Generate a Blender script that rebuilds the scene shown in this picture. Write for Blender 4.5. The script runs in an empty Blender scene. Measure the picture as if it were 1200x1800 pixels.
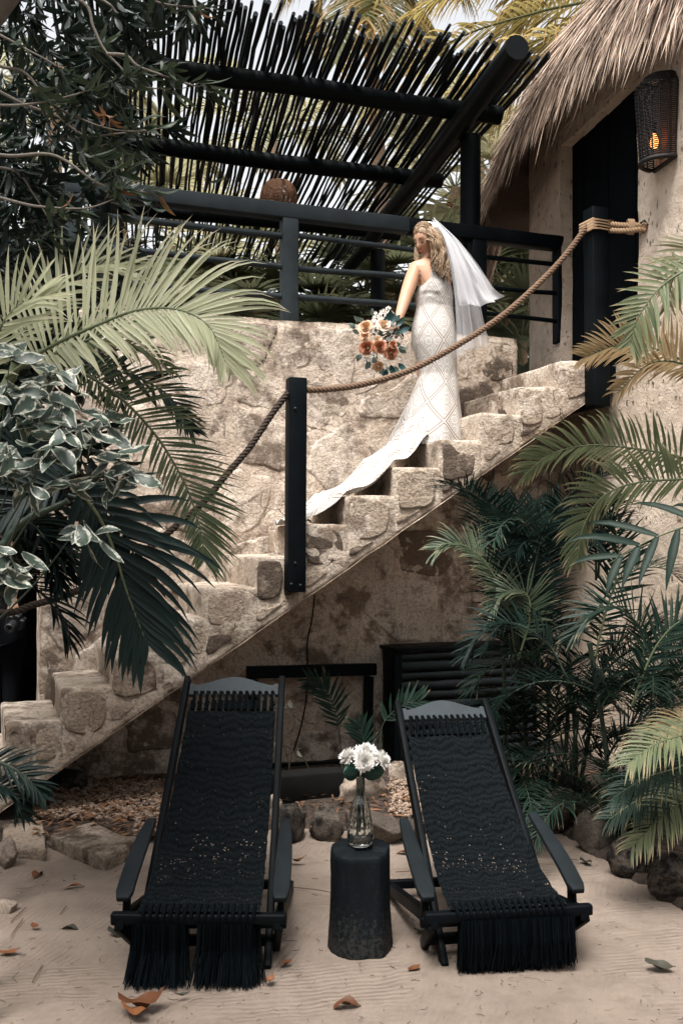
import bpy, bmesh, math, random
from mathutils import Vector, Matrix, noise

R = random.Random(11)
V = Vector
sc = bpy.context.scene
COL = sc.collection
rad = math.radians
U = R.uniform

# ------------------------------------------------------------------ camera, world, sun, exposure
CAM_H = 1.7
FPX, CXP, HYP = 1750.0, 600.0, 950.0
cd = bpy.data.cameras.new('camera')
cam = bpy.data.objects.new('camera', cd)
COL.objects.link(cam)
cam.location = (0, 0, CAM_H)
cam.rotation_euler = (rad(90), 0, 0)
cd.lens = 35.0
cd.sensor_width = 36.0
cd.shift_y = 50.0 / 1800.0
cd.clip_end = 600
cd.clip_start = 0.05
sc.camera = cam

SUN_EL, SUN_AZ = 67, 203         # azimuth of the light's source, clockwise from +Y
world = bpy.data.worlds.new('World')
sc.world = world
world.use_nodes = True
nt = world.node_tree
sky = nt.nodes.new('ShaderNodeTexSky')
sky.sky_type = 'NISHITA'
sky.sun_disc = False
sky.sun_elevation = rad(SUN_EL)
sky.sun_rotation = rad(SUN_AZ)
sky.dust_density = 4.0
sky.air_density = 1.0
hs = nt.nodes.new('ShaderNodeHueSaturation')
hs.inputs['Saturation'].default_value = 0.14     # bright overcast: a pale sky
nt.links.new(sky.outputs[0], hs.inputs['Color'])
nt.links.new(hs.outputs[0], nt.nodes['Background'].inputs['Color'])
nt.nodes['Background'].inputs['Strength'].default_value = 0.15

sd = bpy.data.lights.new('sun', 'SUN')
sd.energy = 4.3
sd.angle = rad(28)
sd.color = (1.0, 0.965, 0.92)
sun = bpy.data.objects.new('sun', sd)
COL.objects.link(sun)
az, el = rad(SUN_AZ), rad(SUN_EL)
sv = V((math.sin(az) * math.cos(el), math.cos(az) * math.cos(el), math.sin(el)))
sun.rotation_euler = sv.to_track_quat('Z', 'Y').to_euler()
sun.location = (0, -5, 20)

vs = sc.view_settings
sc.display_settings.display_device = 'sRGB'
vs.view_transform = 'Standard'
vs.look = 'None'
vs.exposure = 1.1
vs.gamma = 1.0
vs.use_curve_mapping = False
sc.render.engine = 'CYCLES'
sc.cycles.use_denoising = True
sc.cycles.max_bounces = 8
sc.cycles.transparent_max_bounces = 24
sc.cycles.caustics_refractive = True

# ------------------------------------------------------------------ frames of reference of the place
TH = rad(20)
UX, UY = math.cos(TH), math.sin(TH)          # along the stone wall, to the right and away
NX, NY = math.sin(TH), -math.cos(TH)         # out of the wall
WD = 7.6


def wp(s, z, d):
    return V((s * UX + d * NX, WD + s * UY + d * NY, z))


def at(px, py, k):
    return V(((px - CXP) / FPX * k, k, CAM_H + (HYP - py) / FPX * k))


def gnd(px, py, z=0.0):
    k = FPX * (CAM_H - z) / (py - HYP)
    return at(px, py, k)


def onw(px, py, d):
    rx = (px - CXP) / FPX
    k = (WD * NY + d) / (rx * NX + NY)
    return at(px, py, k)


# ------------------------------------------------------------------ mesh helpers
ORG = {}


class G:
    def __init__(s):
        s.v, s.f, s.uv = [], [], []

    def add(s, vv, ff, uv=None):
        b = len(s.v)
        s.v += [V(p) for p in vv]
        s.f += [tuple(b + i for i in f) for f in ff]
        s.uv += list(uv) if uv else [(0, 0)] * len(vv)
        return s

    def tube(s, path, r, n=8, cap=True):
        path = [V(p) for p in path]
        m = len(path)
        if not hasattr(r, '__len__'):
            r = [r] * m
        t = (path[1] - path[0]).normalized()
        a = V((0, 0, 1)) if abs(t.z) < 0.9 else V((1, 0, 0))
        x = t.cross(a).normalized()
        vv, ff = [], []
        for i in range(m):
            t2 = (path[min(i + 1, m - 1)] - path[max(i - 1, 0)])
            t2 = t2.normalized() if t2.length > 1e-9 else t
            x = (x - t2 * x.dot(t2))
            x = x.normalized() if x.length > 1e-6 else t2.orthogonal().normalized()
            y = t2.cross(x)
            for j in range(n):
                q = 2 * math.pi * j / n
                vv.append(path[i] + (x * math.cos(q) + y * math.sin(q)) * r[i])
            t = t2
        for i in range(m - 1):
            for j in range(n):
                k = (j + 1) % n
                ff.append((i * n + j, i * n + k, (i + 1) * n + k, (i + 1) * n + j))
        if cap:
            vv += vv[:n] + vv[(m - 1) * n:m * n]        # own vertices keep the cut ends flat
            ff.append(tuple(m * n + j for j in range(n))[::-1])
            ff.append(tuple((m + 1) * n + j for j in range(n)))
        return s.add(vv, ff)

    def beam(s, a, b, w, h, up=(0, 0, 1), n=1, jit=0.0, taper=1.0):
        a, b = V(a), V(b)
        t = (b - a).normalized()
        u = V(up)
        x = t.cross(u).normalized()
        y = x.cross(t).normalized()
        vv, ff = [], []
        for i in range(n + 1):
            q = i / n
            c = a.lerp(b, q)
            k = 1 + (taper - 1) * q
            for sx, sy in ((-1, -1), (1, -1), (1, 1), (-1, 1)):
                p = c + x * sx * w / 2 * k + y * sy * h / 2 * k
                if jit:
                    p = p + noise.noise_vector(p * 3.1 + V((sx, sy, 0)) * 0.7) * jit
                vv.append(p)
        for i in range(n):
            for j in range(4):
                k = (j + 1) % 4
                ff.append((i * 4 + j, i * 4 + k, (i + 1) * 4 + k, (i + 1) * 4 + j))
        ff.append((3, 2, 1, 0))
        ff.append(tuple(n * 4 + j for j in range(4)))
        return s.add(vv, ff)

    def box(s, lo, hi, M=None):
        vv = [V((x, y, z)) for z in (lo[2], hi[2]) for y in (lo[1], hi[1]) for x in (lo[0], hi[0])]
        if M is not None:
            vv = [M @ p for p in vv]
        return s.add(vv, [(0, 2, 3, 1), (4, 5, 7, 6), (0, 1, 5, 4), (2, 6, 7, 3), (0, 4, 6, 2), (1, 3, 7, 5)])

    def lathe(s, prof, c, n=24, fr=None, capb=True, capt=False):
        c = V(c)
        vv, ff = [], []
        for i, (r, z) in enumerate(prof):
            for j in range(n):
                q = 2 * math.pi * j / n
                rr = fr(r, z, q) if fr else r
                vv.append(c + V((rr * math.cos(q), rr * math.sin(q), z)))
        m = len(prof)
        for i in range(m - 1):
            for j in range(n):
                k = (j + 1) % n
                ff.append((i * n + j, i * n + k, (i + 1) * n + k, (i + 1) * n + j))
        if capb:
            ff.append(tuple(range(n))[::-1])
        if capt:
            ff.append(tuple((m - 1) * n + j for j in range(n)))
        return s.add(vv, ff)

    def grid(s, nx, ny, fn):
        vv, ff, uv = [], [], []
        for j in range(ny + 1):
            for i in range(nx + 1):
                vv.append(fn(i / nx, j / ny))
                uv.append((i / nx, j / ny))
        for j in range(ny):
            for i in range(nx):
                a = j * (nx + 1) + i
                ff.append((a, a + 1, a + nx + 2, a + nx + 1))
        return s.add(vv, ff, uv)

    def mesh(s, name, mat, smooth=True, org=None):
        me = bpy.data.meshes.new(name)
        o = org or V((0, 0, 0))
        me.from_pydata([tuple(p - o) for p in s.v], [], s.f)
        ul = me.uv_layers.new(name='UVMap')
        n = len(me.loops)
        vi = [0] * n
        me.loops.foreach_get('vertex_index', vi)
        flat = [0.0] * (2 * n)
        for i, q in enumerate(vi):
            flat[2 * i], flat[2 * i + 1] = s.uv[q]
        ul.data.foreach_set('uv', flat)
        if mat:
            me.materials.append(mat)
        if smooth:
            me.polygons.foreach_set('use_smooth', [True] * len(me.polygons))
        me.update()
        return me


def tag(o, label=None, cat=None, group=None, kind=None):
    if label: o['label'] = label
    if cat: o['category'] = cat
    if group: o['group'] = group
    if kind: o['kind'] = kind
    return o


def thing(name, label, cat, loc=(0, 0, 0), rz=0.0, group=None):
    o = bpy.data.objects.new(name, None)
    o.empty_display_size = 0.1
    COL.objects.link(o)
    o.location = loc
    o.rotation_euler = (0, 0, rz)
    ORG[o.name] = V(loc) if not rz else V((0, 0, 0))
    return tag(o, label, cat, group)


def put(name, me, parent=None, kind=None, label=None):
    o = bpy.data.objects.new(name, me)
    COL.objects.link(o)
    if parent:
        o.parent = parent
        ORG[o.name] = ORG.get(parent.name, V((0, 0, 0)))
    else:
        ORG[o.name] = V((0, 0, 0))
    return tag(o, label, None, None, kind)


def bevel(o, w, seg=2):
    m = o.modifiers.new('bevel', 'BEVEL')
    m.width = w
    m.segments = seg
    m.limit_method = 'ANGLE'
    m.angle_limit = rad(40)
    return o


def part(name, g, mat, parent, smooth=True, bev=0, kind=None, label=None):
    me = g.mesh(name, mat, smooth, ORG.get(parent.name) if parent else None)
    o = put(name, me, parent, kind, label)
    if bev:
        bevel(o, bev)
    return o


def single(name, label, cat, g, mat, loc, smooth=True, bev=0, group=None, kind=None):
    loc = V(loc)
    o = put(name, g.mesh(name, mat, smooth, loc))
    o.location = loc
    ORG[o.name] = loc
    if bev:
        bevel(o, bev)
    return tag(o, label, cat, group, kind)


def spline(pts, n):
    """Catmull-Rom through pts, n+1 samples."""
    P = [V(p) for p in pts]
    P = [P[0] * 2 - P[1]] + P + [P[-1] * 2 - P[-2]]
    m = len(P) - 3
    out = []
    for i in range(n + 1):
        t = i / n * m
        k = min(int(t), m - 1)
        t -= k
        a, b, c, d = P[k:k + 4]
        out.append(0.5 * ((2 * b) + (c - a) * t + (2 * a - 5 * b + 4 * c - d) * t * t + (3 * b - a - 3 * c + d) * t ** 3))
    return out


def rough_block(pts8, bev=0.02, cuts=4, amp=0.008, fr=9.0):
    """pts8: 4 bottom then 4 top corners; returns G with bevelled, uneven faces."""
    bm = bmesh.new()
    v = [bm.verts.new(p) for p in pts8]
    for f in ((3, 2, 1, 0), (4, 5, 6, 7), (0, 1, 5, 4), (1, 2, 6, 5), (2, 3, 7, 6), (3, 0, 4, 7)):
        bm.faces.new([v[i] for i in f])
    bmesh.ops.recalc_face_normals(bm, faces=bm.faces)
    if bev:
        bmesh.ops.bevel(bm, geom=bm.edges[:], offset=bev, segments=2, profile=0.6, affect='EDGES')
    bmesh.ops.subdivide_edges(bm, edges=[e for e in bm.edges if e.calc_length() > bev * 1.6], cuts=cuts, use_grid_fill=True)
    bm.normal_update()
    for q in bm.verts:
        a = noise.fractal(q.co * fr, 0.8, 2.1, 4) * amp + noise.noise(q.co * fr * 0.35) * amp * 1.3
        q.co += q.normal * a
    g = G()
    bm.verts.index_update()
    g.add([q.co.copy() for q in bm.verts], [[q.index for q in f.verts] for f in bm.faces])
    bm.free()
    return g


def rock(c, size, seed, amp=0.28, sub=3, rz=0.0):
    bm = bmesh.new()
    bmesh.ops.create_icosphere(bm, subdivisions=sub, radius=1.0)
    g = G()
    o = V((seed * 7.3, seed * 3.1, seed * 1.7))
    cr, sr = math.cos(rz), math.sin(rz)
    rr_ = random.Random(seed)
    planes = [(V((rr_.gauss(0, 1), rr_.gauss(0, 1), rr_.gauss(0, 0.8))).normalized(), rr_.uniform(0.42, 0.80)) for _ in range(16)]
    vv = []
    for q in bm.verts:
        p = q.co.copy()
        cell = noise.voronoi(p * 1.3 + o)[0][0]
        m = 1 + noise.fractal(p * 1.1 + o, 0.9, 2.0, 4) * amp + (cell - 0.4) * amp * 0.7
        p *= m
        # flatten towards a blocky form
        f1 = noise.voronoi(p * 2.4 + o)[0]
        p *= 0.93 + 0.30 * (f1[1] - f1[0]) + 0.05 * noise.noise(p * 9 + o)
        for n_, d_ in planes:
            e_ = p.dot(n_) - d_
            if e_ > 0:
                p -= n_ * e_ * 0.88
        p *= 1 + 0.10 * noise.fractal(p * 3.2 + o, 0.75, 2.2, 5)
        p = V((math.copysign(abs(p.x) ** 0.88, p.x), math.copysign(abs(p.y) ** 0.88, p.y), math.copysign(abs(p.z) ** 0.85, p.z)))
        x, y, z = p.x * size[0], p.y * size[1], p.z * size[2]
        vv.append(V(c) + V((x * cr - y * sr, x * sr + y * cr, z)))
    bm.verts.index_update()
    g.add(vv, [[q.index for q in f.verts] for f in bm.faces])
    bm.free()
    return g


# ------------------------------------------------------------------ materials
def newmat(name):
    m = bpy.data.materials.new(name)
    m.use_nodes = True
    t = m.node_tree
    b = t.nodes['Principled BSDF']
    return m, t, b


def N(t, kind, **kw):
    n = t.nodes.new(kind)
    for k, v in kw.items():
        if hasattr(n, k):
            setattr(n, k, v)
        else:
            n.inputs[k].default_value = v
    return n


def ramp(t, src, stops):
    r = t.nodes.new('ShaderNodeValToRGB')
    e = r.color_ramp.elements
    while len(e) < len(stops):
        e.new(0.5)
    for i, (p, c) in enumerate(stops):
        e[i].position = p
        e[i].color = (c, c, c, 1) if not hasattr(c, '__len__') else tuple(c) + (1,)
    t.links.new(src, r.inputs[0])
    return r.outputs[0]


def mix(t, fac, a, b, mode='MIX'):
    n = t.nodes.new('ShaderNodeMix')
    n.data_type = 'RGBA'
    n.blend_type = mode
    for i, x in ((0, fac), (6, a), (7, b)):
        if hasattr(x, 'is_linked') or hasattr(x, 'links'):
            t.links.new(x, n.inputs[i])
        else:
            n.inputs[i].default_value = x if i == 0 else (tuple(x) + (1,) if len(x) == 3 else x)
    return n.outputs[2]


def noise_t(t, co, scale, detail=6, rough=0.6, dist=0.0):
    n = N(t, 'ShaderNodeTexNoise')
    n.inputs['Scale'].default_value = scale
    n.inputs['Detail'].default_value = detail
    n.inputs['Roughness'].default_value = rough
    n.inputs['Distortion'].default_value = dist
    t.links.new(co, n.inputs['Vector'])
    return n.outputs['Fac']


def math_n(t, op, a, b=0.0):
    n = t.nodes.new('ShaderNodeMath')
    n.operation = op
    for i, x in enumerate((a, b)):
        if hasattr(x, 'links'):
            t.links.new(x, n.inputs[i])
        else:
            n.inputs[i].default_value = x
    return n.outputs[0]


def bump(t, b, h, strength, dist):
    n = t.nodes.new('ShaderNodeBump')
    n.inputs['Strength'].default_value = strength
    n.inputs['Distance'].default_value = dist
    t.links.new(h, n.inputs['Height'])
    t.links.new(n.outputs[0], b.inputs['Normal'])
    return n


def pos(t):
    return t.nodes.new('ShaderNodeNewGeometry').outputs['Position']


def stone_mat(name, c1, c2, c3, rnd=0.0, pit=0.5, scale=1.0, bdist=0.012):
    """c1 light plaster, c2 main, c3 dark weathering"""
    m, t, b = newmat(name)
    p = pos(t)
    oi = t.nodes.new('ShaderNodeObjectInfo')
    big = noise_t(t, p, 1.6 * scale, 7, 0.62, 0.4)
    mid = noise_t(t, p, 7 * scale, 8, 0.68)
    fine = noise_t(t, p, 46 * scale, 6, 0.7)
    col = mix(t, ramp(t, big, [(0.36, 0), (0.62, 1)]), c2, c1)
    pat = math_n(t, 'ADD', math_n(t, 'MULTIPLY', mid, 0.65), math_n(t, 'MULTIPLY', big, 0.35))
    if rnd:
        pat = math_n(t, 'ADD', pat, math_n(t, 'MULTIPLY', math_n(t, 'SUBTRACT', oi.outputs['Random'], 0.5), rnd))
    col = mix(t, ramp(t, pat, [(0.48, 0), (0.585, 1)]), col, c3)
    col = mix(t, ramp(t, fine, [(0.40, 0.45), (0.52, 0)]), col, [x * 0.6 for x in c3])
    sp = N(t, 'ShaderNodeTexVoronoi', feature='DISTANCE_TO_EDGE')
    sp.inputs['Scale'].default_value = 3.4 * scale
    sp.inputs['Randomness'].default_value = 1.0
    nd = t.nodes.new('ShaderNodeMixRGB')
    nd.inputs[0].default_value = 0.16
    t.links.new(p, nd.inputs[1])
    nz = N(t, 'ShaderNodeTexNoise')
    nz.inputs['Scale'].default_value = 5 * scale
    nz.inputs['Detail'].default_value = 5
    t.links.new(p, nz.inputs['Vector'])
    t.links.new(nz.outputs['Color'], nd.inputs[2])
    t.links.new(nd.outputs[0], sp.inputs['Vector'])
    crack = ramp(t, sp.outputs['Distance'], [(0.0, 1), (0.011, 0)])
    crm = math_n(t, 'MULTIPLY', crack, ramp(t, noise_t(t, p, 2.3 * scale, 3), [(0.53, 0), (0.66, 1)]))
    col = mix(t, math_n(t, 'MULTIPLY', crm, 0.6), col, [x * 0.4 for x in c3])
    t.links.new(col, b.inputs['Base Color'])
    b.inputs['Roughness'].default_value = 0.92
    b.inputs['Specular IOR Level'].default_value = 0.2
    vo = N(t, 'ShaderNodeTexVoronoi')
    vo.inputs['Scale'].default_value = 32 * scale
    t.links.new(p, vo.inputs['Vector'])
    pits = ramp(t, vo.outputs['Distance'], [(0.0, 0), (0.3, 1)])
    h = math_n(t, 'ADD', math_n(t, 'MULTIPLY', mid, 1.7), math_n(t, 'MULTIPLY', fine, 0.8))
    h = math_n(t, 'ADD', h, math_n(t, 'MULTIPLY', pits, pit * 0.4))
    h = math_n(t, 'SUBTRACT', h, math_n(t, 'MULTIPLY', crm, 0.8))
    bump(t, b, h, 0.9, bdist)
    return m


M_MORTAR = stone_mat('lime mortar', (0.69, 0.585, 0.485), (0.50, 0.40, 0.315), (0.23, 0.172, 0.13), bdist=0.017)
M_STONE = stone_mat('rubble limestone', (0.69, 0.60, 0.51), (0.47, 0.38, 0.305), (0.18, 0.135, 0.103), rnd=0.17, bdist=0.018)
M_STEP = stone_mat('step limestone', (0.68, 0.59, 0.495), (0.50, 0.405, 0.32), (0.225, 0.17, 0.128), bdist=0.026)
M_STEPSTONE = stone_mat('weathered step stone', (0.50, 0.405, 0.32), (0.34, 0.265, 0.20), (0.115, 0.086, 0.066), rnd=0.36, bdist=0.03)
M_ROCK = stone_mat('bed rock', (0.17, 0.14, 0.115), (0.085, 0.07, 0.057), (0.022, 0.019, 0.017), rnd=0.25, scale=2.2, bdist=0.015)
M_PALEROCK = stone_mat('pale rock', (0.46, 0.38, 0.31), (0.34, 0.27, 0.215), (0.15, 0.115, 0.09), rnd=0.2, scale=2.2, bdist=0.012)


def stucco_mat():
    m, t, b = newmat('pitted stucco')
    p = pos(t)
    big = noise_t(t, p, 1.1, 5)
    mid = noise_t(t, p, 9, 7, 0.65)
    fine = noise_t(t, p, 70, 5, 0.65)
    col = mix(t, ramp(t, big, [(0.35, 0), (0.65, 1)]), (0.55, 0.435, 0.335), (0.66, 0.555, 0.455))
    vo = N(t, 'ShaderNodeTexVoronoi')
    vo.inputs['Scale'].default_value = 13
    mp = t.nodes.new('ShaderNodeMapping')
    mp.inputs['Scale'].default_value = (1.5, 1.5, 0.8)
    t.links.new(p, mp.inputs[0])
    t.links.new(mp.outputs[0], vo.inputs['Vector'])
    vn = math_n(t, 'ADD', vo.outputs['Distance'], math_n(t, 'MULTIPLY', math_n(t, 'SUBTRACT', mid, 0.5), 0.55))
    pit = ramp(t, vn, [(0.12, 1), (0.24, 0)])
    pit = math_n(t, 'MULTIPLY', pit, ramp(t, noise_t(t, p, 5, 3), [(0.42, 0), (0.55, 1)]))
    col = mix(t, math_n(t, 'MULTIPLY', pit, 0.7), col, (0.16, 0.105, 0.07))
    col = mix(t, ramp(t, mid, [(0.35, 0.35), (0.55, 0)]), col, (0.30, 0.215, 0.15))
    t.links.new(col, b.inputs['Base Color'])
    b.inputs['Roughness'].default_value = 0.93
    b.inputs['Specular IOR Level'].default_value = 0.15
    h = math_n(t, 'ADD', math_n(t, 'MULTIPLY', mid, 1.1), math_n(t, 'MULTIPLY', fine, 0.4))
    h = math_n(t, 'SUBTRACT', h, math_n(t, 'MULTIPLY', pit, 0.9))
    bump(t, b, h, 1.0, 0.028)
    return m


M_STUCCO = stucco_mat()


def paint_mat(name, c, rough=0.5, grain=0.5, worn=(0.06, 0.055, 0.05), wear=0.35, spec=0.35, foot=0.0):
    m, t, b = newmat(name)
    p = pos(t)
    n1 = noise_t(t, p, 6, 6, 0.6)
    n2 = noise_t(t, p, 90, 4, 0.6)
    col = mix(t, ramp(t, n1, [(0.3, 0), (0.7, 1)]), c, [x * 1.7 for x in c])
    w = math_n(t, 'MULTIPLY', ramp(t, noise_t(t, p, 38, 7, 0.75), [(0.66, 0), (0.74, 1)]), wear)
    if foot:
        sz = t.nodes.new('ShaderNodeSeparateXYZ')
        t.links.new(p, sz.inputs[0])
        lowz = ramp(t, sz.outputs[2], [(0.0, 1), (foot, 0)])
        chips = ramp(t, math_n(t, 'ADD', noise_t(t, p, 60, 7, 0.8), math_n(t, 'MULTIPLY', lowz, 0.16)), [(0.60, 0), (0.66, 0.8)])
        w = math_n(t, 'MAXIMUM', w, chips)
    col = mix(t, w, col, worn)
    t.links.new(col, b.inputs['Base Color'])
    r = math_n(t, 'ADD', math_n(t, 'MULTIPLY', n1, 0.3), rough - 0.15)
    t.links.new(r, b.inputs['Roughness'])
    b.inputs['Specular IOR Level'].default_value = spec
    bump(t, b, math_n(t, 'ADD', n1, math_n(t, 'MULTIPLY', n2, 0.4)), grain, 0.004)
    return m


M_BLACK = paint_mat('black painted wood', (0.0019, 0.0030, 0.0038), spec=0.075, worn=(0.03, 0.028, 0.026))
M_CREST = paint_mat('grey black crest board', (0.024, 0.030, 0.034), rough=0.6, spec=0.2)
M_RAIL = paint_mat('weathered black timber', (0.014, 0.0185, 0.021), rough=0.6, spec=0.16)
M_STICK = paint_mat('dark pole bark', (0.006, 0.008, 0.0095), rough=0.65, wear=0.2, spec=0.15)
M_CORD = paint_mat('black cotton cord', (0.0020, 0.0032, 0.0040), rough=0.9, wear=0.0, spec=0.04)
M_STUMP = paint_mat('charred stump', (0.004, 0.006, 0.0075), rough=0.65, grain=1.0, worn=(0.036, 0.034, 0.031), wear=0.3, spec=0.12, foot=0.30)
M_DARK = paint_mat('dark timber and passage shade', (0.0025, 0.0035, 0.0045), rough=0.9, spec=0.04, wear=0.0)


def plain(name, c, rough=0.7, spec=0.3, var=0.25, scale=30, bd=0.003, sub=0.0):
    m, t, b = newmat(name)
    p = pos(t)
    n1 = noise_t(t, p, scale, 5)
    col = mix(t, n1, [x * (1 - var) for x in c], [min(1, x * (1 + var)) for x in c])
    t.links.new(col, b.inputs['Base Color'])
    b.inputs['Roughness'].default_value = rough
    b.inputs['Specular IOR Level'].default_value = spec
    if sub:
        b.inputs['Subsurface Weight'].default_value = sub
        b.inputs['Subsurface Radius'].default_value = (0.02, 0.008, 0.004)
        b.inputs['Subsurface Scale'].default_value = 0.4
    if bd:
        bump(t, b, n1, 0.5, bd)
    return m


def leaf_mat(name, c1, c2, trans=0.3, rough=0.45, spec=0.22, tip=None, tipw=0.3, tc=None, obj=False):
    """colour varies leaf to leaf; UV.x runs along the leaf, UV.y across"""
    m, t, b = newmat(name)
    if obj:
        rnd = t.nodes.new('ShaderNodeObjectInfo').outputs['Random']
    else:
        rnd = t.nodes.new('ShaderNodeNewGeometry').outputs['Random Per Island']
    p = pos(t)
    n1 = noise_t(t, p, 14, 3)
    f = math_n(t, 'ADD', math_n(t, 'MULTIPLY', rnd, 0.7), math_n(t, 'MULTIPLY', n1, 0.35))
    col = mix(t, f, c1, c2)
    if tip:
        uv = t.nodes.new('ShaderNodeUVMap')
        sx = t.nodes.new('ShaderNodeSeparateXYZ')
        t.links.new(uv.outputs[0], sx.inputs[0])
        q = math_n(t, 'ADD', sx.outputs[0], math_n(t, 'MULTIPLY', math_n(t, 'SUBTRACT', rnd, 0.5), 0.5))
        col = mix(t, ramp(t, q, [(1 - tipw, 0), (1.0, 0.9)]), col, tip)
    t.links.new(col, b.inputs['Base Color'])
    b.inputs['Roughness'].default_value = rough
    b.inputs['Specular IOR Level'].default_value = spec
    if trans:
        tr = t.nodes.new('ShaderNodeBsdfTranslucent')
        c = mix(t, 0.5, col, tc or [min(1, 2.2 * x) for x in c2])
        t.links.new(c, tr.inputs[0])
        ms = t.nodes.new('ShaderNodeMixShader')
        ms.inputs[0].default_value = trans
        t.links.new(b.outputs[0], ms.inputs[1])
        t.links.new(tr.outputs[0], ms.inputs[2])
        t.links.new(ms.outputs[0], t.nodes['Material Output'].inputs[0])
    return m


L_PALE = leaf_mat('pale palm leaf', (0.33, 0.35, 0.21), (0.54, 0.54, 0.37), 0.36, tip=(0.52, 0.46, 0.33), tipw=0.25)  # sky light on the fronds is put into both pale leaf colours
L_PALE_O = leaf_mat('pale palm leaflet', (0.33, 0.35, 0.21), (0.54, 0.54, 0.37), 0.36, tip=(0.42, 0.36, 0.24), tipw=0.25, obj=True)
L_MID_O = leaf_mat('green palm leaflet', (0.042, 0.075, 0.040), (0.11, 0.13, 0.065), 0.22, tip=(0.24, 0.18, 0.10), tipw=0.2, obj=True)
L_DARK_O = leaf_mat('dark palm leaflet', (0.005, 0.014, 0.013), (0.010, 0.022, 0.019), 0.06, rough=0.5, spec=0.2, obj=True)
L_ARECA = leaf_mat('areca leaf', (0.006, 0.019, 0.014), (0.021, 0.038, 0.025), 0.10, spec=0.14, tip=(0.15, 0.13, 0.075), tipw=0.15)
L_ARECA_DK = leaf_mat('shaded areca leaf', (0.003, 0.009, 0.008), (0.0075, 0.017, 0.013), 0.05, spec=0.10)  # shade put into this areca colour, sunlight into the sunlit copies
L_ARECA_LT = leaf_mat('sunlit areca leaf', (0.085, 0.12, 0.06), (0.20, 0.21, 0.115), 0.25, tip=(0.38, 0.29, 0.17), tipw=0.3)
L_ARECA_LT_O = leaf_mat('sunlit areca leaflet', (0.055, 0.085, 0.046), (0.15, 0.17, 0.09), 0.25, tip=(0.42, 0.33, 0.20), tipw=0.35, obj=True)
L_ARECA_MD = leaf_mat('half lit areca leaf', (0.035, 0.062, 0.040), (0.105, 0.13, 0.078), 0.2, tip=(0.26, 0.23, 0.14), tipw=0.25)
M_ARM = paint_mat('dark grey arm paint', (0.0085, 0.0115, 0.0135), rough=0.6, spec=0.14)
L_TAN = leaf_mat('drying palm leaf', (0.21, 0.17, 0.085), (0.40, 0.29, 0.165), 0.25, tip=(0.45, 0.31, 0.18), tipw=0.3)
L_COCO = leaf_mat('coconut leaf', (0.045, 0.065, 0.025), (0.13, 0.125, 0.05), 0.5, tip=(0.40, 0.23, 0.085), tipw=0.55, tc=(0.62, 0.47, 0.17))
L_FAN = leaf_mat('fan palm leaf', (0.030, 0.048, 0.030), (0.10, 0.105, 0.058), 0.35, tip=(0.22, 0.19, 0.11), tipw=0.25)
L_BGPALE = leaf_mat('hazy palm leaf', (0.13, 0.135, 0.08), (0.30, 0.28, 0.17), 0.4, tip=(0.36, 0.28, 0.16), tipw=0.3)  # haze put into the leaf colour as a paler tone
L_RUST = leaf_mat('rust palm leaf', (0.13, 0.052, 0.022), (0.24, 0.10, 0.045), 0.3)
L_TREE = leaf_mat('glossy tree leaf', (0.006, 0.013, 0.010), (0.015, 0.026, 0.018), 0.10, rough=0.4, spec=0.25)
L_TREE_O = leaf_mat('glossy tree leaf single', (0.008, 0.017, 0.012), (0.055, 0.075, 0.042), 0.16, rough=0.4, spec=0.3, obj=True)
L_TREE_BR = leaf_mat('withered tree leaf', (0.12, 0.055, 0.025), (0.22, 0.11, 0.05), 0.2, obj=True)
L_DRY = leaf_mat('fallen leaf', (0.085, 0.035, 0.017), (0.22, 0.085, 0.035), 0.0, rough=0.5, obj=True)
L_DRY_GR = leaf_mat('fallen grey leaf', (0.035, 0.035, 0.028), (0.06, 0.055, 0.04), 0.0, rough=0.5, obj=True)
L_CORDY = leaf_mat('cordyline leaf', (0.035, 0.035, 0.038), (0.075, 0.07, 0.072), 0.1, rough=0.4)
M_BARK = plain('grey branch bark', (0.19, 0.165, 0.14), 0.9, var=0.4, scale=40)
M_PTRUNK = plain('palm trunk bark', (0.26, 0.18, 0.125), 0.9, var=0.5, scale=25, bd=0.01)
M_STEM = plain('green palm stem', (0.10, 0.12, 0.06), 0.5, var=0.35, scale=22)
M_STEMDK = plain('dark palm stem', (0.03, 0.045, 0.03), 0.5, var=0.35, scale=22)


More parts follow.
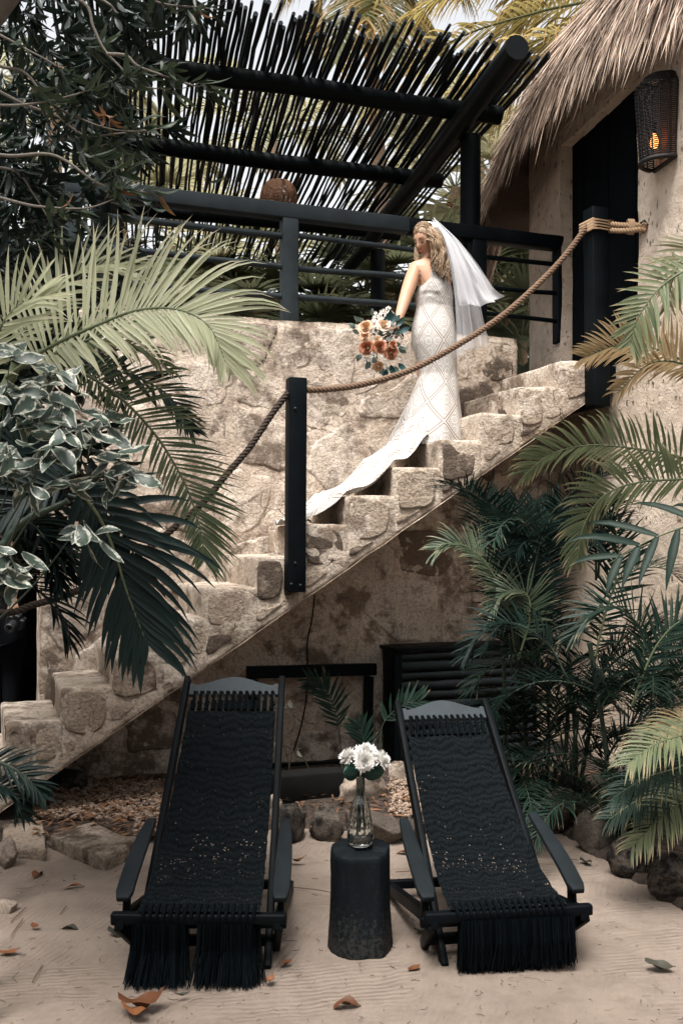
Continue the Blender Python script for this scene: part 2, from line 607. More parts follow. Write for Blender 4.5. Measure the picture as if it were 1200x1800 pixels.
def varieg_mat():
    m, t, b = newmat('variegated leaf')
    uv = t.nodes.new('ShaderNodeUVMap')
    sx = t.nodes.new('ShaderNodeSeparateXYZ')
    t.links.new(uv.outputs[0], sx.inputs[0])
    oi = t.nodes.new('ShaderNodeObjectInfo')
    ac = math_n(t, 'ABSOLUTE', math_n(t, 'MULTIPLY', math_n(t, 'SUBTRACT', sx.outputs[1], 0.5), 2.0))
    cmb = t.nodes.new('ShaderNodeCombineXYZ')
    t.links.new(sx.outputs[0], cmb.inputs[0])
    t.links.new(sx.outputs[1], cmb.inputs[1])
    t.links.new(math_n(t, 'MULTIPLY', oi.outputs['Random'], 40), cmb.inputs[2])
    nz = noise_t(t, cmb.outputs[0], 4.5, 4, 0.6)
    q = math_n(t, 'ADD', ac, math_n(t, 'MULTIPLY', math_n(t, 'SUBTRACT', nz, 0.5), 2.4))
    gcol = mix(t, nz, (0.022, 0.042, 0.032), (0.085, 0.115, 0.085))
    col = mix(t, ramp(t, q, [(0.62, 0), (0.86, 1)]), gcol, (0.55, 0.55, 0.46))
    t.links.new(col, b.inputs['Base Color'])
    b.inputs['Roughness'].default_value = 0.42
    tr = t.nodes.new('ShaderNodeBsdfTranslucent')
    t.links.new(col, tr.inputs[0])
    ms = t.nodes.new('ShaderNodeMixShader')
    ms.inputs[0].default_value = 0.2
    t.links.new(b.outputs[0], ms.inputs[1])
    t.links.new(tr.outputs[0], ms.inputs[2])
    t.links.new(ms.outputs[0], t.nodes['Material Output'].inputs[0])
    return m


L_VAR = varieg_mat()
L_WHITEVINE = plain('cream vine leaf', (0.50, 0.50, 0.40), 0.45, var=0.2)


def sand_mat():
    m, t, b = newmat('raked sand')
    p = pos(t)
    big = noise_t(t, p, 0.9, 5)
    mid = noise_t(t, p, 9, 6, 0.65)
    fine = noise_t(t, p, 160, 3, 0.7)
    col = mix(t, ramp(t, big, [(0.35, 0), (0.65, 1)]), (0.225, 0.178, 0.143), (0.295, 0.238, 0.195))
    col = mix(t, ramp(t, mid, [(0.3, 0.5), (0.55, 0)]), col, (0.165, 0.125, 0.10))
    spk = ramp(t, noise_t(t, p, 75, 4, 0.8), [(0.655, 0), (0.70, 0.8)])
    col = mix(t, spk, col, (0.085, 0.06, 0.045))
    t.links.new(col, b.inputs['Base Color'])
    b.inputs['Roughness'].default_value = 0.95
    b.inputs['Specular IOR Level'].default_value = 0.1

    def rake(deg, scale):
        mp = t.nodes.new('ShaderNodeMapping')
        mp.inputs['Rotation'].default_value = (0, 0, rad(deg))
        t.links.new(p, mp.inputs[0])
        w = N(t, 'ShaderNodeTexWave')
        w.inputs['Scale'].default_value = scale
        w.inputs['Distortion'].default_value = 2.2
        w.inputs['Detail'].default_value = 2
        w.inputs['Detail Scale'].default_value = 1.2
        t.links.new(mp.outputs[0], w.inputs['Vector'])
        return w.outputs['Fac']
    sel = ramp(t, noise_t(t, p, 1.0, 2), [(0.46, 0), (0.54, 1)])
    mx = t.nodes.new('ShaderNodeMix')
    t.links.new(sel, mx.inputs[0])
    t.links.new(rake(18, 11), mx.inputs[2])
    t.links.new(rake(80, 10), mx.inputs[3])
    amt = ramp(t, noise_t(t, p, 1.7, 3), [(0.40, 0.05), (0.62, 1.0)])
    h = math_n(t, 'ADD', math_n(t, 'MULTIPLY', math_n(t, 'MULTIPLY', mx.outputs[0], amt), 0.62), math_n(t, 'MULTIPLY', fine, 0.30))
    h = math_n(t, 'ADD', h, math_n(t, 'MULTIPLY', mid, 1.3))
    bump(t, b, h, 0.8, 0.011)
    return m


M_SAND = sand_mat()


def rope_mat(name, c):
    m, t, b = newmat(name)
    p = pos(t)
    n1 = noise_t(t, p, 120, 4)
    col = mix(t, n1, [x * 0.5 for x in c], [x * 1.4 for x in c])
    t.links.new(col, b.inputs['Base Color'])
    b.inputs['Roughness'].default_value = 0.9
    b.inputs['Specular IOR Level'].default_value = 0.1
    bump(t, b, n1, 0.6, 0.003)
    return m


M_ROPE = rope_mat('brown rope fibre', (0.145, 0.095, 0.065))
M_ROPEDK = rope_mat('shade-toned rope fibre', (0.05, 0.038, 0.031))  # same rope, with the shade on its lower run put into the colour
M_ROPELT = rope_mat('tan rope fibre', (0.36, 0.24, 0.15))


def straw_mat():
    m, t, b = newmat('palm thatch straw')
    rnd = t.nodes.new('ShaderNodeNewGeometry').outputs['Random Per Island']
    col = ramp(t, rnd, [(0.0, (0.06, 0.036, 0.026)), (0.35, (0.20, 0.135, 0.098)), (0.7, (0.37, 0.275, 0.21)), (1.0, (0.60, 0.48, 0.39))])
    t.links.new(col, b.inputs['Base Color'])
    b.inputs['Roughness'].default_value = 0.75
    b.inputs['Specular IOR Level'].default_value = 0.25
    return m


M_STRAW = straw_mat()
M_STRAWBASE = plain('dense thatch', (0.045, 0.028, 0.02), 0.95, var=0.5, scale=35, bd=0.02)

# ------------------------------------------------------------------ ground
def ground():
    xs, ys = [], []

    def axis(lo, hi, step, far):
        a = [lo + i * step for i in range(int((hi - lo) / step) + 1)]
        x, s = a[-1], step
        up = []
        while x < far:
            s *= 1.5
            x += s
            up.append(x)
        x, s = a[0], step
        dn = []
        while x > -far:
            s *= 1.5
            x -= s
            dn.append(x)
        return dn[::-1] + a + up
    xs = axis(-2.6, 2.6, 0.03, 250)
    ys = axis(2.6, 6.4, 0.03, 250)
    g = G()
    nx, ny = len(xs), len(ys)
    vv = []
    for y in ys:
        for x in xs:
            p = V((x, y, 0))
            z = noise.noise(p * 1.3) * 0.014 + noise.fractal(p * 5, 0.8, 2.0, 4) * 0.011 - 0.012 * max(0, noise.noise(p * 3.1 + V((7, 3, 1))) - 0.25)
            vv.append((x, y, z))
    g.add(vv, [(j * nx + i, j * nx + i + 1, (j + 1) * nx + i + 1, (j + 1) * nx + i) for j in range(ny - 1) for i in range(nx - 1)])
    o = put('sand_ground', g.mesh('sand_ground', M_SAND))
    tag(o, kind='structure')


ground()



def soil_bed():
    pl_ = [(-9, 5.2), (-1.9, 5.35), (-1.64, 5.66), (-0.97, 5.74), (-0.39, 5.80), (0.46, 5.80), (0.90, 6.15), (1.12, 6.0), (1.30, 5.68), (1.38, 5.2), (1.48, 4.86), (1.58, 4.5), (1.68, 4.1), (2.2, 3.7), (9, 3.4)]

    def yb(x):
        for (a, b), (c, d) in zip(pl_, pl_[1:]):
            if a <= x <= c:
                return b + (d - b) * (x - a) / (c - a)
        return 5

    def f(u, v):
        x, y = -3.6 + 7.6 * u, 3.4 + 5.4 * v
        e = y - yb(x) + 0.05 * noise.noise(V((x * 5, y * 5, 2)))
        z = -0.08 + 0.115 * max(0, min(1, (e + 0.06) / 0.14))
        return V((x, y, z + 0.018 * noise.fractal(V((x * 4, y * 4, 5)), 0.8, 2, 4)))
    g = G().grid(150, 110, f)
    m = stone_mat('bed soil', (0.10, 0.075, 0.058), (0.055, 0.04, 0.031), (0.022, 0.017, 0.014), scale=3.5, bdist=0.012)
    tag(put('planting_bed_soil', g.mesh('planting_bed_soil', m)), kind='structure')


soil_bed()


# ------------------------------------------------------------------ irregular stones
def clip(poly, a, b, c):
    out = []
    for i in range(len(poly)):
        p, q = poly[i], poly[(i + 1) % len(poly)]
        dp, dq = a * p[0] + b * p[1] - c, a * q[0] + b * q[1] - c
        if dp <= 0:
            out.append(p)
        if (dp < 0 < dq) or (dq < 0 < dp):
            t = dp / (dp - dq)
            out.append((p[0] + (q[0] - p[0]) * t, p[1] + (q[1] - p[1]) * t))
    return out


def cells(seeds, rect):
    x0, y0, x1, y1 = rect
    res = []
    for i, s in enumerate(seeds):
        poly = [(x0, y0), (x1, y0), (x1, y1), (x0, y1)]
        for j, q in enumerate(seeds):
            if i == j or (q[0] - s[0]) ** 2 + (q[1] - s[1]) ** 2 > 2.2:
                continue
            a, b = q[0] - s[0], q[1] - s[1]
            poly = clip(poly, a, b, a * (q[0] + s[0]) / 2 + b * (q[1] + s[1]) / 2)
            if len(poly) < 3:
                break
        if len(poly) >= 3:
            res.append(poly)
    return res


def stone_geo(poly, fmap, gap=0.03, proud=0.012, seed=0, dome=0.006):
    cx = sum(p[0] for p in poly) / len(poly)
    cy = sum(p[1] for p in poly) / len(poly)
    per = []
    n = len(poly)
    for i in range(n):
        p, q = poly[i], poly[(i + 1) % n]
        L = math.hypot(q[0] - p[0], q[1] - p[1])
        k = max(1, int(L / 0.055))
        for j in range(k):
            t = j / k
            per.append((p[0] + (q[0] - p[0]) * t, p[1] + (q[1] - p[1]) * t))
    # round the corners, then pull in by the joint
    for _ in range(1):
        m = len(per)
        per = [((per[i - 1][0] + 2 * per[i][0] + per[(i + 1) % m][0]) / 4, (per[i - 1][1] + 2 * per[i][1] + per[(i + 1) % m][1]) / 4) for i in range(m)]
    out = []
    for x, y in per:
        dx, dy = x - cx, y - cy
        r = math.hypot(dx, dy) or 1
        w = gap * (0.55 + 1.1 * noise.noise(V((x * 6 + seed, y * 6, seed * 1.7))) + 0.5) + 0.012 * noise.noise(V((x * 22, y * 22, seed)))
        s = max(0.45, (r - w) / r)
        out.append((cx + dx * s, cy + dy * s))
    m = len(out)
    g = G()
    vv = []
    for ring, (sc_, h) in enumerate(((1.0, -0.02), (0.965, proud * 0.75), (0.86, proud), (0.45, proud + dome))):
        for x, y in out:
            px, py = cx + (x - cx) * sc_, cy + (y - cy) * sc_
            d = h
            if ring:
                d += noise.fractal(V((px * 7, py * 7, seed)), 0.8, 2.1, 4) * 0.007
            vv.append(fmap(px, py, d))
    vv.append(fmap(cx, cy, proud + dome))
    ff = []
    for ring in range(3):
        for i in range(m):
            j = (i + 1) % m
            ff.append((ring * m + i, ring * m + j, (ring + 1) * m + j, (ring + 1) * m + i))
    for i in range(m):
        ff.append((3 * m + i, 3 * m + (i + 1) % m, 4 * m))
    g.add(vv, ff)
    return g


def scatter(rect, sx, sy, jit, rnd):
    s = []
    x0, y0, x1, y1 = rect
    row = 0
    y = y0 + sy * 0.3
    while y < y1 + sy * 0.3:
        x = x0 + (0.5 if row % 2 else 0.05) * sx
        while x < x1 + sx * 0.4:
            s.append((x + rnd.uniform(-jit, jit) * sx, y + rnd.uniform(-jit, jit) * sy))
            x += sx * rnd.uniform(0.75, 1.3)
        y += sy
        row += 1
    return s


# ------------------------------------------------------------------ stone wall and stairs
WALL_S0, WALL_S1, WALL_TOP = -2.2, 1.53, 3.35


def wall_top(s):
    return WALL_TOP + 0.025 * noise.noise(V((s * 3, 1.3, 0))) + 0.010 * noise.noise(V((s * 11, 4.3, 0)))


def wall_d(s, z):
    p = V((s, z, 0))
    return noise.noise(p * 1.7) * 0.022 + noise.fractal(p * 6, 0.7, 2.1, 4) * 0.012


wall = thing('stone_wall', 'tall rubble stone wall with lime mortar behind the staircase', 'wall', tuple(wp(-0.3, 0, 0)))


def build_wall():
    g = G()
    NXs, NZs = 110, 110
    z0 = -0.25

    def front(u, v):
        s = WALL_S0 + (WALL_S1 - WALL_S0) * u
        top = wall_top(s)
        z = z0 + (top - z0) * v
        d = wall_d(s, z)
        if v > 0.985:
            d -= 0.02
        e = min(u, 1 - u) * (WALL_S1 - WALL_S0)
        if e < 0.03:
            d -= 0.02
            s += 0.018 * noise.noise(V((0, z * 5, 3)))
        return wp(s, z, d)
    g.grid(NXs, NZs, front)
    # top, ends
    g.grid(60, 8, lambda u, v: wp(WALL_S0 + (WALL_S1 - WALL_S0) * u, wall_top(WALL_S0 + (WALL_S1 - WALL_S0) * u) + (0.004 if 0.1 < v < 0.9 else -0.003), -0.02 - 0.42 * v + (wall_d(WALL_S0 + (WALL_S1 - WALL_S0) * u, 3.35) if v == 0 else 0)))
    for s, sg in ((WALL_S0, -1), (WALL_S1, 1)):
        g.grid(8, 60, lambda u, v, s=s: wp(s + 0.018 * noise.noise(V((u * 2, v * 16, 3))), z0 + (wall_top(s) - z0) * v, -0.02 - 0.42 * u))
    g.grid(2, 2, lambda u, v: wp(WALL_S0 + (WALL_S1 - WALL_S0) * (1 - u), z0 + (WALL_TOP - 0.02 - z0) * v, -0.44))
    part('mortar', g, M_MORTAR, wall)
    rnd = random.Random(5)
    rect = (WALL_S0 + 0.02, -0.15, WALL_S1 - 0.02, WALL_TOP - 0.02)
    k = 0
    for poly in cells(scatter(rect, 0.50, 0.40, 0.33, rnd), rect):
        k += 1
        pr = rnd.choice((0.0, 0.001, 0.003, 0.006))
        sg = stone_geo(poly, lambda s, z, d: wp(s, min(z, wall_top(s) - 0.012), d + wall_d(s, z)), gap=rnd.uniform(0.012, 0.034), proud=pr, seed=k * 1.37, dome=0.002)
        cx_ = sum(p[0] for p in poly) / len(poly)
        cz_ = sum(p[1] for p in poly) / len(poly)
        part('stone', sg, M_STEPSTONE if (cx_ > 0.95 and cz_ > 2.2) else M_STONE, wall)


build_wall()
g = G()
g.grid(20, 60, lambda u, v: wp(1.50 + 0.75 * u, -0.25 + 3.15 * v, -0.015 + wall_d(1.5 + 0.75 * u, 3.15 * v)))
g.grid(1, 1, lambda u, v: wp(2.25 - 0.75 * u, -0.25 + 3.15 * v, -0.30))
g.grid(4, 4, lambda u, v: wp(1.50 + 0.75 * u, 2.90, -0.30 * v))
part('mortar', g, M_MORTAR, wall)

STEP_S = {2: -2.75, 3: -2.45, 4: -2.14, 5: -1.84, 6: -1.53, 7: -1.25, 8: -0.92, 9: -0.60, 10: -0.29, 11: 0.06, 12: 0.40, 13: 0.70, 14: 1.02, 15: 1.37, 16: 1.98}


def soffit(s):
    return 0.26 + 0.647 * (s + 2.22)


stairs = thing('stone_staircase', 'stone staircase with rough block steps climbing along the wall to the hut door', 'staircase', tuple(wp(-0.3, 0, 0.45)))


def build_stairs():
    rnd = random.Random(3)
    D0, D1 = 0.012, 0.90
    for k in range(2, 16):
        s0, s1, zt = STEP_S[k], STEP_S[k + 1], 0.2 * k
        if k == 15:
            s1 = 1.62
        b0, b1 = max(soffit(s0), -0.15), max(soffit(s1), -0.15)
        if k == 15:
            b1 = b0 + 0.15
        j = lambda a=0.012: rnd.uniform(-a, a)
        tz = zt + j(0.008)
        pts = [wp(s0, b0, D0), wp(s1 + 0.02, b1, D0), wp(s1 + 0.02, b1, D1), wp(s0, b0, D1),
               wp(s0 + j(), tz, D0), wp(s1 + 0.02, tz + 0.003, D0), wp(s1 + 0.02, tz + 0.003, D1 + j()), wp(s0 + j(), tz, D1 + j())]
        g = rough_block(pts, 0.022, 5, 0.007, 8)
        part('step', g, M_STEP, stairs)
        # facing stones on the outer side
        zb = max(soffit(s0), -0.1) + 0.07
        w = s1 - s0
        polys = []
        f = lambda a, b: (s0 + a * w, b)
        hh = tz - 0.012
        if k < 15:
            e = lambda a_, b_: rnd.uniform(a_, b_)
            zm = hh - e(0.22, 0.29)
            if rnd.random() < 0.6:
                polys.append([f(0.03, zm + e(-.03, .03)), f(0.5, zm + e(-.03, .02)), f(e(0.86, 1.0), zm + e(0.02, .07)), f(e(0.86, 0.97), hh - e(0.0, 0.04)), f(0.6, hh), f(0.03, hh)])
            else:
                a_ = e(0.5, 0.68)
                polys.append([f(0.03, zm + e(-.03, .03)), f(a_, zm + e(-.02, .04)), f(a_ + e(-.05, .04), hh), f(0.03, hh)])
                polys.append([f(a_ + 0.02, zm + 0.02), f(1.10, zm + 0.08), f(0.97, hh - 0.03), f(a_ + 0.04, hh)])
            z2 = lambda x: soffit(s0 + x * w) + 0.055
            polys.append([f(-0.02, z2(-0.02)), f(0.35, z2(0.35)), f(0.62, z2(0.62) + 0.02), f(0.50, zm - 0.03), f(0.0, zm - 0.03)])
        else:
            polys.append([(1.41, soffit(1.41) + 0.10), (1.60, soffit(1.6) + 0.04), (1.60, 2.97), (1.41, 2.97)])
        for i, po in enumerate(polys):
            sg = stone_geo(po, lambda s, z, d: wp(s, z, 0.903 + d), gap=0.006, proud=rnd.choice((0.001, 0.003, 0.006)), seed=k * 3.3 + i * 1.9, dome=0.001)
            part('stone', sg, M_STEPSTONE, stairs)
        # riser stones, facing down the stairs
        if k > 2:
            for a, b in ((0.05, 0.45), (0.48, 0.86)):
                po = [(a, zt - 0.19), (b, zt - 0.19), (b, zt - 0.015), (a, zt - 0.015)]
                sg = stone_geo(po, lambda dd, z, h, s0=s0: wp(s0 - h + 0.006, z, dd), gap=0.012, proud=0.003, seed=k * 5.1 + a, dome=0.001)
                part('stone', sg, M_STEPSTONE, stairs)
    # rough plaster of the underside and outer band
    g = G()
    g.grid(60, 10, lambda u, v: wp(-2.6 + 4.2 * u, soffit(-2.6 + 4.2 * u) - 0.006 + 0.008 * noise.noise(V((u * 30, v * 6, 1))), 0.012 + 0.89 * v))
    part('soffit', g, M_MORTAR, stairs)


build_stairs()

# landing beam under the door end of the stairs
g = G()
g.beam(wp(1.64, 2.80, -0.15), wp(1.64, 2.80, 0.99), 0.10, 0.26, n=4, jit=0.006)
single('landing_beam', 'black timber beam end carrying the landing beside the hut door', 'beam', g, M_BLACK, wp(1.64, 2.8, 0.4), bev=0.01)
g = G()
g.box((-0.14, -0.5, -0.06), (0.30, 0.55, 0.06), Matrix.Translation(wp(1.82, 2.93, 0.42)) @ Matrix.Rotation(TH, 4, 'Z'))
single('door_threshold', 'dark timber threshold plank below the hut door', 'threshold', g, M_BLACK, wp(1.82, 2.93, 0.42), bev=0.01)

# ------------------------------------------------------------------ terrace behind the wall
g = G()
Mt = Matrix.Translation(wp(0, 0, 0)) @ Matrix.Rotation(TH, 4, 'Z')
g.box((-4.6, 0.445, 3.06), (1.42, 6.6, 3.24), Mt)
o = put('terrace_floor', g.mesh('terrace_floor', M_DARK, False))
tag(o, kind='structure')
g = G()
g.box((-4.6, 2.2, -0.2), (1.4, 2.4, 3.055), Mt)  # backdrop added for the passage shade, which its near-black colour holds
o = single('passage_shade_backdrop', 'backdrop wall added behind the passage left of the stone wall, its shade in the near-black colour', 'wall', g, M_DARK, wp(-2.8, 0, -2.3))
g = G()
g.box((-4.6, 0.0, 3.06), (-2.235, 0.44, 3.30), Mt)
single('terrace_edge_beam', 'dark beam over the passage left of the stone wall', 'beam', g, M_DARK, wp(-3.2, 3.1, -0.2), bev=0.01)

# ------------------------------------------------------------------ hut
HP0 = V((1.867, 8.17, 0))
HE = V((0.198, -0.98, 0)).normalized()
HN = V((-HE.y, HE.x, 0)) * -1          # outward, to the left
if HN.x > 0:
    HN = -HN


def hp(t, z, d=0.0):
    q = HP0 + HE * t + HN * d
    return V((q.x, q.y, z))


hut = thing('thatched_hut', 'stuccoed round hut with a shaggy palm thatch roof and dark doorway', 'hut', tuple(hp(0.5, 0)))
DOOR0, DOOR1, DSILL, DHEAD = -0.16, 1.14, 3.0, 5.0


def build_hut():
    bm = bmesh.new()
    T0, T1, Z0, Z1 = -1.08, 2.75, -0.25, 5.7
    ts = [T0 + (DOOR0 - T0) * i / 20 for i in range(20)] + [DOOR0 + (DOOR1 - DOOR0) * i / 20 for i in range(20)] + [DOOR1 + (T1 - DOOR1) * i / 32 for i in range(33)]
    zs = [Z0 + (DSILL - Z0) * i / 50 for i in range(50)] + [DSILL + (DHEAD - DSILL) * i / 36 for i in range(36)] + [DHEAD + (Z1 - DHEAD) * i / 14 for i in range(15)]
    grid = []
    for z in zs:
        row = []
        for t in ts:
            q = V((t, z, 0))
            d = noise.noise(q * 1.2) * 0.03 + noise.fractal(q * 7, 0.8, 2.0, 4) * 0.007
            tt, zz = t, z
            if abs(t - DOOR0) < 1e-6 or abs(t - DOOR1) < 1e-6:
                tt += 0.028 * noise.noise(V((z * 2.2, t * 7, 9)))
            if t < T0 + 0.3:
                d -= (T0 + 0.3 - t) ** 2 * 1.3
            row.append(bm.verts.new(hp(tt, zz, d)))
        grid.append(row)
    nz, nt_ = len(zs), len(ts)
    for j in range(nz - 1):
        for i in range(nt_ - 1):
            tc, zc = (ts[i] + ts[i + 1]) / 2, (zs[j] + zs[j + 1]) / 2
            if DOOR0 < tc < DOOR1 and DSILL < zc < DHEAD:
                continue
            bm.faces.new((grid[j][i], grid[j][i + 1], grid[j + 1][i + 1], grid[j + 1][i]))
    be = [e for e in bm.edges if e.is_boundary]
    ex = bmesh.ops.extrude_edge_only(bm, edges=be)
    for v in [q for q in ex['geom'] if isinstance(q, bmesh.types.BMVert)]:
        v.co += -HN * 0.15
    for v in [v for v in bm.verts if not v.link_edges]:
        bm.verts.remove(v)
    bmesh.ops.recalc_face_normals(bm, faces=bm.faces)
    bm.verts.index_update()
    g = G().add([v.co.copy() for v in bm.verts], [[v.index for v in f.verts] for f in bm.faces])
    bm.free()
    o = part('stucco_wall', g, M_STUCCO, hut)
    m = o.modifiers.new('split', 'EDGE_SPLIT')
    m.split_angle = rad(60)
    # end wall turning back
    g = G()
    g.grid(12, 40, lambda u, v: hp(-1.08 - 0.35 * math.sin(u * 1.5), Z0 + (Z1 - Z0) * v, -0.20 - 1.4 * u))
    part('end_wall', g, M_STUCCO, hut)
    # plank door set back in the opening
    g = G()
    g.beam(hp(0.49, DSILL - 0.02, -0.17), hp(0.49, DHEAD + 0.03, -0.17), 1.4, 0.02, up=tuple(HN))
    dr = part('door', g, M_DARK, hut, smooth=False)
    n = 6
    w = (DOOR1 - DOOR0) / n
    for i in range(n):
        g = G()
        g.beam(hp(DOOR0 + w * (i + 0.5), DSILL + 0.0, -0.115 - 0.006 * (i % 2)), hp(DOOR0 + w * (i + 0.5), DHEAD + 0.02, -0.115 - 0.006 * (i % 2)), w - 0.008, 0.04, up=tuple(HN), n=6, jit=0.002)
        part('plank', g, M_DARK, dr, smooth=False, bev=0.004)


build_hut()

# the thatch: a bulging eave following the wall, straws hanging from it
EAVE = [V((1.62, 10.35, 4.62)), V((1.32, 9.62, 4.66)), V((1.45, 8.6, 5.04)), V((1.68, 7.5, 5.20)), V((2.04, 6.5, 5.16)), V((2.54, 5.7, 5.14)), V((3.15, 5.1, 5.14))]
EAVE_S = spline(EAVE, 120)


def eave(u):
    x = max(0, min(0.9999, u)) * 120
    i = int(x)
    return EAVE_S[i].lerp(EAVE_S[min(i + 1, 120)], x - i)


def eave_out(u):
    a, b = eave(u - 0.01), eave(u + 0.01)
    t = (b - a)
    t.z = 0
    t.normalize()
    o = V((t.y, -t.x, 0))
    return o if o.x < 0 else -o


def thatch_pt(u, h):
    """h: metres up the outside of the thatch from its lower edge"""
    e, o = eave(u), eave_out(u)
    o = V((-0.83, -0.35, 0)).lerp(o, 0.75).normalized()
    inn = 0.33 * h + 0.36 * max(0, h - 0.35) ** 1.5
    up = h * 0.88 - 0.08 * max(0, h - 0.9) ** 2
    return e - o * inn + V((0, 0, up))


def build_thatch():
    roof = G()
    roof.grid(70, 14, lambda u, v: thatch_pt(u, v * 2.6) - eave_out(u) * 0.06 + V((0, 0, 0.12)) + noise.noise_vector(V((u * 40, v * 9, 1))) * 0.03)
    roof.grid(70, 4, lambda u, v: thatch_pt(u, 0.12) - eave_out(u) * (0.06 + 0.75 * v) + V((0, 0, 0.12 + 0.05 * v)))
    ro = part('thatch_roof', roof, M_STRAWBASE, hut)
    rnd = random.Random(21)
    g = G()
    for i in range(14000):
        u = rnd.random()
        h = rnd.random() ** 1.25 * 2.3
        p = thatch_pt(u, h)
        out = eave_out(u)
        L = rnd.uniform(0.28, 0.62) if h > 0.3 else rnd.uniform(0.25, 0.5)
        if rnd.random() < (0.06 if u < 0.45 else 0.14):
            L *= rnd.uniform(1.2, 1.6)
        w = rnd.uniform(0.003, 0.009)
        dn = (thatch_pt(u, max(0, h - 0.25)) - thatch_pt(u, h + 0.05)).normalized()
        side = dn.cross(out).normalized()
        d = (dn * 1.0 + side * rnd.gauss(0, 0.16 if rnd.random() < 0.8 else 0.42) + out * rnd.uniform(0.02, 0.26)).normalized()
        if h < 0.25:
            d = (d + V((0, 0, -0.5))).normalized()
        p = p + out * rnd.uniform(0.0, 0.05) + side * rnd.gauss(0, 0.02)
        wv = d.cross(out).normalized() * w
        if rnd.random() < 0.5:
            wv = (wv + out * w * rnd.uniform(-0.8, 0.8))
        bend = side * rnd.gauss(0, 0.05) + V((0, 0, -0.05))
        q1, q2 = p + d * L * 0.5 + bend * 0.3 * L, p + d * L + bend * L
        g.add([p - wv * 0.6, p + wv * 0.6, q1 - wv, q1 + wv, q2], [(0, 1, 3, 2), (2, 3, 4)])
    part('straw', g, M_STRAW, ro, smooth=False, kind='stuff')


build_thatch()

# ------------------------------------------------------------------ pergola
PW = V((-0.198, 0.98, 0)).normalized()      # away from the viewer along the poles
PU = V((math.cos(rad(18)), math.sin(rad(18)), 0))
PO = V((1.20, 8.30, 0))                      # under the right end of the front beam


def pp(a, b, z):
    q = PO + PU * a + PW * b
    return V((q.x, q.y, z))


perg = thing('pergola', 'black pergola with a slatted roof of thin wooden poles over the terrace', 'pergola', tuple(pp(-1.3, 1.6, 3.25)))


def wob(a, b, n, amp, seed, fr=1.6):
    a, b = V(a), V(b)
    L = (b - a).length
    return [a.lerp(b, i / n) + noise.noise_vector(V((i / n * L * fr, seed * 3.7, seed))) * amp for i in range(n + 1)]


def build_pergola():
    rnd = random.Random(17)
    ZR = 5.18
    for i, (b, a0, a1) in enumerate(((0.0, -3.35, 0.12), (1.55, -3.35, 0.10), (3.3, -3.35, 0.12))):
        g = G()
        g.tube(wob(pp(a0, b, ZR + 0.075), pp(a1, b, ZR + 0.075), 24, 0.02, i + 1, 0.9), [0.076 + 0.01 * noise.noise(V((k * 0.4, i, 0))) for k in range(25)], 14)
        part('beam', g, M_BLACK, perg)
    for a, b0, b1 in ((-0.28, -1.38, 4.2), (-3.12, -0.75, 4.2)):
        g = G()
        g.tube(wob(pp(a, b0, ZR - 0.09), pp(a, b1, ZR - 0.09), 24, 0.02, a, 0.9), [0.086 - 0.012 * k / 24 for k in range(25)], 14)
        part('rafter', g, M_BLACK, perg)
    for a, b, w in ((-0.13, 0.02, 0.085), (-0.12, 3.35, 0.085), (-3.12, 0.02, 0.075), (-3.1, 3.35, 0.085)):
        g = G()
        g.tube(wob(pp(a, b, 3.22), pp(a, b, ZR - 0.12), 10, 0.012, a + b, 0.8), w, 14)
        part('post', g, M_BLACK, perg)
    a = -3.42
    i = 0
    while a < 0.22:
        i += 1
        r0 = rnd.uniform(0.0105, 0.0170)
        b0 = -0.80 + rnd.uniform(-0.22, 0.20)
        b1 = 5.55 + rnd.uniform(-0.45, 0.35)
        da = rnd.uniform(-0.05, 0.05)
        g = G()
        n = 20
        pth = wob(pp(a, b0, ZR + 0.18 + rnd.uniform(-0.012, 0.03)), pp(a + da, b1, ZR + 0.18), n, 0.024, i * 1.31, 1.7)
        g.tube(pth, [r0 * (1.1 - 0.35 * k / n + 0.12 * noise.noise(V((k * 0.9, i, 2)))) for k in range(n + 1)], 7)
        part('roof_pole', g, M_STICK, perg)
        a += r0 * 2 + rnd.choice((-0.003, 0.0, 0.003, 0.006, 0.011))


build_pergola()

# wicker pendant under the pergola
LP = at(490, 352, 10.0)
lampp = thing('wicker_pendant_lamp', 'brown wicker basket lamp hanging under the pergola roof', 'lamp', tuple(LP))
M_WICK = plain('brown wicker', (0.22, 0.115, 0.065), 0.7, var=0.45, scale=80)
M_WICKBK = plain('black wicker', (0.012, 0.011, 0.011), 0.6, var=0.4, scale=80)


def lamp_prof(v):
    return 0.185 * math.sin(0.35 + v * 2.15) ** 0.8, -0.17 + 0.34 * v


g = G()
for i in range(26):
    v = i / 25
    r, z = lamp_prof(v)
    g.tube([LP + V((r * math.cos(q) * (1 + 0.015 * (-1) ** j), r * math.sin(q) * (1 + 0.015 * (-1) ** j), z)) for j, q in enumerate([k * 2 * math.pi / 36 for k in range(37)])], 0.0055, 5, False)
part('weave', g, M_WICK, lampp, kind='stuff')
g = G()
for j in range(18):
    q = j * 2 * math.pi / 18
    g.tube([LP + V((lamp_prof(k / 10)[0] * math.cos(q), lamp_prof(k / 10)[0] * math.sin(q), lamp_prof(k / 10)[1])) for k in range(11)], 0.0045, 4)
part('rib', g, M_WICK, lampp, kind='stuff')
g = G().tube([LP + V((0, 0, 0.165)), V((LP.x, LP.y, 5.20))], 0.006, 6)
part('cord', g, M_CORD, lampp)

# ------------------------------------------------------------------ terrace railing
rail = thing('terrace_railing', 'dark timber railing with thin round rails on top of the stone wall', 'railing', tuple(wp(-0.4, 3.3, -0.1)))
RD = -0.12


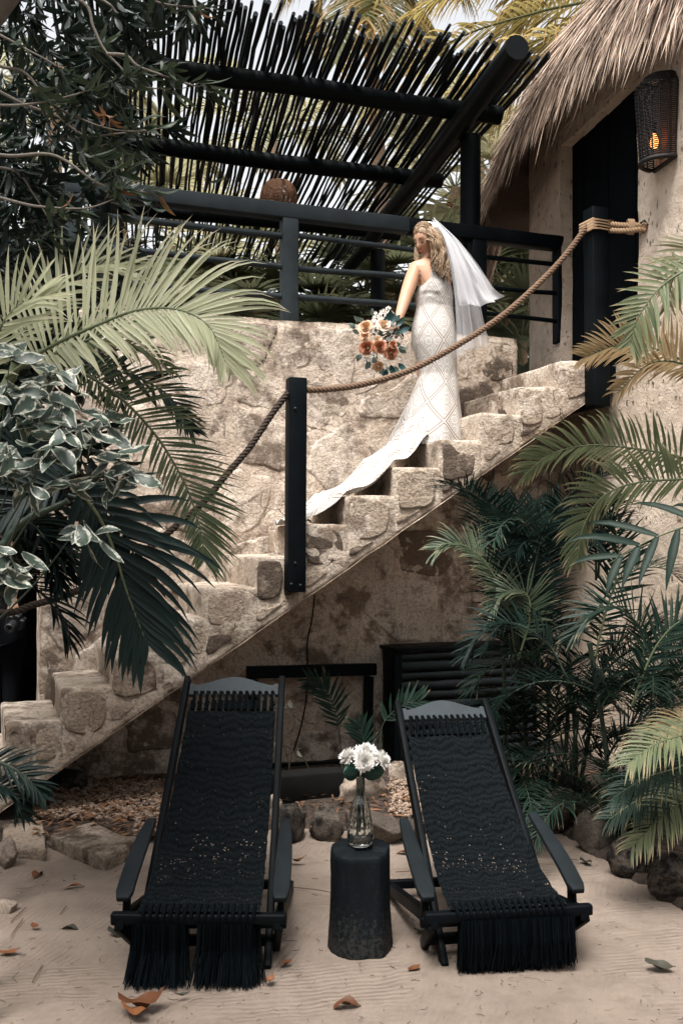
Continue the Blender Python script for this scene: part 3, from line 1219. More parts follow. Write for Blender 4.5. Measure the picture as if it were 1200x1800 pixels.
def build_railing():
    g = G()
    g.beam(wp(-2.04, 4.20, RD), wp(0.60, 4.20, RD), 0.11, 0.115, n=14, jit=0.006)
    part('top_rail', g, M_RAIL, rail, bev=0.008)
    g = G()
    g.beam(wp(0.60, 4.20, RD), wp(2.06, 4.20, RD), 0.115, 0.112, n=10, jit=0.006)
    part('top_rail', g, M_BLACK, rail, bev=0.008, label='blacker right stretch of the top rail')
    for s, w, zb, m in ((-1.98, 0.115, 3.05, M_RAIL), (-0.38, 0.125, 3.34, M_RAIL), (1.22, 0.13, 3.2, M_BLACK), (2.02, 0.13, 3.36, M_BLACK)):
        g = G()
        g.beam(wp(s, zb, RD), wp(s, 4.145, RD), w, 0.10, up=(NX, NY, 0), n=8, jit=0.005)
        part('post', g, m, rail, bev=0.008)
    k = 0
    for s0, s1 in ((-1.93, -0.43), (-0.33, 1.17), (1.27, 1.97)):
        for z in (4.02, 3.785, 3.56):
            k += 1
            g = G()
            g.tube(wob(wp(s0, z + R.uniform(-0.01, 0.01), RD), wp(s1, z + R.uniform(-0.02, 0.01), RD), 14, 0.018, k * 2.1, 1.4), R.uniform(0.019, 0.026), 9)
            part('rail_pole', g, M_RAIL if s0 < 0 else M_BLACK, rail)


build_railing()

# ------------------------------------------------------------------ rope handrail
p1 = thing('rope_post', 'tall black post on the middle steps with rope through its top', 'post', tuple(onw(519, 1040, 0.96)))
g = G()
g.beam(onw(518, 1040, 0.965), onw(521, 665, 0.965), 0.118, 0.10, up=(NX, NY, 0), n=8, jit=0.003)
part('shaft', g, M_BLACK, p1, bev=0.006)
for px, py in ((512, 1027), (528, 1029), (519, 990), (519, 718)):
    g = G()
    c = onw(px, py, 1.018)
    g.lathe([(0.0, 0.006), (0.008, 0.004), (0.01, 0.0)], (0, 0, 0), 10)
    Mb = Matrix.Translation(c) @ V((NX, NY, 0)).to_track_quat('Z', 'Y').to_matrix().to_4x4()
    g.v = [Mb @ p for p in g.v]
    part('bolt', g, M_RAIL, p1)
p2 = thing('rope_post', 'black square post at the head of the stairs in front of the hut door', 'post', tuple(onw(1049, 715, 0.965)))
g = G()
g.beam(onw(1049, 715, 0.965), onw(1046, 368, 0.965), 0.135, 0.125, up=(NX, NY, 0), n=8, jit=0.003)
part('shaft', g, M_BLACK, p2, bev=0.006)
p3 = thing('rope_post', 'black rope post at the foot of the stairs beyond the left edge', 'post', tuple(wp(-3.0, 0, 0.96)))
g = G()
g.beam(wp(-3.0, 0.0, 0.96), wp(-3.0, 1.55, 0.96), 0.118, 0.10, up=(NX, NY, 0), n=6, jit=0.003)
part('shaft', g, M_BLACK, p3, bev=0.006)


def rope(g, path, r=0.019, pitch=0.085, strands=3):
    pts = spline(path, max(40, int(sum((V(path[i + 1]) - V(path[i])).length for i in range(len(path) - 1)) / 0.012)))
    t0 = (pts[1] - pts[0]).normalized()
    x = t0.cross(V((0, 0, 1))).normalized()
    L = 0
    fr = []
    for i, p in enumerate(pts):
        t = (pts[min(i + 1, len(pts) - 1)] - pts[max(i - 1, 0)]).normalized()
        x = (x - t * x.dot(t)).normalized()
        if i:
            L += (p - pts[i - 1]).length
        fr.append((p, x.copy(), t.cross(x), L))
    for s in range(strands):
        g.tube([p + (x * math.cos(q) + y * math.sin(q)) * r * 0.62 for p, x, y, l in fr for q in [l / pitch * 2 * math.pi + s * 2 * math.pi / strands]], r * 0.62, 6)


g = G()
rope(g, [onw(532, 686, 0.965), onw(580, 684, 0.965), onw(640, 675, 0.965), onw(720, 651, 0.965), onw(800, 609, 0.965), onw(870, 564, 0.965), onw(920, 523, 0.965), onw(985, 458, 0.965), onw(1034, 394, 0.965)])
single('stair_rope', 'thick brown twisted rope sagging in front of the bride up to the top post', 'rope', g, M_ROPE, onw(760, 630, 0.965))
g = G()
rope(g, [onw(507, 690, 0.965), onw(480, 725, 0.965), onw(440, 785, 0.965), onw(400, 832, 0.965), onw(360, 880, 0.965), onw(310, 925, 0.965), onw(250, 972, 0.965), onw(180, 1018, 0.965), onw(120, 1045, 0.965), onw(60, 1063, 0.965), onw(0, 1077, 0.965), wp(-3.0, 1.36, 0.965)])
single('stair_rope', 'darker lower twisted rope running behind the fronds down to the left edge', 'rope', g, M_ROPEDK, onw(300, 930, 0.965))
lash = thing('rope_lashing', 'tan rope doubled from the top post to a hook in the hut wall', 'rope', tuple(onw(1064, 396, 0.965)))
hk = hp(1.30, 1.7, 0.05)
a, b = onw(1060, 392, 0.965), at(1137, 395, 6.92)
g = G()
rope(g, [a, a.lerp(b, 0.5) + V((0, 0, -0.01)), b], 0.017)
part('upper_strand', g, M_ROPELT, lash)
g = G()
a2, b2 = onw(1060, 404, 0.965), at(1134, 402, 6.92)
rope(g, [a2, a2.lerp(b2, 0.5) + V((0, 0, -0.01)), b2], 0.017)
part('lower_strand', g, M_ROPELT, lash)
g = G()
c = a.lerp(b, 0.62)
for i in range(5):
    cc = c + (b - a).normalized() * (0.012 * i - 0.02) + V((0, 0, -0.02))
    g.tube([cc + V((0.0, 0.035 * math.cos(q), 0.05 * math.sin(q))) for q in [k * math.pi / 8 for k in range(17)]], 0.007, 5, False)
part('binding', g, M_ROPELT, lash)
g = G()
for i in range(4):
    cc = onw(1047, 393 + i * 5, 0.965)
    h = 0.082
    g.tube([cc + V((UX * x + NX * y, UY * x + NY * y, 0)) for x, y in ((-h, -h), (h, -h), (h, h), (-h, h), (-h, -h))], 0.012, 6)
part('wrap', g, M_ROPELT, lash)
g = G()
g.tube([b + V((0.1, 0, 0.0)), b, b + V((-0.02, 0, 0.03)), b + V((-0.05, 0, 0.01))], 0.007, 6)
part('hook', g, M_BLACK, lash)

# wicker wall lamp beside the door
LT = 1.54
wl = thing('wicker_wall_lamp', 'black wicker wall lamp glowing orange beside the hut door', 'lamp', tuple(hp(LT, 4.4, 0.05)))


def wlp(v, q):
    """half cone on the wall: v up 0..1, q 0..pi round the front"""
    r = 0.14 + 0.035 * v
    if v > 0.88: r -= 0.5 * (v - 0.88)
    return hp(LT + r * 1.0 * math.cos(q), 4.22 + 0.56 * v, 0.015 + r * 1.15 * math.sin(q))


g = G()
for i in range(44):
    g.tube([wlp(i / 43, k * math.pi / 20) + HN * (0.005 * (-1) ** (k + i)) for k in range(21)], 0.0048, 4, False)
part('weave', g, M_WICKBK, wl, kind='stuff')
g = G()
for j in range(11):
    g.tube([wlp(k / 10, j * math.pi / 10) for k in range(11)], 0.006, 5)
part('rib', g, M_WICKBK, wl, kind='stuff')
g = G()
g.tube([wlp(0, k * math.pi / 20) for k in range(21)] + [wlp(0, 0)], 0.016, 7)
part('lower_rim', g, M_WICKBK, wl)
g = G()
g.tube([wlp(1, k * math.pi / 20) for k in range(21)] + [wlp(1, 0)], 0.012, 7)
part('upper_rim', g, M_WICKBK, wl)
m, t, b_ = newmat('glowing bulb')
b_.inputs['Emission Color'].default_value = (1.0, 0.30, 0.06, 1)
b_.inputs['Emission Strength'].default_value = 2.6
g = G()
g.lathe([(0.004, 0), (0.022, 0.015), (0.03, 0.045), (0.022, 0.075), (0.012, 0.10), (0.004, 0.11)], hp(LT, 4.31, 0.09), 12, capt=True)
part('bulb', g, m, wl)
g = G()
g.lathe([(0.014, 0), (0.014, 0.07)], hp(LT, 4.42, 0.09), 10, capt=True)
part('socket', g, M_DARK, wl)
g = G()
g.beam(hp(LT, 4.27, 0.01), hp(LT, 4.77, 0.01), 0.16, 0.012, up=tuple(HN))
part('back_plate', g, plain('lamp back plate', (0.35, 0.17, 0.08), 0.6), wl)


# ------------------------------------------------------------------ lounge chairs
M_SLING, t, b_ = newmat('woven black cord')
uvn = t.nodes.new('ShaderNodeUVMap')
sxn = t.nodes.new('ShaderNodeSeparateXYZ')
t.links.new(uvn.outputs[0], sxn.inputs[0])
wv_ = math_n(t, 'ADD', math_n(t, 'MULTIPLY', sxn.outputs[1], 210.0), math_n(t, 'MULTIPLY', noise_t(t, uvn.outputs[0], 6, 3), 22.0))
row = math_n(t, 'ADD', math_n(t, 'MULTIPLY', math_n(t, 'SINE', wv_), 0.5), 0.5)
cordx = math_n(t, 'ADD', math_n(t, 'MULTIPLY', math_n(t, 'SINE', math_n(t, 'MULTIPLY', sxn.outputs[0], 300.0)), 0.5), 0.5)
nz_ = noise_t(t, uvn.outputs[0], 60, 4, 0.7)
hgt_ = math_n(t, 'ADD', math_n(t, 'MULTIPLY', row, 0.7), math_n(t, 'ADD', math_n(t, 'MULTIPLY', cordx, 0.5), math_n(t, 'MULTIPLY', nz_, 0.8)))
t.links.new(mix(t, ramp(t, hgt_, [(0.5, 0), (1.6, 1)]), (0.0012, 0.0020, 0.0026), (0.0075, 0.0100, 0.0115)), b_.inputs['Base Color'])
b_.inputs['Roughness'].default_value = 0.9
b_.inputs['Specular IOR Level'].default_value = 0.06
bump(t, b_, hgt_, 0.8, 0.006)

def lounge(label, loc, rz, top_y, top_z, hw_top, hw_bot, fr_groups, seed, splay=1.0):
    ch = thing('lounge_chair', label, 'lounge chair', loc, rz, 'black macrame lounge chairs on the sand')
    ORG[ch.name] = V((0, 0, 0))
    rnd = random.Random(seed)
    foot = lambda sx: V((sx * hw_bot, 0.0, 0.0))
    top = lambda sx: V((sx * hw_top, top_y, top_z))
    for sx in (-1, 1):
        g = G()
        a, b = foot(sx), top(sx)
        g.beam(a, b, 0.030, 0.052, up=(0, -0.6, 0.8), n=8, jit=0.002)
        part('back_rail', g, M_BLACK, ch, bev=0.005)
    # crest board with a wavy upper edge and notches below
    g = G()
    d = (top(1) - foot(1)).normalized()
    nrm = V((0, -d.z, d.y))
    c0 = (top(1) + top(-1)) / 2 - d * 0.115
    nx = 72
    hwc = hw_top - 0.018
    lo, hi = [], []
    for i in range(nx + 1):
        u = -1 + 2 * i / nx
        up = 0.088 + 0.030 * math.cos(u * math.pi) * (1 - 0.1 * abs(u)) + (0.012 if abs(u) > 0.9 else 0)
        x = u * hwc
        notch = 0.026 * max(0.0, math.sin((u * 0.5 + 0.5) * math.pi * 28)) ** 0.6 if abs(u) < 0.92 else 0
        lo.append((x, notch))
        hi.append((x, up))
    vv, ff = [], []
    for side in (-1, 1):
        for (x, y) in lo + hi:
            vv.append(c0 + V((x, 0, 0)) + d * y + nrm * 0.012 * side)
    m = nx + 1
    for i in range(nx):
        ff += [(i, i + 1, m + i + 1, m + i), (2 * m + i + 1, 2 * m + i, 3 * m + i, 3 * m + i + 1),
               (i + 1, i, 2 * m + i, 2 * m + i + 1), (m + i, m + i + 1, 3 * m + i + 1, 3 * m + i)]
    g.add(vv, ff)
    part('crest_board', g, M_CREST, ch, smooth=False, bev=0.003)
    # seat frame
    by, bz = -0.075, 0.225
    g = G()
    n = 44
    vv, ff = [], []
    L = 0.318
    for q in range(1):
        g.beam(V((-0.342, by + 0.012, bz)), V((0.342, by + 0.012, bz)), 0.042, 0.044, n=24, jit=0.004)
    part('front_bar', g, M_BLACK, ch, bev=0.008)
    for sx in (-1, 1):
        g = G()
        g.beam(V((sx * 0.305, by - 0.01, bz - 0.01)), V((sx * 0.30, 0.86, 0.03)), 0.034, 0.055, n=6, jit=0.002)
        part('seat_rail', g, M_BLACK, ch, bev=0.006)
        # arm: a flat board widening to the front
        g = G()
        a, b = V((sx * 0.300, 0.52, 0.445)), V((sx * 0.312, -0.005, 0.275))
        pts = spline([a, a.lerp(b, 0.3) + V((sx * 0.004, 0, 0.008)), a.lerp(b, 0.7) + V((sx * 0.004, 0, 0.010)), b], 12)
        vv, ff = [], []
        for i, p in enumerate(pts):
            w = 0.020 + 0.015 * math.sin(min(1, i / 8) * math.pi / 2) - (0.010 if i == 12 else 0)
            up = V((0, -0.3, 0.95)) * 0.012
            for s2, s3 in ((-1, -1), (1, -1), (1, 1), (-1, 1)):
                vv.append(p + V((s2 * w, 0, 0)) + up * s3)
        for i in range(12):
            for j in range(4):
                k = (j + 1) % 4
                ff.append((i * 4 + j, i * 4 + k, i * 4 + 4 + k, i * 4 + 4 + j))
        ff += [(3, 2, 1, 0), (48, 49, 50, 51)]
        g.add(vv, ff)
        part('arm', g, M_ARM, ch, bev=0.005)
        g = G()
        g.beam(V((sx * 0.312, 0.06, 0.17)), V((sx * 0.310, 0.07, 0.292)), 0.028, 0.05, up=(0, 1, 0), n=3, jit=0.002, taper=0.9)
        part('arm_support', g, M_BLACK, ch, bev=0.005)
        g = G()
        g.beam(V((sx * 0.315, by + 0.0, bz - 0.02)), V((sx * 0.285, 0.19, 0.015)), 0.03, 0.05, up=(0, 0.5, 0.8), n=3, jit=0.002)
        part('leg', g, M_BLACK, ch, bev=0.006)
    for y, z, hw in ((0.10, 0.075, 0.30), (0.80, 0.06, 0.31), (0.04, 0.17, 0.335)):
        g = G()
        g.beam(V((-hw, y, z)), V((hw, y, z)), 0.03, 0.042, n=6, jit=0.002)
        part('cross_bar', g, M_BLACK, ch, bev=0.005)
    # woven sling: an open net with real holes
    b0, b1 = V((0, by, bz + 0.030)), c0 - d * 0.03

    def sl(u, t):
        p = b0.lerp(b1, t)
        x = (u - 0.5) * 2 * (0.240 + (hw_top - 0.026 - 0.240) * t)
        x += 0.003 * noise.noise(V((t * 30, u * 3, seed)))
        sag = 0.60 * t * (1 - t) * (1.05 - 0.45 * t)
        edge = (2 * u - 1) ** 2
        p = p + V((x, 0, 0)) - nrm * 0 + V((0, 0, -sag * (1 - 0.10 * edge)))
        rip = math.sin(t * 70 + 0.9 * math.sin(u * 9 + seed) + noise.noise(V((u * 4, t * 9, seed))) * 2.0)
        return p + V((0, -0.5, 0.8)) * (0.0045 * rip + 0.003 * noise.noise(V((u * 40, t * 120, seed))))
    nu, nv = 96, 250
    tmp = G().grid(nu, nv, sl)
    hol = random.Random(seed + 1)
    keep = []
    for j in range(nv):
        t = j / nv
        rowp = noise.noise(V((j * 0.35, seed, 0)))
        for i in range(nu):
            f = i / nu
            pr = 0.003
            if 0.02 < t < 0.42:
                pr = 0.048 * max(0, 0.55 + noise.noise(V((f * 7, t * 10, seed))) + 0.5 * rowp) * (0.4 + 0.6 * (1 if i % 4 == 1 else 0) + 0.5 * (1 if j % 3 == 0 else 0))
            elif t > 0.955:
                pr = 0.0 if (i % 8) in (1, 2, 3, 4, 5) else 0.9
            elif t > 0.8:
                pr = 0.02 * max(0, noise.noise(V((f * 9, t * 30, seed))) + 0.2)
            elif t > 0.45:
                pr = 0.016 * max(0, noise.noise(V((f * 9, t * 22, seed))) + 0.25)
            if hol.random() > pr:
                keep.append(tmp.f[j * nu + i])
    tmp.f = keep
    part('sling', tmp, M_SLING, ch)
    # loops round the front bar and through the crest notches
    g = G()
    for i in range(17):
        x = -0.215 + 0.43 * i / 16
        g.tube([V((x, by - 0.022, bz + 0.012)), V((x, by - 0.008, bz + 0.028)), V((x, by + 0.012, bz + 0.036)), V((x, by + 0.055, bz + 0.036))], [0.004, 0.008, 0.0095, 0.008], 6)
    part('bar_loops', g, M_CORD, ch, kind='stuff')
    g = G()
    for i in range(13):
        x = (-0.46 + 0.92 * i / 12) * 2 * (hwc - 0.012)
        q = c0 + V((x, 0, 0))
        g.tube([q - d * 0.09, q - d * 0.03 - nrm * -0.006, q + d * 0.018 + nrm * 0.015, q + d * 0.024 - nrm * 0.002, q + d * 0.01 - nrm * 0.016], [0.010, 0.008, 0.0055, 0.005, 0.005], 6)
    part('crest_loops', g, M_CORD, ch, kind='stuff')
    # fringe hanging from the front bar
    g = G()
    for (x0, x1, y0, ln) in fr_groups:
        cnt = int((x1 - x0) / 0.0006)
        xm = (x0 + x1) / 2
        for i in range(cnt):
            x = rnd.uniform(x0, x1)
            sp = (x - xm) * rnd.uniform(0.05, 0.32) * splay
            yy = by + rnd.uniform(-0.02, 0.03) + y0
            le = ln * rnd.uniform(0.82, 1.06)
            zt = bz - 0.01
            p = [V((x, yy, zt)), V((x + sp * 0.2 + rnd.gauss(0, 0.003), yy - 0.012, zt - le * 0.5)), V((x + sp + rnd.gauss(0, 0.007), yy - rnd.uniform(0.03, 0.11) * splay, max(0.004, zt - le)))]
            w = rnd.uniform(0.0013, 0.0028)
            a = rnd.uniform(0, 3.14)
            wv = V((math.cos(a) * w, math.sin(a) * w, 0))
            g.add([p[0] - wv, p[0] + wv, p[1] - wv, p[1] + wv, p[2] - wv, p[2] + wv], [(0, 1, 3, 2), (2, 3, 5, 4)])
    part('fringe', g, M_CORD, ch, smooth=False, kind='stuff')
    return ch


lounge('left black lounge chair with a woven cord seat and parted bushy fringe', (-0.555, 3.95, 0.0), rad(-0.5), 1.16, 0.99, 0.242, 0.262,
       ((-0.255, -0.05, 0.0, 0.225), (-0.12, -0.045, 0.03, 0.21), (0.0, 0.215, -0.01, 0.228), (0.02, 0.235, 0.012, 0.23), (-0.24, -0.08, -0.015, 0.225)), 3)
lounge('right black lounge chair angled by the palms with a straight hanging fringe', (0.652, 4.0, 0.0), rad(8.5), 1.03, 0.885, 0.225, 0.245,
       ((-0.20, 0.26, 0.0, 0.205), (-0.20, 0.10, 0.02, 0.215), (-0.2, 0.26, -0.012, 0.19)), 8, 0.12)

# straws fallen on the seats are left to the weave; stump side table
SC = V((0.085, 4.16, 0.0))
SH = 0.425
g = G()


def stump_r(r, z, q):
    n1 = noise.noise(V((math.cos(q) * 1.6, math.sin(q) * 1.6, z * 0.9)))
    n2 = noise.noise(V((math.cos(q) * 5, math.sin(q) * 5, z * 2.6))) + 0.7 * noise.noise(V((math.cos(q) * 11, math.sin(q) * 11, z * 9)))
    flare = 1 + 0.09 * max(0, (0.18 - z) / 0.18) ** 1.2
    return r * (1 + 0.13 * n1 + 0.045 * n2) * (flare if z < 0.2 else 1)


prof = [(0.124, -0.01)] + [(0.127 - 0.004 * i / 14, 0.43 * i / 14) for i in range(0, 14)] + [(0.122, SH - 0.006), (0.116, SH), (0.07, SH + 0.001), (0.002, SH + 0.002)]
g.lathe(prof, SC, 72, stump_r)
# the sawn top slopes and steps down at the front
for i, p in enumerate(g.v):
    if p.z > 0.30:
        rel = p - SC
        if rel.y < -0.045 + 0.02 * math.sin(rel.x * 30):
            p.z -= 0.016 * min(1.0, (p.z - 0.30) / 0.1)
single('stump_table', 'charred black tree stump used as a side table between the chairs', 'stump', g, M_STUMP, SC)

# glass vase
VC = V((0.078, 4.155, SH + 0.003))
mgl, t, b_ = newmat('cut glass')
b_.inputs['Base Color'].default_value = (0.93, 0.97, 0.96, 1)
b_.inputs['Transmission Weight'].default_value = 1.0
b_.inputs['Roughness'].default_value = 0.03
b_.inputs['IOR'].default_value = 1.48
vase = thing('glass_vase', 'slender cut glass bottle vase standing on the black stump', 'vase', tuple(VC))


def vase_r(r, z, q):
    if 0.015 < z < 0.105:
        a = abs(math.sin(q * 6 + z * 62)) + abs(math.sin(q * 6 - z * 62))
        return r - 0.0032 * (1 - min(1, a * 0.75)) + 0.0016
    if 0.105 <= z < 0.19:
        return r - 0.0016 * abs(math.sin(q * 6))
    return r


pr = [(0.030, 0.0), (0.047, 0.004), (0.054, 0.016)] + [(0.0545 - 0.0005 * i, 0.02 + 0.0085 * i) for i in range(1, 11)] + [(0.047, 0.118), (0.044, 0.135), (0.041, 0.155), (0.037, 0.172), (0.029, 0.190), (0.021, 0.206), (0.0175, 0.222), (0.0165, 0.25), (0.0170, 0.275), (0.0195, 0.290), (0.0215, 0.2955)]
inn = [(0.0195, 0.2955), (0.0160, 0.280), (0.0140, 0.25), (0.0150, 0.222), (0.018, 0.208), (0.026, 0.190), (0.034, 0.170), (0.040, 0.130), (0.046, 0.09), (0.048, 0.03), (0.044, 0.018), (0.002, 0.014)]
g = G().lathe(pr + inn, VC, 72, vase_r)
part('bottle', g, mgl, vase)
mw, t, b_ = newmat('water')
b_.inputs['Transmission Weight'].default_value = 1.0
b_.inputs['Roughness'].default_value = 0.0
b_.inputs['IOR'].default_value = 1.33
flow = thing('vase_flowers', 'white chrysanthemums with two broad dark leaves in the glass vase', 'flowers', tuple(VC + V((0, 0, 0.2))))
M_PETAL = plain('white petal', (0.86, 0.84, 0.80), 0.6, var=0.06, bd=0, sub=0.0)
M_FSTEM = plain('dark flower stem', (0.012, 0.032, 0.026), 0.5)


def mum(c, r, up, n, seed):
    rnd = random.Random(seed)
    g = G()
    up = V(up).normalized()
    x = up.orthogonal().normalized()
    y = up.cross(x)
    for i in range(n):
        f = i / n
        q = i * 2.39996
        el = rad(85 - 100 * f ** 0.85 + rnd.uniform(-16, 16))
        L = r * (0.55 + 0.5 * f) * rnd.uniform(0.85, 1.12)
        rd = x * math.cos(q) + y * math.sin(q)
        dr = rd * math.cos(el) + up * math.sin(el)
        sd_ = dr.cross(up).normalized() if abs(dr.dot(up)) < 0.98 else x
        nn = sd_.cross(dr)
        w = r * 0.085
        base = c + rd * r * 0.06
        p1, p2 = base + dr * L * 0.45, base + dr * L * 0.85 + nn * 0.12 * L * (1 - f)
        p3 = base + dr * L + nn * 0.10 * L
        g.add([base - sd_ * w * 0.4, base + sd_ * w * 0.4, p1 - sd_ * w, p1 - nn * w * 0.35, p1 + sd_ * w, p2 - sd_ * w * 0.95, p2 - nn * w * 0.3, p2 + sd_ * w * 0.95, p3],
              [(0, 3, 2), (0, 1, 3), (1, 4, 3), (2, 3, 6, 5), (3, 4, 7, 6), (5, 6, 8), (6, 7, 8)])
    return g


for i, (px, py, k, r, up) in enumerate(((643, 1325, 4.13, 0.052, (0.1, -0.55, 0.8)), (611, 1329, 4.16, 0.042, (-0.6, -0.3, 0.75)), (671, 1335, 4.12, 0.042, (0.7, -0.4, 0.6)), (641, 1338, 4.07, 0.044, (0.1, -0.85, 0.2)), (628, 1328, 4.19, 0.038, (-0.3, 0.0, 1.0)), (658, 1328, 4.18, 0.038, (0.4, 0.1, 0.9)))):
    c = at(px, py, k)
    part('blossom', mum(c, r, up, 190, i + 2), M_PETAL, flow)
    g = G().tube(spline([c, c.lerp(VC + V((0, 0, 0.30)), 0.6) + V((0.004 * (i - 1.5), 0, 0)), VC + V((0.004 * (i - 1.5), 0.003 * (-1) ** i, 0.27)), VC + V((0.02 * math.sin(i * 2), 0.02 * math.cos(i * 2), 0.05))], 14), 0.0032, 6)
    part('stem', g, M_FSTEM, flow)
M_BROAD = leaf_mat('broad dark leaf', (0.008, 0.030, 0.024), (0.014, 0.045, 0.034), 0.08, rough=0.3)
for sgn, px, py in ((-1, 607, 1364), (1, 672, 1362)):
    g = G()
    tip = at(px + sgn * 10, py, 4.10)
    base = VC + V((sgn * 0.01, -0.01, 0.31))

    def bl(u, v, sgn=sgn, tip=tip, base=base):
        p = base.lerp(tip, u) + V((0, 0, 0.018 * math.sin(u * 3.1)))
        w = 0.060 * math.sin(min(1, u * 1.15 + 0.05) * math.pi) ** 0.6
        a = (v - 0.5) * 2
        return p + V((0.0, -0.35, -0.95)) * a * w * 0.75 + V((0, 0.9, -0.3)) * (a * a) * w * 0.5
    g.grid(12, 8, bl)
    part('broad_leaf', g, M_BROAD, flow)

# ------------------------------------------------------------------ empty frame, pole box, timber
fr = thing('empty_frame', 'empty black rectangular wooden frame leaning on the wall under the stairs', 'frame', tuple(onw(548, 1365, 0.12)))
for (ax, ay), (bx, by_) in (((434, 1182), (660, 1176)), ((443, 1354), (654, 1346))):
    g = G()
    g.beam(onw(ax, ay, 0.12), onw(bx, by_, 0.12), 0.05, 0.09, up=(0, 0, 1), n=3, jit=0.002)
    part('cross_piece', g, M_BLACK, fr, smooth=False, bev=0.004)
for (ax, ay), (bx, by_) in (((445, 1194), (446, 1342)), ((648, 1189), (645, 1334))):
    g = G()
    g.beam(onw(ax, ay, 0.12), onw(bx, by_, 0.12), 0.05, 0.093, up=(NX, NY, 0), n=3, jit=0.002)
    part('upright', g, M_BLACK, fr, smooth=False, bev=0.004)

bx_ = thing('pole_cover_box', 'low black box clad in horizontal poles against the wall behind the right chair', 'box', tuple(onw(800, 1350, 0.3)))


def box_pt(px, py, d):
    return onw(px, py, d)


A0, A1 = onw(703, 1350, 0.34), onw(940, 1350, 0.34)
zt = onw(700, 1148, 0.34).z
for i in range(12):
    z = 0.03 + (zt - 0.06) * i / 11
    g = G()
    rr = 0.036 + 0.005 * math.sin(i * 2.7)
    g.tube([V((p.x, p.y, z)) + noise.noise_vector(V((j * 0.6, i, 3))) * 0.008 for j, p in enumerate([A0.lerp(A1, q / 12) for q in range(13)])], [rr * (1 + 0.06 * math.sin(j * 1.3 + i)) for j in range(13)], 9)
    part('pole', g, M_STICK, bx_)
nd = V((NX, NY, 0))
g = G()
g.beam(A0 + V((-0.02, 0, -A0.z)) - nd * 0.02, A0 + V((-0.02, 0, zt - A0.z + 0.01)) - nd * 0.02, 0.07, 0.10, up=tuple(nd), n=4, jit=0.004)
part('corner_post', g, M_BLACK, bx_, bev=0.006)
g = G()
ms, ma = (A0 + A1) / 2, (A1 - A0)
g.beam(V((A0.x, A0.y, zt + 0.022)) - nd * 0.125 - V((UX, UY, 0)) * 0.05, V((A1.x, A1.y, zt + 0.022)) - nd * 0.125, 0.33, 0.03, n=8, jit=0.005)
part('lid', g, M_BLACK, bx_, bev=0.006)
g = G()
g.beam(V((A0.x, A0.y, 0.0)) - nd * 0.16 + V((-0.01, 0, 0)), V((A0.x, A0.y, zt)) - nd * 0.16 + V((-0.01, 0, 0)), 0.03, 0.24, up=tuple(nd), n=3, jit=0.002)
part('side_panel', g, M_BLACK, bx_, bev=0.004)

g = G()
g.beam(gnd(478, 1425) + V((0, 0.1, 0.11)), gnd(602, 1412) + V((0, 0.1, 0.10)), 0.14, 0.20, n=12, jit=0.016)
single('old_timber', 'cracked dark timber beam lying on the ground below the empty frame', 'timber', g, paint_mat('old wet timber', (0.007, 0.0068, 0.0066), 0.9, 1.0, (0.035, 0.03, 0.025), 0.4, 0.05), gnd(540, 1425), bev=0.012)

# ------------------------------------------------------------------ rocks of the bed border
ROCKS = [
    (641, 1418, 0.05, (0.205, 0.12, 0.125), M_PALEROCK, 1, 'pale rough rock propped behind the glass vase'),
    (505, 1482, 0.03, (0.20, 0.10, 0.12), M_ROCK, 2, 'dark border rock beside the left chair arm'),
    (572, 1478, 0.03, (0.17, 0.11, 0.12), M_ROCK, 3, 'mossy dark border rock left of the stump'),
    (662, 1484, 0.03, (0.25, 0.10, 0.14), M_ROCK, 4, 'big dark border rock just behind the stump top'),
    (727, 1482, 0.03, (0.10, 0.10, 0.09), M_ROCK, 5, 'smaller border rock left of the right chair'),
    (700, 1385, 0.05, (0.11, 0.10, 0.11), M_PALEROCK, 6, 'rounded grey brown rock in front of the pole box corner'),
    (740, 1402, 0.04, (0.10, 0.10, 0.12), M_PALEROCK, 7, 'upright flat rock touching the right chair rail'),
    (483, 1452, 0.02, (0.06, 0.06, 0.15), M_PALEROCK, 8, 'narrow upright rock beside the left chair back rail'),
    (905, 1425, 0.03, (0.16, 0.12, 0.10), M_ROCK, 9, 'low dark rock behind the right chair back'),
    (975, 1462, 0.05, (0.18, 0.13, 0.15), M_ROCK, 10, 'dark rock at the edge of the sand under the palms'),
    (1048, 1500, 0.05, (0.17, 0.14, 0.16), M_ROCK, 11, 'jagged dark rock right of the right chair arm'),
    (1115, 1545, 0.04, (0.16, 0.14, 0.14), M_ROCK, 12, 'dark rock below the arching right palm fronds'),
    (1185, 1590, 0.04, (0.15, 0.13, 0.13), M_ROCK, 13, 'dark rock at the right edge of the sand'),
    (5, 1530, 0.02, (0.07, 0.12, 0.11), M_PALEROCK, 14, 'pale rock cut by the left edge of the photo'),
    (2, 1610, 0.0, (0.06, 0.07, 0.05), M_PALEROCK, 15, 'small pale stone at the left edge in front of the slabs'),
    (838, 1432, 0.02, (0.12, 0.09, 0.07), M_ROCK, 16, 'low rock half hidden behind the right chair sling'),
    (1010, 1420, 0.04, (0.14, 0.12, 0.12), M_ROCK, 17, 'rear dark rock among the palm stems'),
    (100, 1400, 0.05, (0.22, 0.14, 0.12), M_ROCK, 18, 'dark rock in the shadow under the lowest steps'),
]
for px, py, z, sz, m, sd_, lab in ROCKS:
    p = gnd(px, py)
    g = rock(p + V((0, 0.06, z + sz[2] * 0.35)), sz, sd_, 0.30, 4, sd_ * 0.7)
    single('rock', lab, 'rock', g, m, p)


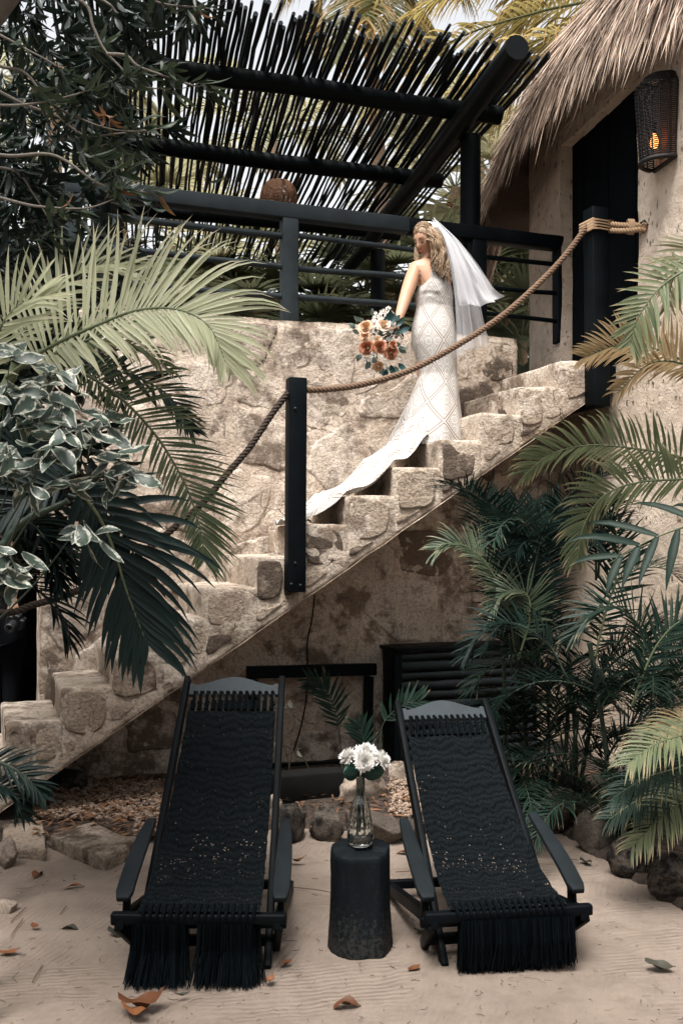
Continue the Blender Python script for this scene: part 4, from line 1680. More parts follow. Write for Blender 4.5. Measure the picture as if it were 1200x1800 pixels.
def slab(lab, quad, h, tilt, seed):
    b = [gnd(*q) for q in quad]
    tp = [p + V((0, 0, h + tilt[i])) for i, p in enumerate(b)]
    g = rough_block([p + V((0, 0, -0.03)) for p in b] + tp, 0.012, 6, 0.009, 11)
    single('stone_slab', lab, 'stone slab', g, M_STEPSTONE, (b[0] + b[2]) / 2)


slab('flat pale stone slab with a jagged front edge beside the left chair', [(186, 1532), (238, 1505), (165, 1466), (86, 1490)], 0.055, (0.02, 0.03, 0.02, 0.015), 1)
slab('square pale stone slab lying at the left edge under the small dark frond', [(10, 1508), (82, 1512), (76, 1462), (6, 1468)], 0.05, (0.0, 0.01, 0.015, 0.01), 2)

# ------------------------------------------------------------------ gravel
g = G()
rnd = random.Random(4)
bm = bmesh.new()
bmesh.ops.create_icosphere(bm, subdivisions=1, radius=1.0)
bm.verts.index_update()
IV, IF = [v.co.copy() for v in bm.verts], [[v.index for v in f.verts] for f in bm.faces]
bm.free()
M_GRAVEL = stone_mat('gravel pebble', (0.46, 0.36, 0.28), (0.27, 0.18, 0.125), (0.10, 0.062, 0.045), scale=6, bdist=0.004)
for i in range(5200):
    if i < 4400:
        px, py = rnd.uniform(60, 320), 1385 + 95 * rnd.random()
        if py > 1452 and px < 236: continue
    else:
        px, py = rnd.uniform(684, 768), rnd.uniform(1380, 1448)
    p = gnd(px, py)
    r = rnd.uniform(0.006, 0.019)
    s = [r * rnd.uniform(0.7, 1.3), r * rnd.uniform(0.7, 1.3), r * rnd.uniform(0.45, 0.8)]
    a = rnd.uniform(0, 6.3)
    ca, sa = math.cos(a), math.sin(a)
    zz = 0.035 + rnd.uniform(0, 0.03)
    g.add([p + V((v.x * s[0] * ca - v.y * s[1] * sa, v.x * s[0] * sa + v.y * s[1] * ca, v.z * s[2] + zz)) for v in IV], IF)
tag(put('gravel', g.mesh('gravel', M_GRAVEL, False)), kind='stuff')
# litter of dead leaves and chips in the bed
g = G()
for i in range(900):
    px, py = (rnd.uniform(60, 340), rnd.uniform(1380, 1490)) if i < 500 else (rnd.uniform(480, 1050), rnd.uniform(1370, 1475))
    p = gnd(px, py) + V((0, 0, 0.06 + rnd.uniform(0, 0.015)))
    L, w, a = rnd.uniform(0.02, 0.06), rnd.uniform(0.004, 0.014), rnd.uniform(0, 6.3)
    d, s = V((math.cos(a), math.sin(a), rnd.uniform(-0.2, 0.2))) * L, V((-math.sin(a), math.cos(a), rnd.uniform(-0.3, 0.3))) * w
    g.add([p - d, p - s + V((0, 0, 0.004)), p + d, p + s + V((0, 0, 0.004))], [(0, 1, 2), (0, 2, 3)])
tag(put('leaf_litter', g.mesh('leaf_litter', leaf_mat('leaf litter', (0.07, 0.035, 0.02), (0.24, 0.12, 0.06), 0.0), False)), kind='stuff')

# twigs and specks on the sand
g = G()
for i in range(420):
    px, py = rnd.uniform(-40, 1240), 1495 + 310 * rnd.random() ** 0.8
    p = gnd(px, py) + V((0, 0, 0.012))
    L, a = rnd.uniform(0.006, 0.035) if i > 12 else rnd.uniform(0.05, 0.11), rnd.uniform(0, 6.3)
    d = V((math.cos(a), math.sin(a), 0))
    s = V((-d.y, d.x, 0))
    k = rnd.uniform(-0.3, 0.3) * L
    g.tube([p - d * L / 2, p + s * k, p + d * L / 2], rnd.uniform(0.0006, 0.0016), 4, False)
tag(put('twig_litter', g.mesh('twig_litter', plain('twig', (0.07, 0.045, 0.032), 0.9), False)), kind='stuff')
g = G()
for (px, py), (qx, qy) in (((20, 1650), (40, 1620)), ((60, 1735), (75, 1700)), ((505, 1562), (580, 1574)), ((695, 1535), (740, 1534)), ((1120, 1500), (1170, 1520)), ((20, 1625), (45, 1600)), ((105, 1612), (118, 1600))):
    a, b = gnd(px, py), gnd(qx, qy)
    g = G().tube(wob(a + V((0, 0, 0.012)), b + V((0, 0, 0.014)), 8, 0.01, px * 0.1, 6), 0.0022, 5)
    single('dry_twig', {20: 'thin brown twig stuck in the sand at the left edge', 60: 'short dark twig lying low on the left sand', 505: 'long thin twig between the left chair and the stump', 695: 'thin straight twig right of the stump', 1120: 'twig on the sand near the right rocks', 105: 'short twig right of the small orange leaf'}.get(px if (px, py) != (20, 1625) else 0, 'curled thin twig above the brown twig at the left edge'), 'twig', g, plain('twig bark', (0.13, 0.07, 0.045), 0.9), a)


# ------------------------------------------------------------------ fallen leaves on the sand
def leafshape(L, w, curl, n=6, fold=0.25, wav=0.0):
    """blade along +X from 0 to L; UV.x along, UV.y across"""
    vv, uv, ff = [], [], []
    for i in range(n + 1):
        t = i / n
        hw = w * math.sin(math.pi * min(1, t * 0.96 + 0.03)) ** 0.8 * (1.1 - 0.35 * t)
        z = curl * L * (t - 0.5) ** 2 * 2
        for a in (-1, 0, 1):
            vv.append(V((t * L, a * hw, z + abs(a) * fold * hw + wav * w * math.sin(t * 9 + a * 2))))
            uv.append((t, 0.5 + a * 0.5))
    for i in range(n):
        for a in (0, 1):
            k = i * 3 + a
            ff.append((k, k + 1, k + 4, k + 3))
    return vv, ff, uv


def leafmesh(name, L, w, curl, mat, n=6, fold=0.25, wav=0.0):
    vv, ff, uv = leafshape(L, w, curl, n, fold, wav)
    return G().add(vv, ff, uv).mesh(name, mat)


FALLEN = [(252, 1776, 0.17, 0.05, 20, 0, 'large brown leaf curled up at the bottom left of the sand'), (236, 1790, 0.11, 0.026, 160, 0, 'orange leaf tucked under the large brown leaf'),
          (610, 1771, 0.10, 0.024, 5, 0, 'rust leaf at the bottom edge below the stump'), (728, 1711, 0.065, 0.018, 40, 0, 'small brown leaf in front of the right chair leg'),
          (1158, 1708, 0.115, 0.030, -20, 1, 'dark leaf lying alone on the sand at the far right'), (1028, 1521, 0.075, 0.026, -50, 1, 'dark leaf beside the right chair arm'),
          (712, 1503, 0.095, 0.020, -8, 0, 'dark red leaf right of the stump top'), (522, 1519, 0.10, 0.020, 5, 0, 'orange brown leaf left of the stump'),
          (503, 1701, 0.062, 0.018, 40, 0, 'tan leaf beside the left chair foot'), (475, 1731, 0.055, 0.018, 70, 0, 'small dark brown leaf standing on edge by the left fringe'),
          (124, 1637, 0.085, 0.018, -8, 1, 'dark narrow leaf left of the left chair'), (203, 1646, 0.085, 0.020, -35, 1, 'dark leaf just left of the left chair bar'),
          (62, 1635, 0.05, 0.018, -40, 0, 'small orange leaf near the left edge'), (18, 1682, 0.085, 0.022, 10, 0, 'tan leaf at the left edge of the sand'),
          (131, 1562, 0.10, 0.018, 12, 0, 'curled dark brown leaf below the stone slab'), (67, 1542, 0.07, 0.030, 70, 0, 'folded yellowish leaf in front of the square slab'),
          (320, 1757, 0.06, 0.010, 25, 1, 'thin grey leaf sliver in front of the left fringe'), (738, 1645, 0.06, 0.014, -25, 1, 'crumpled dark leaf left of the right chair foot'),
          (30, 1462, 0.06, 0.012, 0, 1, 'dark sliver of leaf on the square slab')]
for i, (px, py, L, w, a, kind, lab) in enumerate(FALLEN):
    me = leafmesh('fallen_leaf', L, w, R.choice((0.35, 0.6, -0.3)), L_DRY_GR if kind else L_DRY, 8, R.uniform(0.3, 0.7), R.uniform(0.1, 0.3))
    me.transform(Matrix.Translation((-L / 2, 0, 0.012)))
    o = put('fallen_leaf', me)
    p = gnd(px, py)
    o.location = p + V((0, 0, 0.06 if 'on the square' in lab else 0.004))
    o.rotation_euler = (R.uniform(-0.15, 0.15), R.uniform(-0.1, 0.1), rad(a))
    tag(o, lab, 'leaf', 'dead leaves scattered on the sand')


# ------------------------------------------------------------------ people
def evaluated(me, mods):
    o = bpy.data.objects.new('scratch', me)
    COL.objects.link(o)
    for kind, kw in mods:
        m = o.modifiers.new(kind, kind)
        for k, v in kw.items():
            setattr(m, k, v)
    dg = bpy.context.evaluated_depsgraph_get()
    dg.update()
    out = bpy.data.meshes.new_from_object(o.evaluated_get(dg))
    bpy.data.objects.remove(o)
    return out


def skin_geo(joints, edges, root=0, sub=2):
    me = bpy.data.meshes.new('scratch')
    me.from_pydata([tuple(j[0]) for j in joints], edges, [])
    o = bpy.data.objects.new('scratch', me)
    COL.objects.link(o)
    m = o.modifiers.new('skin', 'SKIN')
    m.use_smooth_shade = True
    for i, j in enumerate(joints):
        s = me.skin_vertices[0].data[i]
        s.radius = j[1] if hasattr(j[1], '__len__') else (j[1], j[1])
        s.use_root = (i == root)
    m2 = o.modifiers.new('sub', 'SUBSURF')
    m2.levels = m2.render_levels = sub
    dg = bpy.context.evaluated_depsgraph_get()
    dg.update()
    out = bpy.data.meshes.new_from_object(o.evaluated_get(dg))
    g = G().add([v.co.copy() for v in out.vertices], [tuple(p.vertices) for p in out.polygons])
    bpy.data.objects.remove(o)
    return g


def head_geo(c, fwd, up, k=1.0):
    fwd = V(fwd).normalized()
    x = fwd.cross(V(up)).normalized()
    u = x.cross(fwd)
    M = Matrix((x, fwd, u)).transposed()
    g = G()
    nu, nv = 48, 36

    def f(a, b):
        q, w = a * 2 * math.pi, -math.pi / 2 + b * math.pi
        p = V((math.cos(w) * math.cos(q), math.cos(w) * math.sin(q), math.sin(w)))
        X, Y, Z = p.x * 0.074, p.y * 0.094, p.z * 0.115
        if Z < 0:
            j = min(1, -Z / 0.115)
            X *= 1 - 0.36 * j ** 1.3
            if Y > 0:
                Y *= 1 - 0.10 * j
            else:
                Y *= 1 - 0.42 * j
        if p.y > 0:
            e = lambda x0, z0, sx, sz: math.exp(-((X - x0) / sx) ** 2 - ((Z - z0) / sz) ** 2)
            Y -= 0.011 * (e(0.031, 0.008, 0.016, 0.013) + e(-0.031, 0.008, 0.016, 0.013))
            Y += 0.020 * e(0, -0.026, 0.012, 0.012) + 0.010 * e(0, -0.008, 0.009, 0.020)
            Y += 0.007 * e(0, -0.058, 0.022, 0.008) + 0.009 * e(0, -0.092, 0.022, 0.016)
            Y += 0.004 * (e(0.036, -0.028, 0.02, 0.02) + e(-0.036, -0.028, 0.02, 0.02))
        return V(c) + M @ (V((X, Y, Z)) * k)
    g.grid(nu, nv, f)
    # ears
    for s in (-1, 1):
        gg = G().lathe([(0.002, -0.03), (0.012, -0.02), (0.016, 0.0), (0.015, 0.018), (0.002, 0.03)], (0, 0, 0), 10)
        g.add([V(c) + M @ (V((s * 0.072 + p.x * 0.4, p.y - 0.005, p.z - 0.005)) * k) for p in gg.v], gg.f)
    return g, M


M_SKIN = plain('tanned skin', (0.50, 0.285, 0.185), 0.5, 0.35, 0.06, 20, 0.0, 0.12)
M_LIP = plain('lip', (0.42, 0.12, 0.10), 0.4, bd=0)
M_EYE = plain('dark lash', (0.03, 0.018, 0.013), 0.5, bd=0)
M_BROW = plain('eyebrow', (0.10, 0.055, 0.03), 0.8, bd=0)

KB = 7.37
bride = thing('person', 'bride in a white lace gown and veil on the steps looking down at her bouquet', 'person', tuple(wp(0.55, 2.4, 0.45)))


def B(px, py, dy=0.0):
    return at(px, py, KB) + V((0, dy, 0))


HC = B(747, 423, -0.02)
HF = V((-0.66, -0.62, -0.46))


def hand_chain(j, e, wrist, palm_dir, side_dir, curl_dir, s=1.0, fan=1.0):
    """adds palm and five fingers to a skin skeleton that ends in vertex index wrist"""
    w = j[wrist][0]
    palm_dir, side_dir, curl_dir = V(palm_dir).normalized(), V(side_dir).normalized(), V(curl_dir).normalized()
    pc = w + palm_dir * 0.045 * s
    j.append((pc, (0.020 * s, 0.036 * s)))
    p = len(j) - 1
    e.append((wrist, p))
    for i, (o, L) in enumerate(((-0.030, 0.066), (-0.010, 0.076), (0.010, 0.072), (0.029, 0.056))):
        b = pc + palm_dir * 0.035 * s + side_dir * o * s * fan
        prev = p
        d = palm_dir.copy()
        q = b
        for t in range(3):
            j.append((q, 0.0092 * s * (1 - 0.13 * t)))
            e.append((prev, len(j) - 1))
            prev = len(j) - 1
            d = (d + curl_dir * 0.55).normalized()
            q = q + d * L * s / 2.3
    q = pc - side_dir * 0.040 * s
    prev = p
    for t in range(3):
        j.append((q, 0.0105 * s * (1 - 0.12 * t)))
        e.append((prev, len(j) - 1))
        prev = len(j) - 1
        q = q + (palm_dir * 0.7 - side_dir * 0.35 + curl_dir * 0.4 * t).normalized() * 0.030 * s


def build_bride():
    j = [(B(760, 592, 0.02), (0.150, 0.12)), (B(761, 545, 0.02), (0.118, 0.095)), (B(757, 500, 0.02), (0.125, 0.095)),
         (B(754, 472, 0.02), (0.085, 0.07)), (B(752, 455, 0.0), (0.047, 0.047)), (B(748, 436, -0.01), (0.045, 0.045)),
         # left arm, reaching down to the bouquet
         (B(729, 474, -0.02), (0.068, 0.062)), (B(720, 500, -0.05), (0.062, 0.056)), (B(711, 527, -0.09), (0.051, 0.048)), (B(704, 550, -0.13), (0.043, 0.041)), (B(695, 578, -0.19), (0.026, 0.028)),
         # right arm in front of her
         (B(779, 474, 0.06), (0.055, 0.055)), (B(793, 530, 0.17), (0.04, 0.04)), (B(772, 560, 0.30), (0.025, 0.025)),
         # legs
         (B(748, 625, 0.02), (0.085, 0.085)), (B(750, 690, 0.03), (0.055, 0.055)), (B(750, 768, 0.05), (0.035, 0.035)),
         (B(774, 625, 0.02), (0.085, 0.085)), (B(778, 690, 0.03), (0.055, 0.055)), (B(780, 765, 0.05), (0.035, 0.035)),
         (B(747, 782, -0.04), (0.03, 0.02)), (B(778, 780, -0.04), (0.03, 0.02))]
    e = [(0, 1), (1, 2), (2, 3), (3, 4), (4, 5), (3, 6), (6, 7), (7, 8), (8, 9), (9, 10), (3, 11), (11, 12), (12, 13),
         (0, 14), (14, 15), (15, 16), (0, 17), (17, 18), (18, 19), (16, 20), (19, 21)]
    hand_chain(j, e, 10, (-0.45, -0.25, -0.85), (-0.6, 0.2, 0.4), (-0.2, -0.9, 0.0), 0.82)
    hand_chain(j, e, 13, (-0.6, -0.1, -0.5), (0.2, 0.6, 0.2), (-0.3, 0.0, -0.7), 0.8)
    g = skin_geo(j, e)
    h, M = head_geo(HC, HF, (0.12, 0.05, 1), 1.0)
    g.add(h.v, h.f)
    me = evaluated(g.mesh('scratch', None), [('REMESH', dict(mode='VOXEL', voxel_size=0.0048, use_smooth_shade=True)), ('SMOOTH', dict(factor=0.5, iterations=3))])
    me.transform(Matrix.Translation(-ORG[bride.name]))
    me.materials.clear()
    me.materials.append(M_SKIN)
    me.name = 'body'
    put('body', me, bride)
    # eyes (lowered lids), brows, lips
    for s in (-1, 1):
        g = G()
        g.tube([HC + M @ V((s * (0.031 + 0.014 * t), 0.0855 - 0.007 * abs(t) - 0.004 * (t > 0), 0.004 - 0.004 * (1 - t * t))) for t in (-1, -0.5, 0, 0.5, 1)], [0.002, 0.0045, 0.005, 0.0045, 0.002], 6)
        part('eye', g, M_EYE, bride)
        g = G()
        g.tube([HC + M @ V((s * (0.032 + 0.017 * t), 0.0915 - 0.007 * (t + 0.4) ** 2, 0.029 + 0.004 * (1 - t * t))) for t in (-1, -0.4, 0.2, 1)], [0.003, 0.0035, 0.003, 0.0015], 6)
        part('eyebrow', g, M_BROW, bride)
    g = G()
    g.tube([HC + M @ V((0.024 * t, 0.0895 - 0.010 * t * t, -0.060 + 0.005 * t * t)) for t in (-1, -0.5, 0, 0.5, 1)], [0.002, 0.006, 0.0072, 0.006, 0.002], 8)
    part('lips', g, M_LIP, bride)
    # hair
    mh, t, b_ = newmat('blonde hair')
    ri = t.nodes.new('ShaderNodeNewGeometry').outputs['Random Per Island']
    p = pos(t)
    col = mix(t, ri, (0.12, 0.062, 0.034), (0.50, 0.345, 0.20))
    st = N(t, 'ShaderNodeTexNoise')
    st.inputs['Scale'].default_value = 160
    t.links.new(p, st.inputs['Vector'])
    col = mix(t, ramp(t, st.outputs['Fac'], [(0.45, 0.55), (0.6, 0)]), col, (0.075, 0.04, 0.022))
    t.links.new(col, b_.inputs['Base Color'])
    b_.inputs['Roughness'].default_value = 0.42
    bump(t, b_, st.outputs['Fac'], 0.6, 0.004)
    rnd = random.Random(9)
    g = G()
    crown = HC + M @ V((0, -0.02, 0.112))
    clumps = [(rnd.uniform(0, 6.3), rnd.uniform(0.010, 0.020), rnd.random()) for _ in range(16)]
    for i in range(620):
        # root on the skull, swept back from the face
        q = rnd.uniform(-2.35, 2.35)          # 0 = back of the head
        v = rnd.uniform(0.10, 1.0)
        e_ = M @ V((math.sin(q) * 0.082, -math.cos(q) * 0.098, 0.0))
        rt = crown.lerp(HC + M @ V((0, -0.01, 0.03)) + e_ * 1.02, v) + (M @ V((0, 0, 0.030 * math.sin(v * math.pi))))
        c_ = rnd.randrange(16)
        ph, am, f0 = clumps[c_]
        if q < 0 and (M @ V((math.sin(q), -math.cos(q), 0))).x < -0.55:
            end = B(731 + rnd.gauss(0, 2.0), 457 + rnd.uniform(-8, 10), -0.02)
            midp = B(728 + rnd.gauss(0, 1.5), 425, -0.03)
        else:
            f = min(1, max(0, f0 + rnd.gauss(0, 0.035)))
            end = B(757 + 32 * f + rnd.gauss(0, 1.2), 476 + 22 * f + rnd.uniform(-14, 8), -0.115 + 0.03 * math.sin(c_ * 2.1) + rnd.gauss(0, 0.008))
            midp = B(756 + 25 * f + rnd.gauss(0, 1.6), 435, -0.085 + 0.03 * math.sin(c_ * 1.3) + rnd.gauss(0, 0.010) - 0.02 * (1 - f))
        pth = spline([rt, rt.lerp(midp, 0.5) + (rt - HC).normalized() * 0.022, midp, midp.lerp(end, 0.55), end], 20)
        for k in range(21):
            f = k / 20
            am2 = am * max(0, f - 0.25) * 1.8
            pth[k] = pth[k] + V((math.sin(f * 13 + ph), math.cos(f * 13 + ph) * 0.8, 0)) * am2
        r0 = rnd.uniform(0.0022, 0.0046)
        g.tube(pth, [r0 * (0.5 + 0.6 * math.sin(min(1, k / 20 * 1.1 + 0.1) * math.pi) ** 0.5) for k in range(21)], 4, False)

    # locks swept from the parting over the front and sides of the head
    for i in range(170):
        sgn = -1 if i % 2 else 1
        y0 = rnd.uniform(-0.05, 0.078)
        th = math.acos(max(-1, min(1, y0 / 0.10)))
        pth = []
        ang = rnd.uniform(1.0, 1.75)
        for k in range(9):
            f = k / 8
            a_ = f * ang
            yy = y0 * (1 - 0.75 * f) - 0.035 * f
            rr = math.sqrt(max(0.05, 1 - (yy / 0.1) ** 2))
            pth.append(HC + M @ V((sgn * 0.083 * rr * math.sin(a_) * 1.02, yy, 0.128 * rr * math.cos(a_ * 1.0) + 0.004 * math.sin(i))))
        tail = pth[-1]
        if sgn < 0:
            pth.append(tail + (B(775 + rnd.gauss(0, 5), 452, -0.1) - tail) * 0.6)
        else:
            pth.append(tail + (B(728.5 + rnd.gauss(0, 1.2), 436, -0.05) - tail) * 0.8)
            pth.append(B(731 + rnd.gauss(0, 2), 456 + rnd.uniform(-6, 8), -0.04))
        g.tube(spline(pth, 16), [0.0040 - 0.0001 * k for k in range(17)], 4, False)

    # scalp: hair drawn close over the skull above the hairline
    def scalp(a, b):
        q = (a - 0.5) * 2 * math.pi            # 0 = front
        line = (0.72 + 0.05 * math.sin(q * 17)) * max(0, math.cos(q)) ** 0.9 - 0.45 * max(0, -math.cos(q))
        w = line + (math.pi / 2 - line) * b
        k = 1.05 + 0.04 * math.sin(min(1, b * 3) * 1.57) + 0.008 * math.sin(q * 23)
        return HC + M @ V((0.075 * k * math.cos(w) * math.sin(q), 0.094 * k * math.cos(w) * math.cos(q), 0.115 * k * math.sin(w)))
    g.grid(48, 12, scalp)
    part('hair', g, mh, bride)

    # lace dress
    ml, t, b_ = newmat('lace')
    uv = t.nodes.new('ShaderNodeUVMap')
    sx = t.nodes.new('ShaderNodeSeparateXYZ')
    t.links.new(uv.outputs[0], sx.inputs[0])
    u_, v_ = sx.outputs[0], sx.outputs[1]
    fr_ = lambda x: math_n(t, 'SUBTRACT', math_n(t, 'FRACT', x), 0.5)

    def rings(cell, ou, ov):
        a = fr_(math_n(t, 'ADD', math_n(t, 'DIVIDE', u_, cell), ou))
        b = fr_(math_n(t, 'ADD', math_n(t, 'DIVIDE', v_, cell), ov))
        return math_n(t, 'SQRT', math_n(t, 'ADD', math_n(t, 'MULTIPLY', a, a), math_n(t, 'MULTIPLY', b, b)))
    r1 = rings(0.072, 0.0, 0.0)
    circ = ramp(t, r1, [(0.0, 0.75), (0.09, 0.75), (0.11, 0.05), (0.16, 0.05), (0.18, 0.8), (0.235, 0.8), (0.26, 0.1), (0.40, 0.05), (0.43, 0.85), (0.47, 0.85), (0.5, 0.35), (0.7, 0.45)])
    r2 = rings(0.018, 0.3, 0.2)
    dots = ramp(t, r2, [(0.16, 0.55), (0.30, 0.0)])
    lace = math_n(t, 'MAXIMUM', math_n(t, 'MULTIPLY', circ, 0.8), math_n(t, 'MULTIPLY', dots, 0.6))
    P_ = 0.30
    d1 = math_n(t, 'ABSOLUTE', fr_(math_n(t, 'DIVIDE', math_n(t, 'ADD', math_n(t, 'MULTIPLY', u_, 1.25), v_), P_)))
    d2 = math_n(t, 'ABSOLUTE', fr_(math_n(t, 'DIVIDE', math_n(t, 'SUBTRACT', math_n(t, 'MULTIPLY', u_, 1.25), v_), P_)))
    dm = math_n(t, 'MINIMUM', d1, d2)
    band = ramp(t, dm, [(0.0, 0.1), (0.022, 0.1), (0.03, 1), (0.062, 1), (0.072, 0.1), (0.10, 0.1), (0.115, 0.75), (0.128, 0.0)])
    tot = math_n(t, 'MAXIMUM', band, math_n(t, 'MULTIPLY', lace, ramp(t, dm, [(0.10, 0.0), (0.12, 1)])))
    col = mix(t, tot, (0.56, 0.545, 0.525), (0.225, 0.17, 0.13))
    t.links.new(col, b_.inputs['Base Color'])
    b_.inputs['Roughness'].default_value = 0.85
    b_.inputs['Specular IOR Level'].default_value = 0.15
    bump(t, b_, math_n(t, 'SUBTRACT', 1.0, tot), 0.6, 0.004)
    SEC = [(463, 751.5, 763, 0.075), (476, 749, 769, 0.105), (485, 745, 778, 0.118), (494, 740.5, 787, 0.125), (502, 735.5, 792, 0.135), (512, 732, 795, 0.138), (524, 731.5, 796, 0.13), (540, 731.5, 796, 0.118), (555, 728, 798, 0.130),
           (572, 724, 800, 0.148), (590, 722.5, 802, 0.160), (606, 724, 803, 0.162), (622, 728.5, 803, 0.156), (640, 734, 803, 0.146), (660, 736, 803, 0.140), (680, 728, 806, 0.155), (700, 719, 807, 0.18), (722, 708, 809, 0.21), (745, 697, 812, 0.25), (766, 686, 815, 0.28), (786, 676, 817, 0.30)]
    nS = len(SEC)
    NA = 96

    def sec(f):
        x = f * (nS - 1)
        i = min(int(x), nS - 2)
        a, b, q = SEC[i], SEC[i + 1], x - i
        return [a[k] + (b[k] - a[k]) * q for k in range(4)]
    g = G()
    vv, uvs, ff = [], [], []
    NR = 90
    for jx in range(NR + 1):
        py, xl, xr, dp = sec(jx / NR)
        low = max(0, (py - 640) / 140)
        cx, hw = (xl + xr) / 2, (xr - xl) / 2
        for i in range(NA + 1):
            q = 2 * math.pi * i / NA
            fold = 1 + low * (0.035 * math.sin(q * 9 + 0.6 * math.sin(py * 0.02)) + 0.03 * math.sin(q * 5 + 1.2))
            wr = 0.010 * max(0, 1 - abs(py - 520) / 40) * noise.noise(V((q * 2, py * 0.16, 4)))
            vv.append(B(cx + hw * math.cos(q) * fold, py, 0.02 + (dp * fold + wr) * math.sin(q)))
            uvs.append(((q * 0.19) * (1 + 0.0 * low), -py / 237.0))
    for jx in range(NR):
        for i in range(NA):
            a = jx * (NA + 1) + i
            ff.append((a, a + NA + 1, a + NA + 2, a + 1))
    g.add(vv, ff, uvs)
    # the train lying down the steps
    nose = [(0.52, 2.42), (0.40, 2.415), (0.06, 2.215), (-0.29, 2.015), (-0.60, 1.83), (-0.68, 1.815)]
    LEN = [0]
    for a, b in zip(nose, nose[1:]):
        LEN.append(LEN[-1] + math.hypot(a[0] - b[0], a[1] - b[1]))

    def tr(u, v):
        L = u * LEN[-1]
        i = 0
        while i < len(nose) - 2 and LEN[i + 1] < L:
            i += 1
        q = (L - LEN[i]) / (LEN[i + 1] - LEN[i])
        s = nose[i][0] + (nose[i + 1][0] - nose[i][0]) * q
        z = nose[i][1] + (nose[i + 1][1] - nose[i][1]) * q
        spread = (0.335 + 0.05 * math.sin(u * 3.0) - 0.10 * u ** 2) * (0.35 + 0.65 * min(1.0, u / 0.30))
        dc = 0.49 + 0.08 * u
        w = (v - 0.5) * 2
        d = dc + w * spread
        lift = 0.36 * min(1.0, 0.45 + u * 4) * max(0, 1 - u * 1.75) ** 1.7 * (1 - 0.75 * abs(w) ** 1.6)
        fold = 0.016 * math.sin(w * 11 + 1.5 * math.sin(u * 4)) + 0.010 * math.sin(w * 23 + u * 5) + 0.010 * noise.noise(V((u * 6, w * 4, 2)))
        edge = 0.02 * noise.noise(V((u * 9, v * 3, 8))) * (abs(w) > 0.9)
        sag = -0.045 * math.sin(math.pi * q) * (0.4 if i in (0, 4) else 1)
        end = -0.10 * max(0, u - 0.88) / 0.12 * abs(w)
        return wp(s + (0.05 * w if u > 0.95 else 0) - end, z + 0.018 + lift + fold * (0.5 + 0.5 * min(1, 4 * (1 - u) + 0.4)) + sag + edge, d)
    b0 = len(g.v)
    g.grid(110, 60, tr)
    for i in range(b0, len(g.v)):
        uu, w2 = g.uv[i]
        g.uv[i] = (w2 * 0.62, uu * LEN[-1])
    part('dress', g, ml, bride)

    # veil: a lace cap and two tiers of tulle, blown to the right
    mv, t, b_ = newmat('tulle')
    b_.inputs['Base Color'].default_value = (0.84, 0.84, 0.87, 1)
    b_.inputs['Roughness'].default_value = 0.8
    tp = t.nodes.new('ShaderNodeBsdfTransparent')
    tl = t.nodes.new('ShaderNodeBsdfTranslucent')
    tl.inputs[0].default_value = (0.84, 0.84, 0.87, 1)
    m1 = t.nodes.new('ShaderNodeMixShader')
    m1.inputs[0].default_value = 0.45
    t.links.new(b_.outputs[0], m1.inputs[1])
    t.links.new(tl.outputs[0], m1.inputs[2])
    lw = t.nodes.new('ShaderNodeLayerWeight')
    lw.inputs[0].default_value = 0.35
    m2 = t.nodes.new('ShaderNodeMixShader')
    fac = math_n(t, 'ADD', math_n(t, 'MULTIPLY', lw.outputs['Facing'], 0.32), 0.50)
    t.links.new(fac, m2.inputs[0])
    t.links.new(tp.outputs[0], m2.inputs[1])
    t.links.new(m1.outputs[0], m2.inputs[2])
    t.links.new(m2.outputs[0], t.nodes['Material Output'].inputs[0])
    veil = None

    def tier(top, left, right, bot, amp, nf, dy, seed):
        """top: two points on the head; left/right edge polylines; pleats between"""
        g = G()
        Ls, Rs = spline(left, 40), spline(right, 40)

        def f(u, v):
            a, b = Ls[min(40, int(v * 40))], Rs[min(40, int(v * 40))]
            w = u + 0.04 * math.sin(u * 17 + seed) * v
            p = a.lerp(b, w)
            am = amp * (0.15 + 0.85 * v)
            dyy = am * math.sin(u * nf + seed + 0.7 * math.sin(v * 3 + u * 5)) + am * 0.5 * math.sin(u * nf * 2.3 + seed * 2)
            zz = bot * v ** 3 * math.sin(u * 4.5 + seed)
            return p + V((0.012 * math.sin(u * nf * 1.7 + v * 4) * v, dyy + dy, zz))
        return g.grid(150, 40, f)
    tiers = [
        tier(None, [B(757, 390, -0.05), B(772, 430, -0.09), B(790, 500, -0.12), B(797, 570, -0.12), B(800, 635, -0.10)], [B(772, 398, 0.0), B(806, 432, 0.02), B(836, 500, 0.06), B(854, 560, 0.10), B(868, 592, 0.14)], 0.02, 0.032, 15, -0.02, 0.4),
        tier(None, [B(758, 389, -0.055), B(774, 425, -0.10), B(788, 480, -0.135), B(797, 535, -0.14), B(801, 552, -0.14)], [B(773, 398, -0.01), B(806, 428, -0.01), B(838, 466, 0.0), B(868, 508, 0.05), B(884, 522, 0.06)], 0.025, 0.028, 13, -0.05, 2.1),
        tier(None, [B(762, 391, -0.02), B(790, 430, 0.0), B(812, 470, 0.04), B(838, 500, 0.08), B(852, 520, 0.10)], [B(771, 394, 0.04), B(806, 424, 0.07), B(832, 452, 0.10), B(858, 482, 0.14), B(874, 505, 0.17)], 0.02, 0.03, 12, 0.0, 4.0)]
    for k, g in enumerate(tiers):
        if veil is None:
            veil = part('veil', g, mv, bride)
        else:
            part('veil_layer', g, mv, veil)
    g = G()
    g.grid(14, 6, lambda a, b: HC + M @ V((0.086 * math.sin((a - 0.5) * 3.4), -0.035 - 0.052 * b - 0.028 * math.cos((a - 0.5) * 3.0) + 0.03, 0.120 * math.cos((a - 0.5) * 1.9) * (1.01 - 0.20 * b * b) + 0.006 * noise.noise(V((a * 14, b * 9, 0))))))
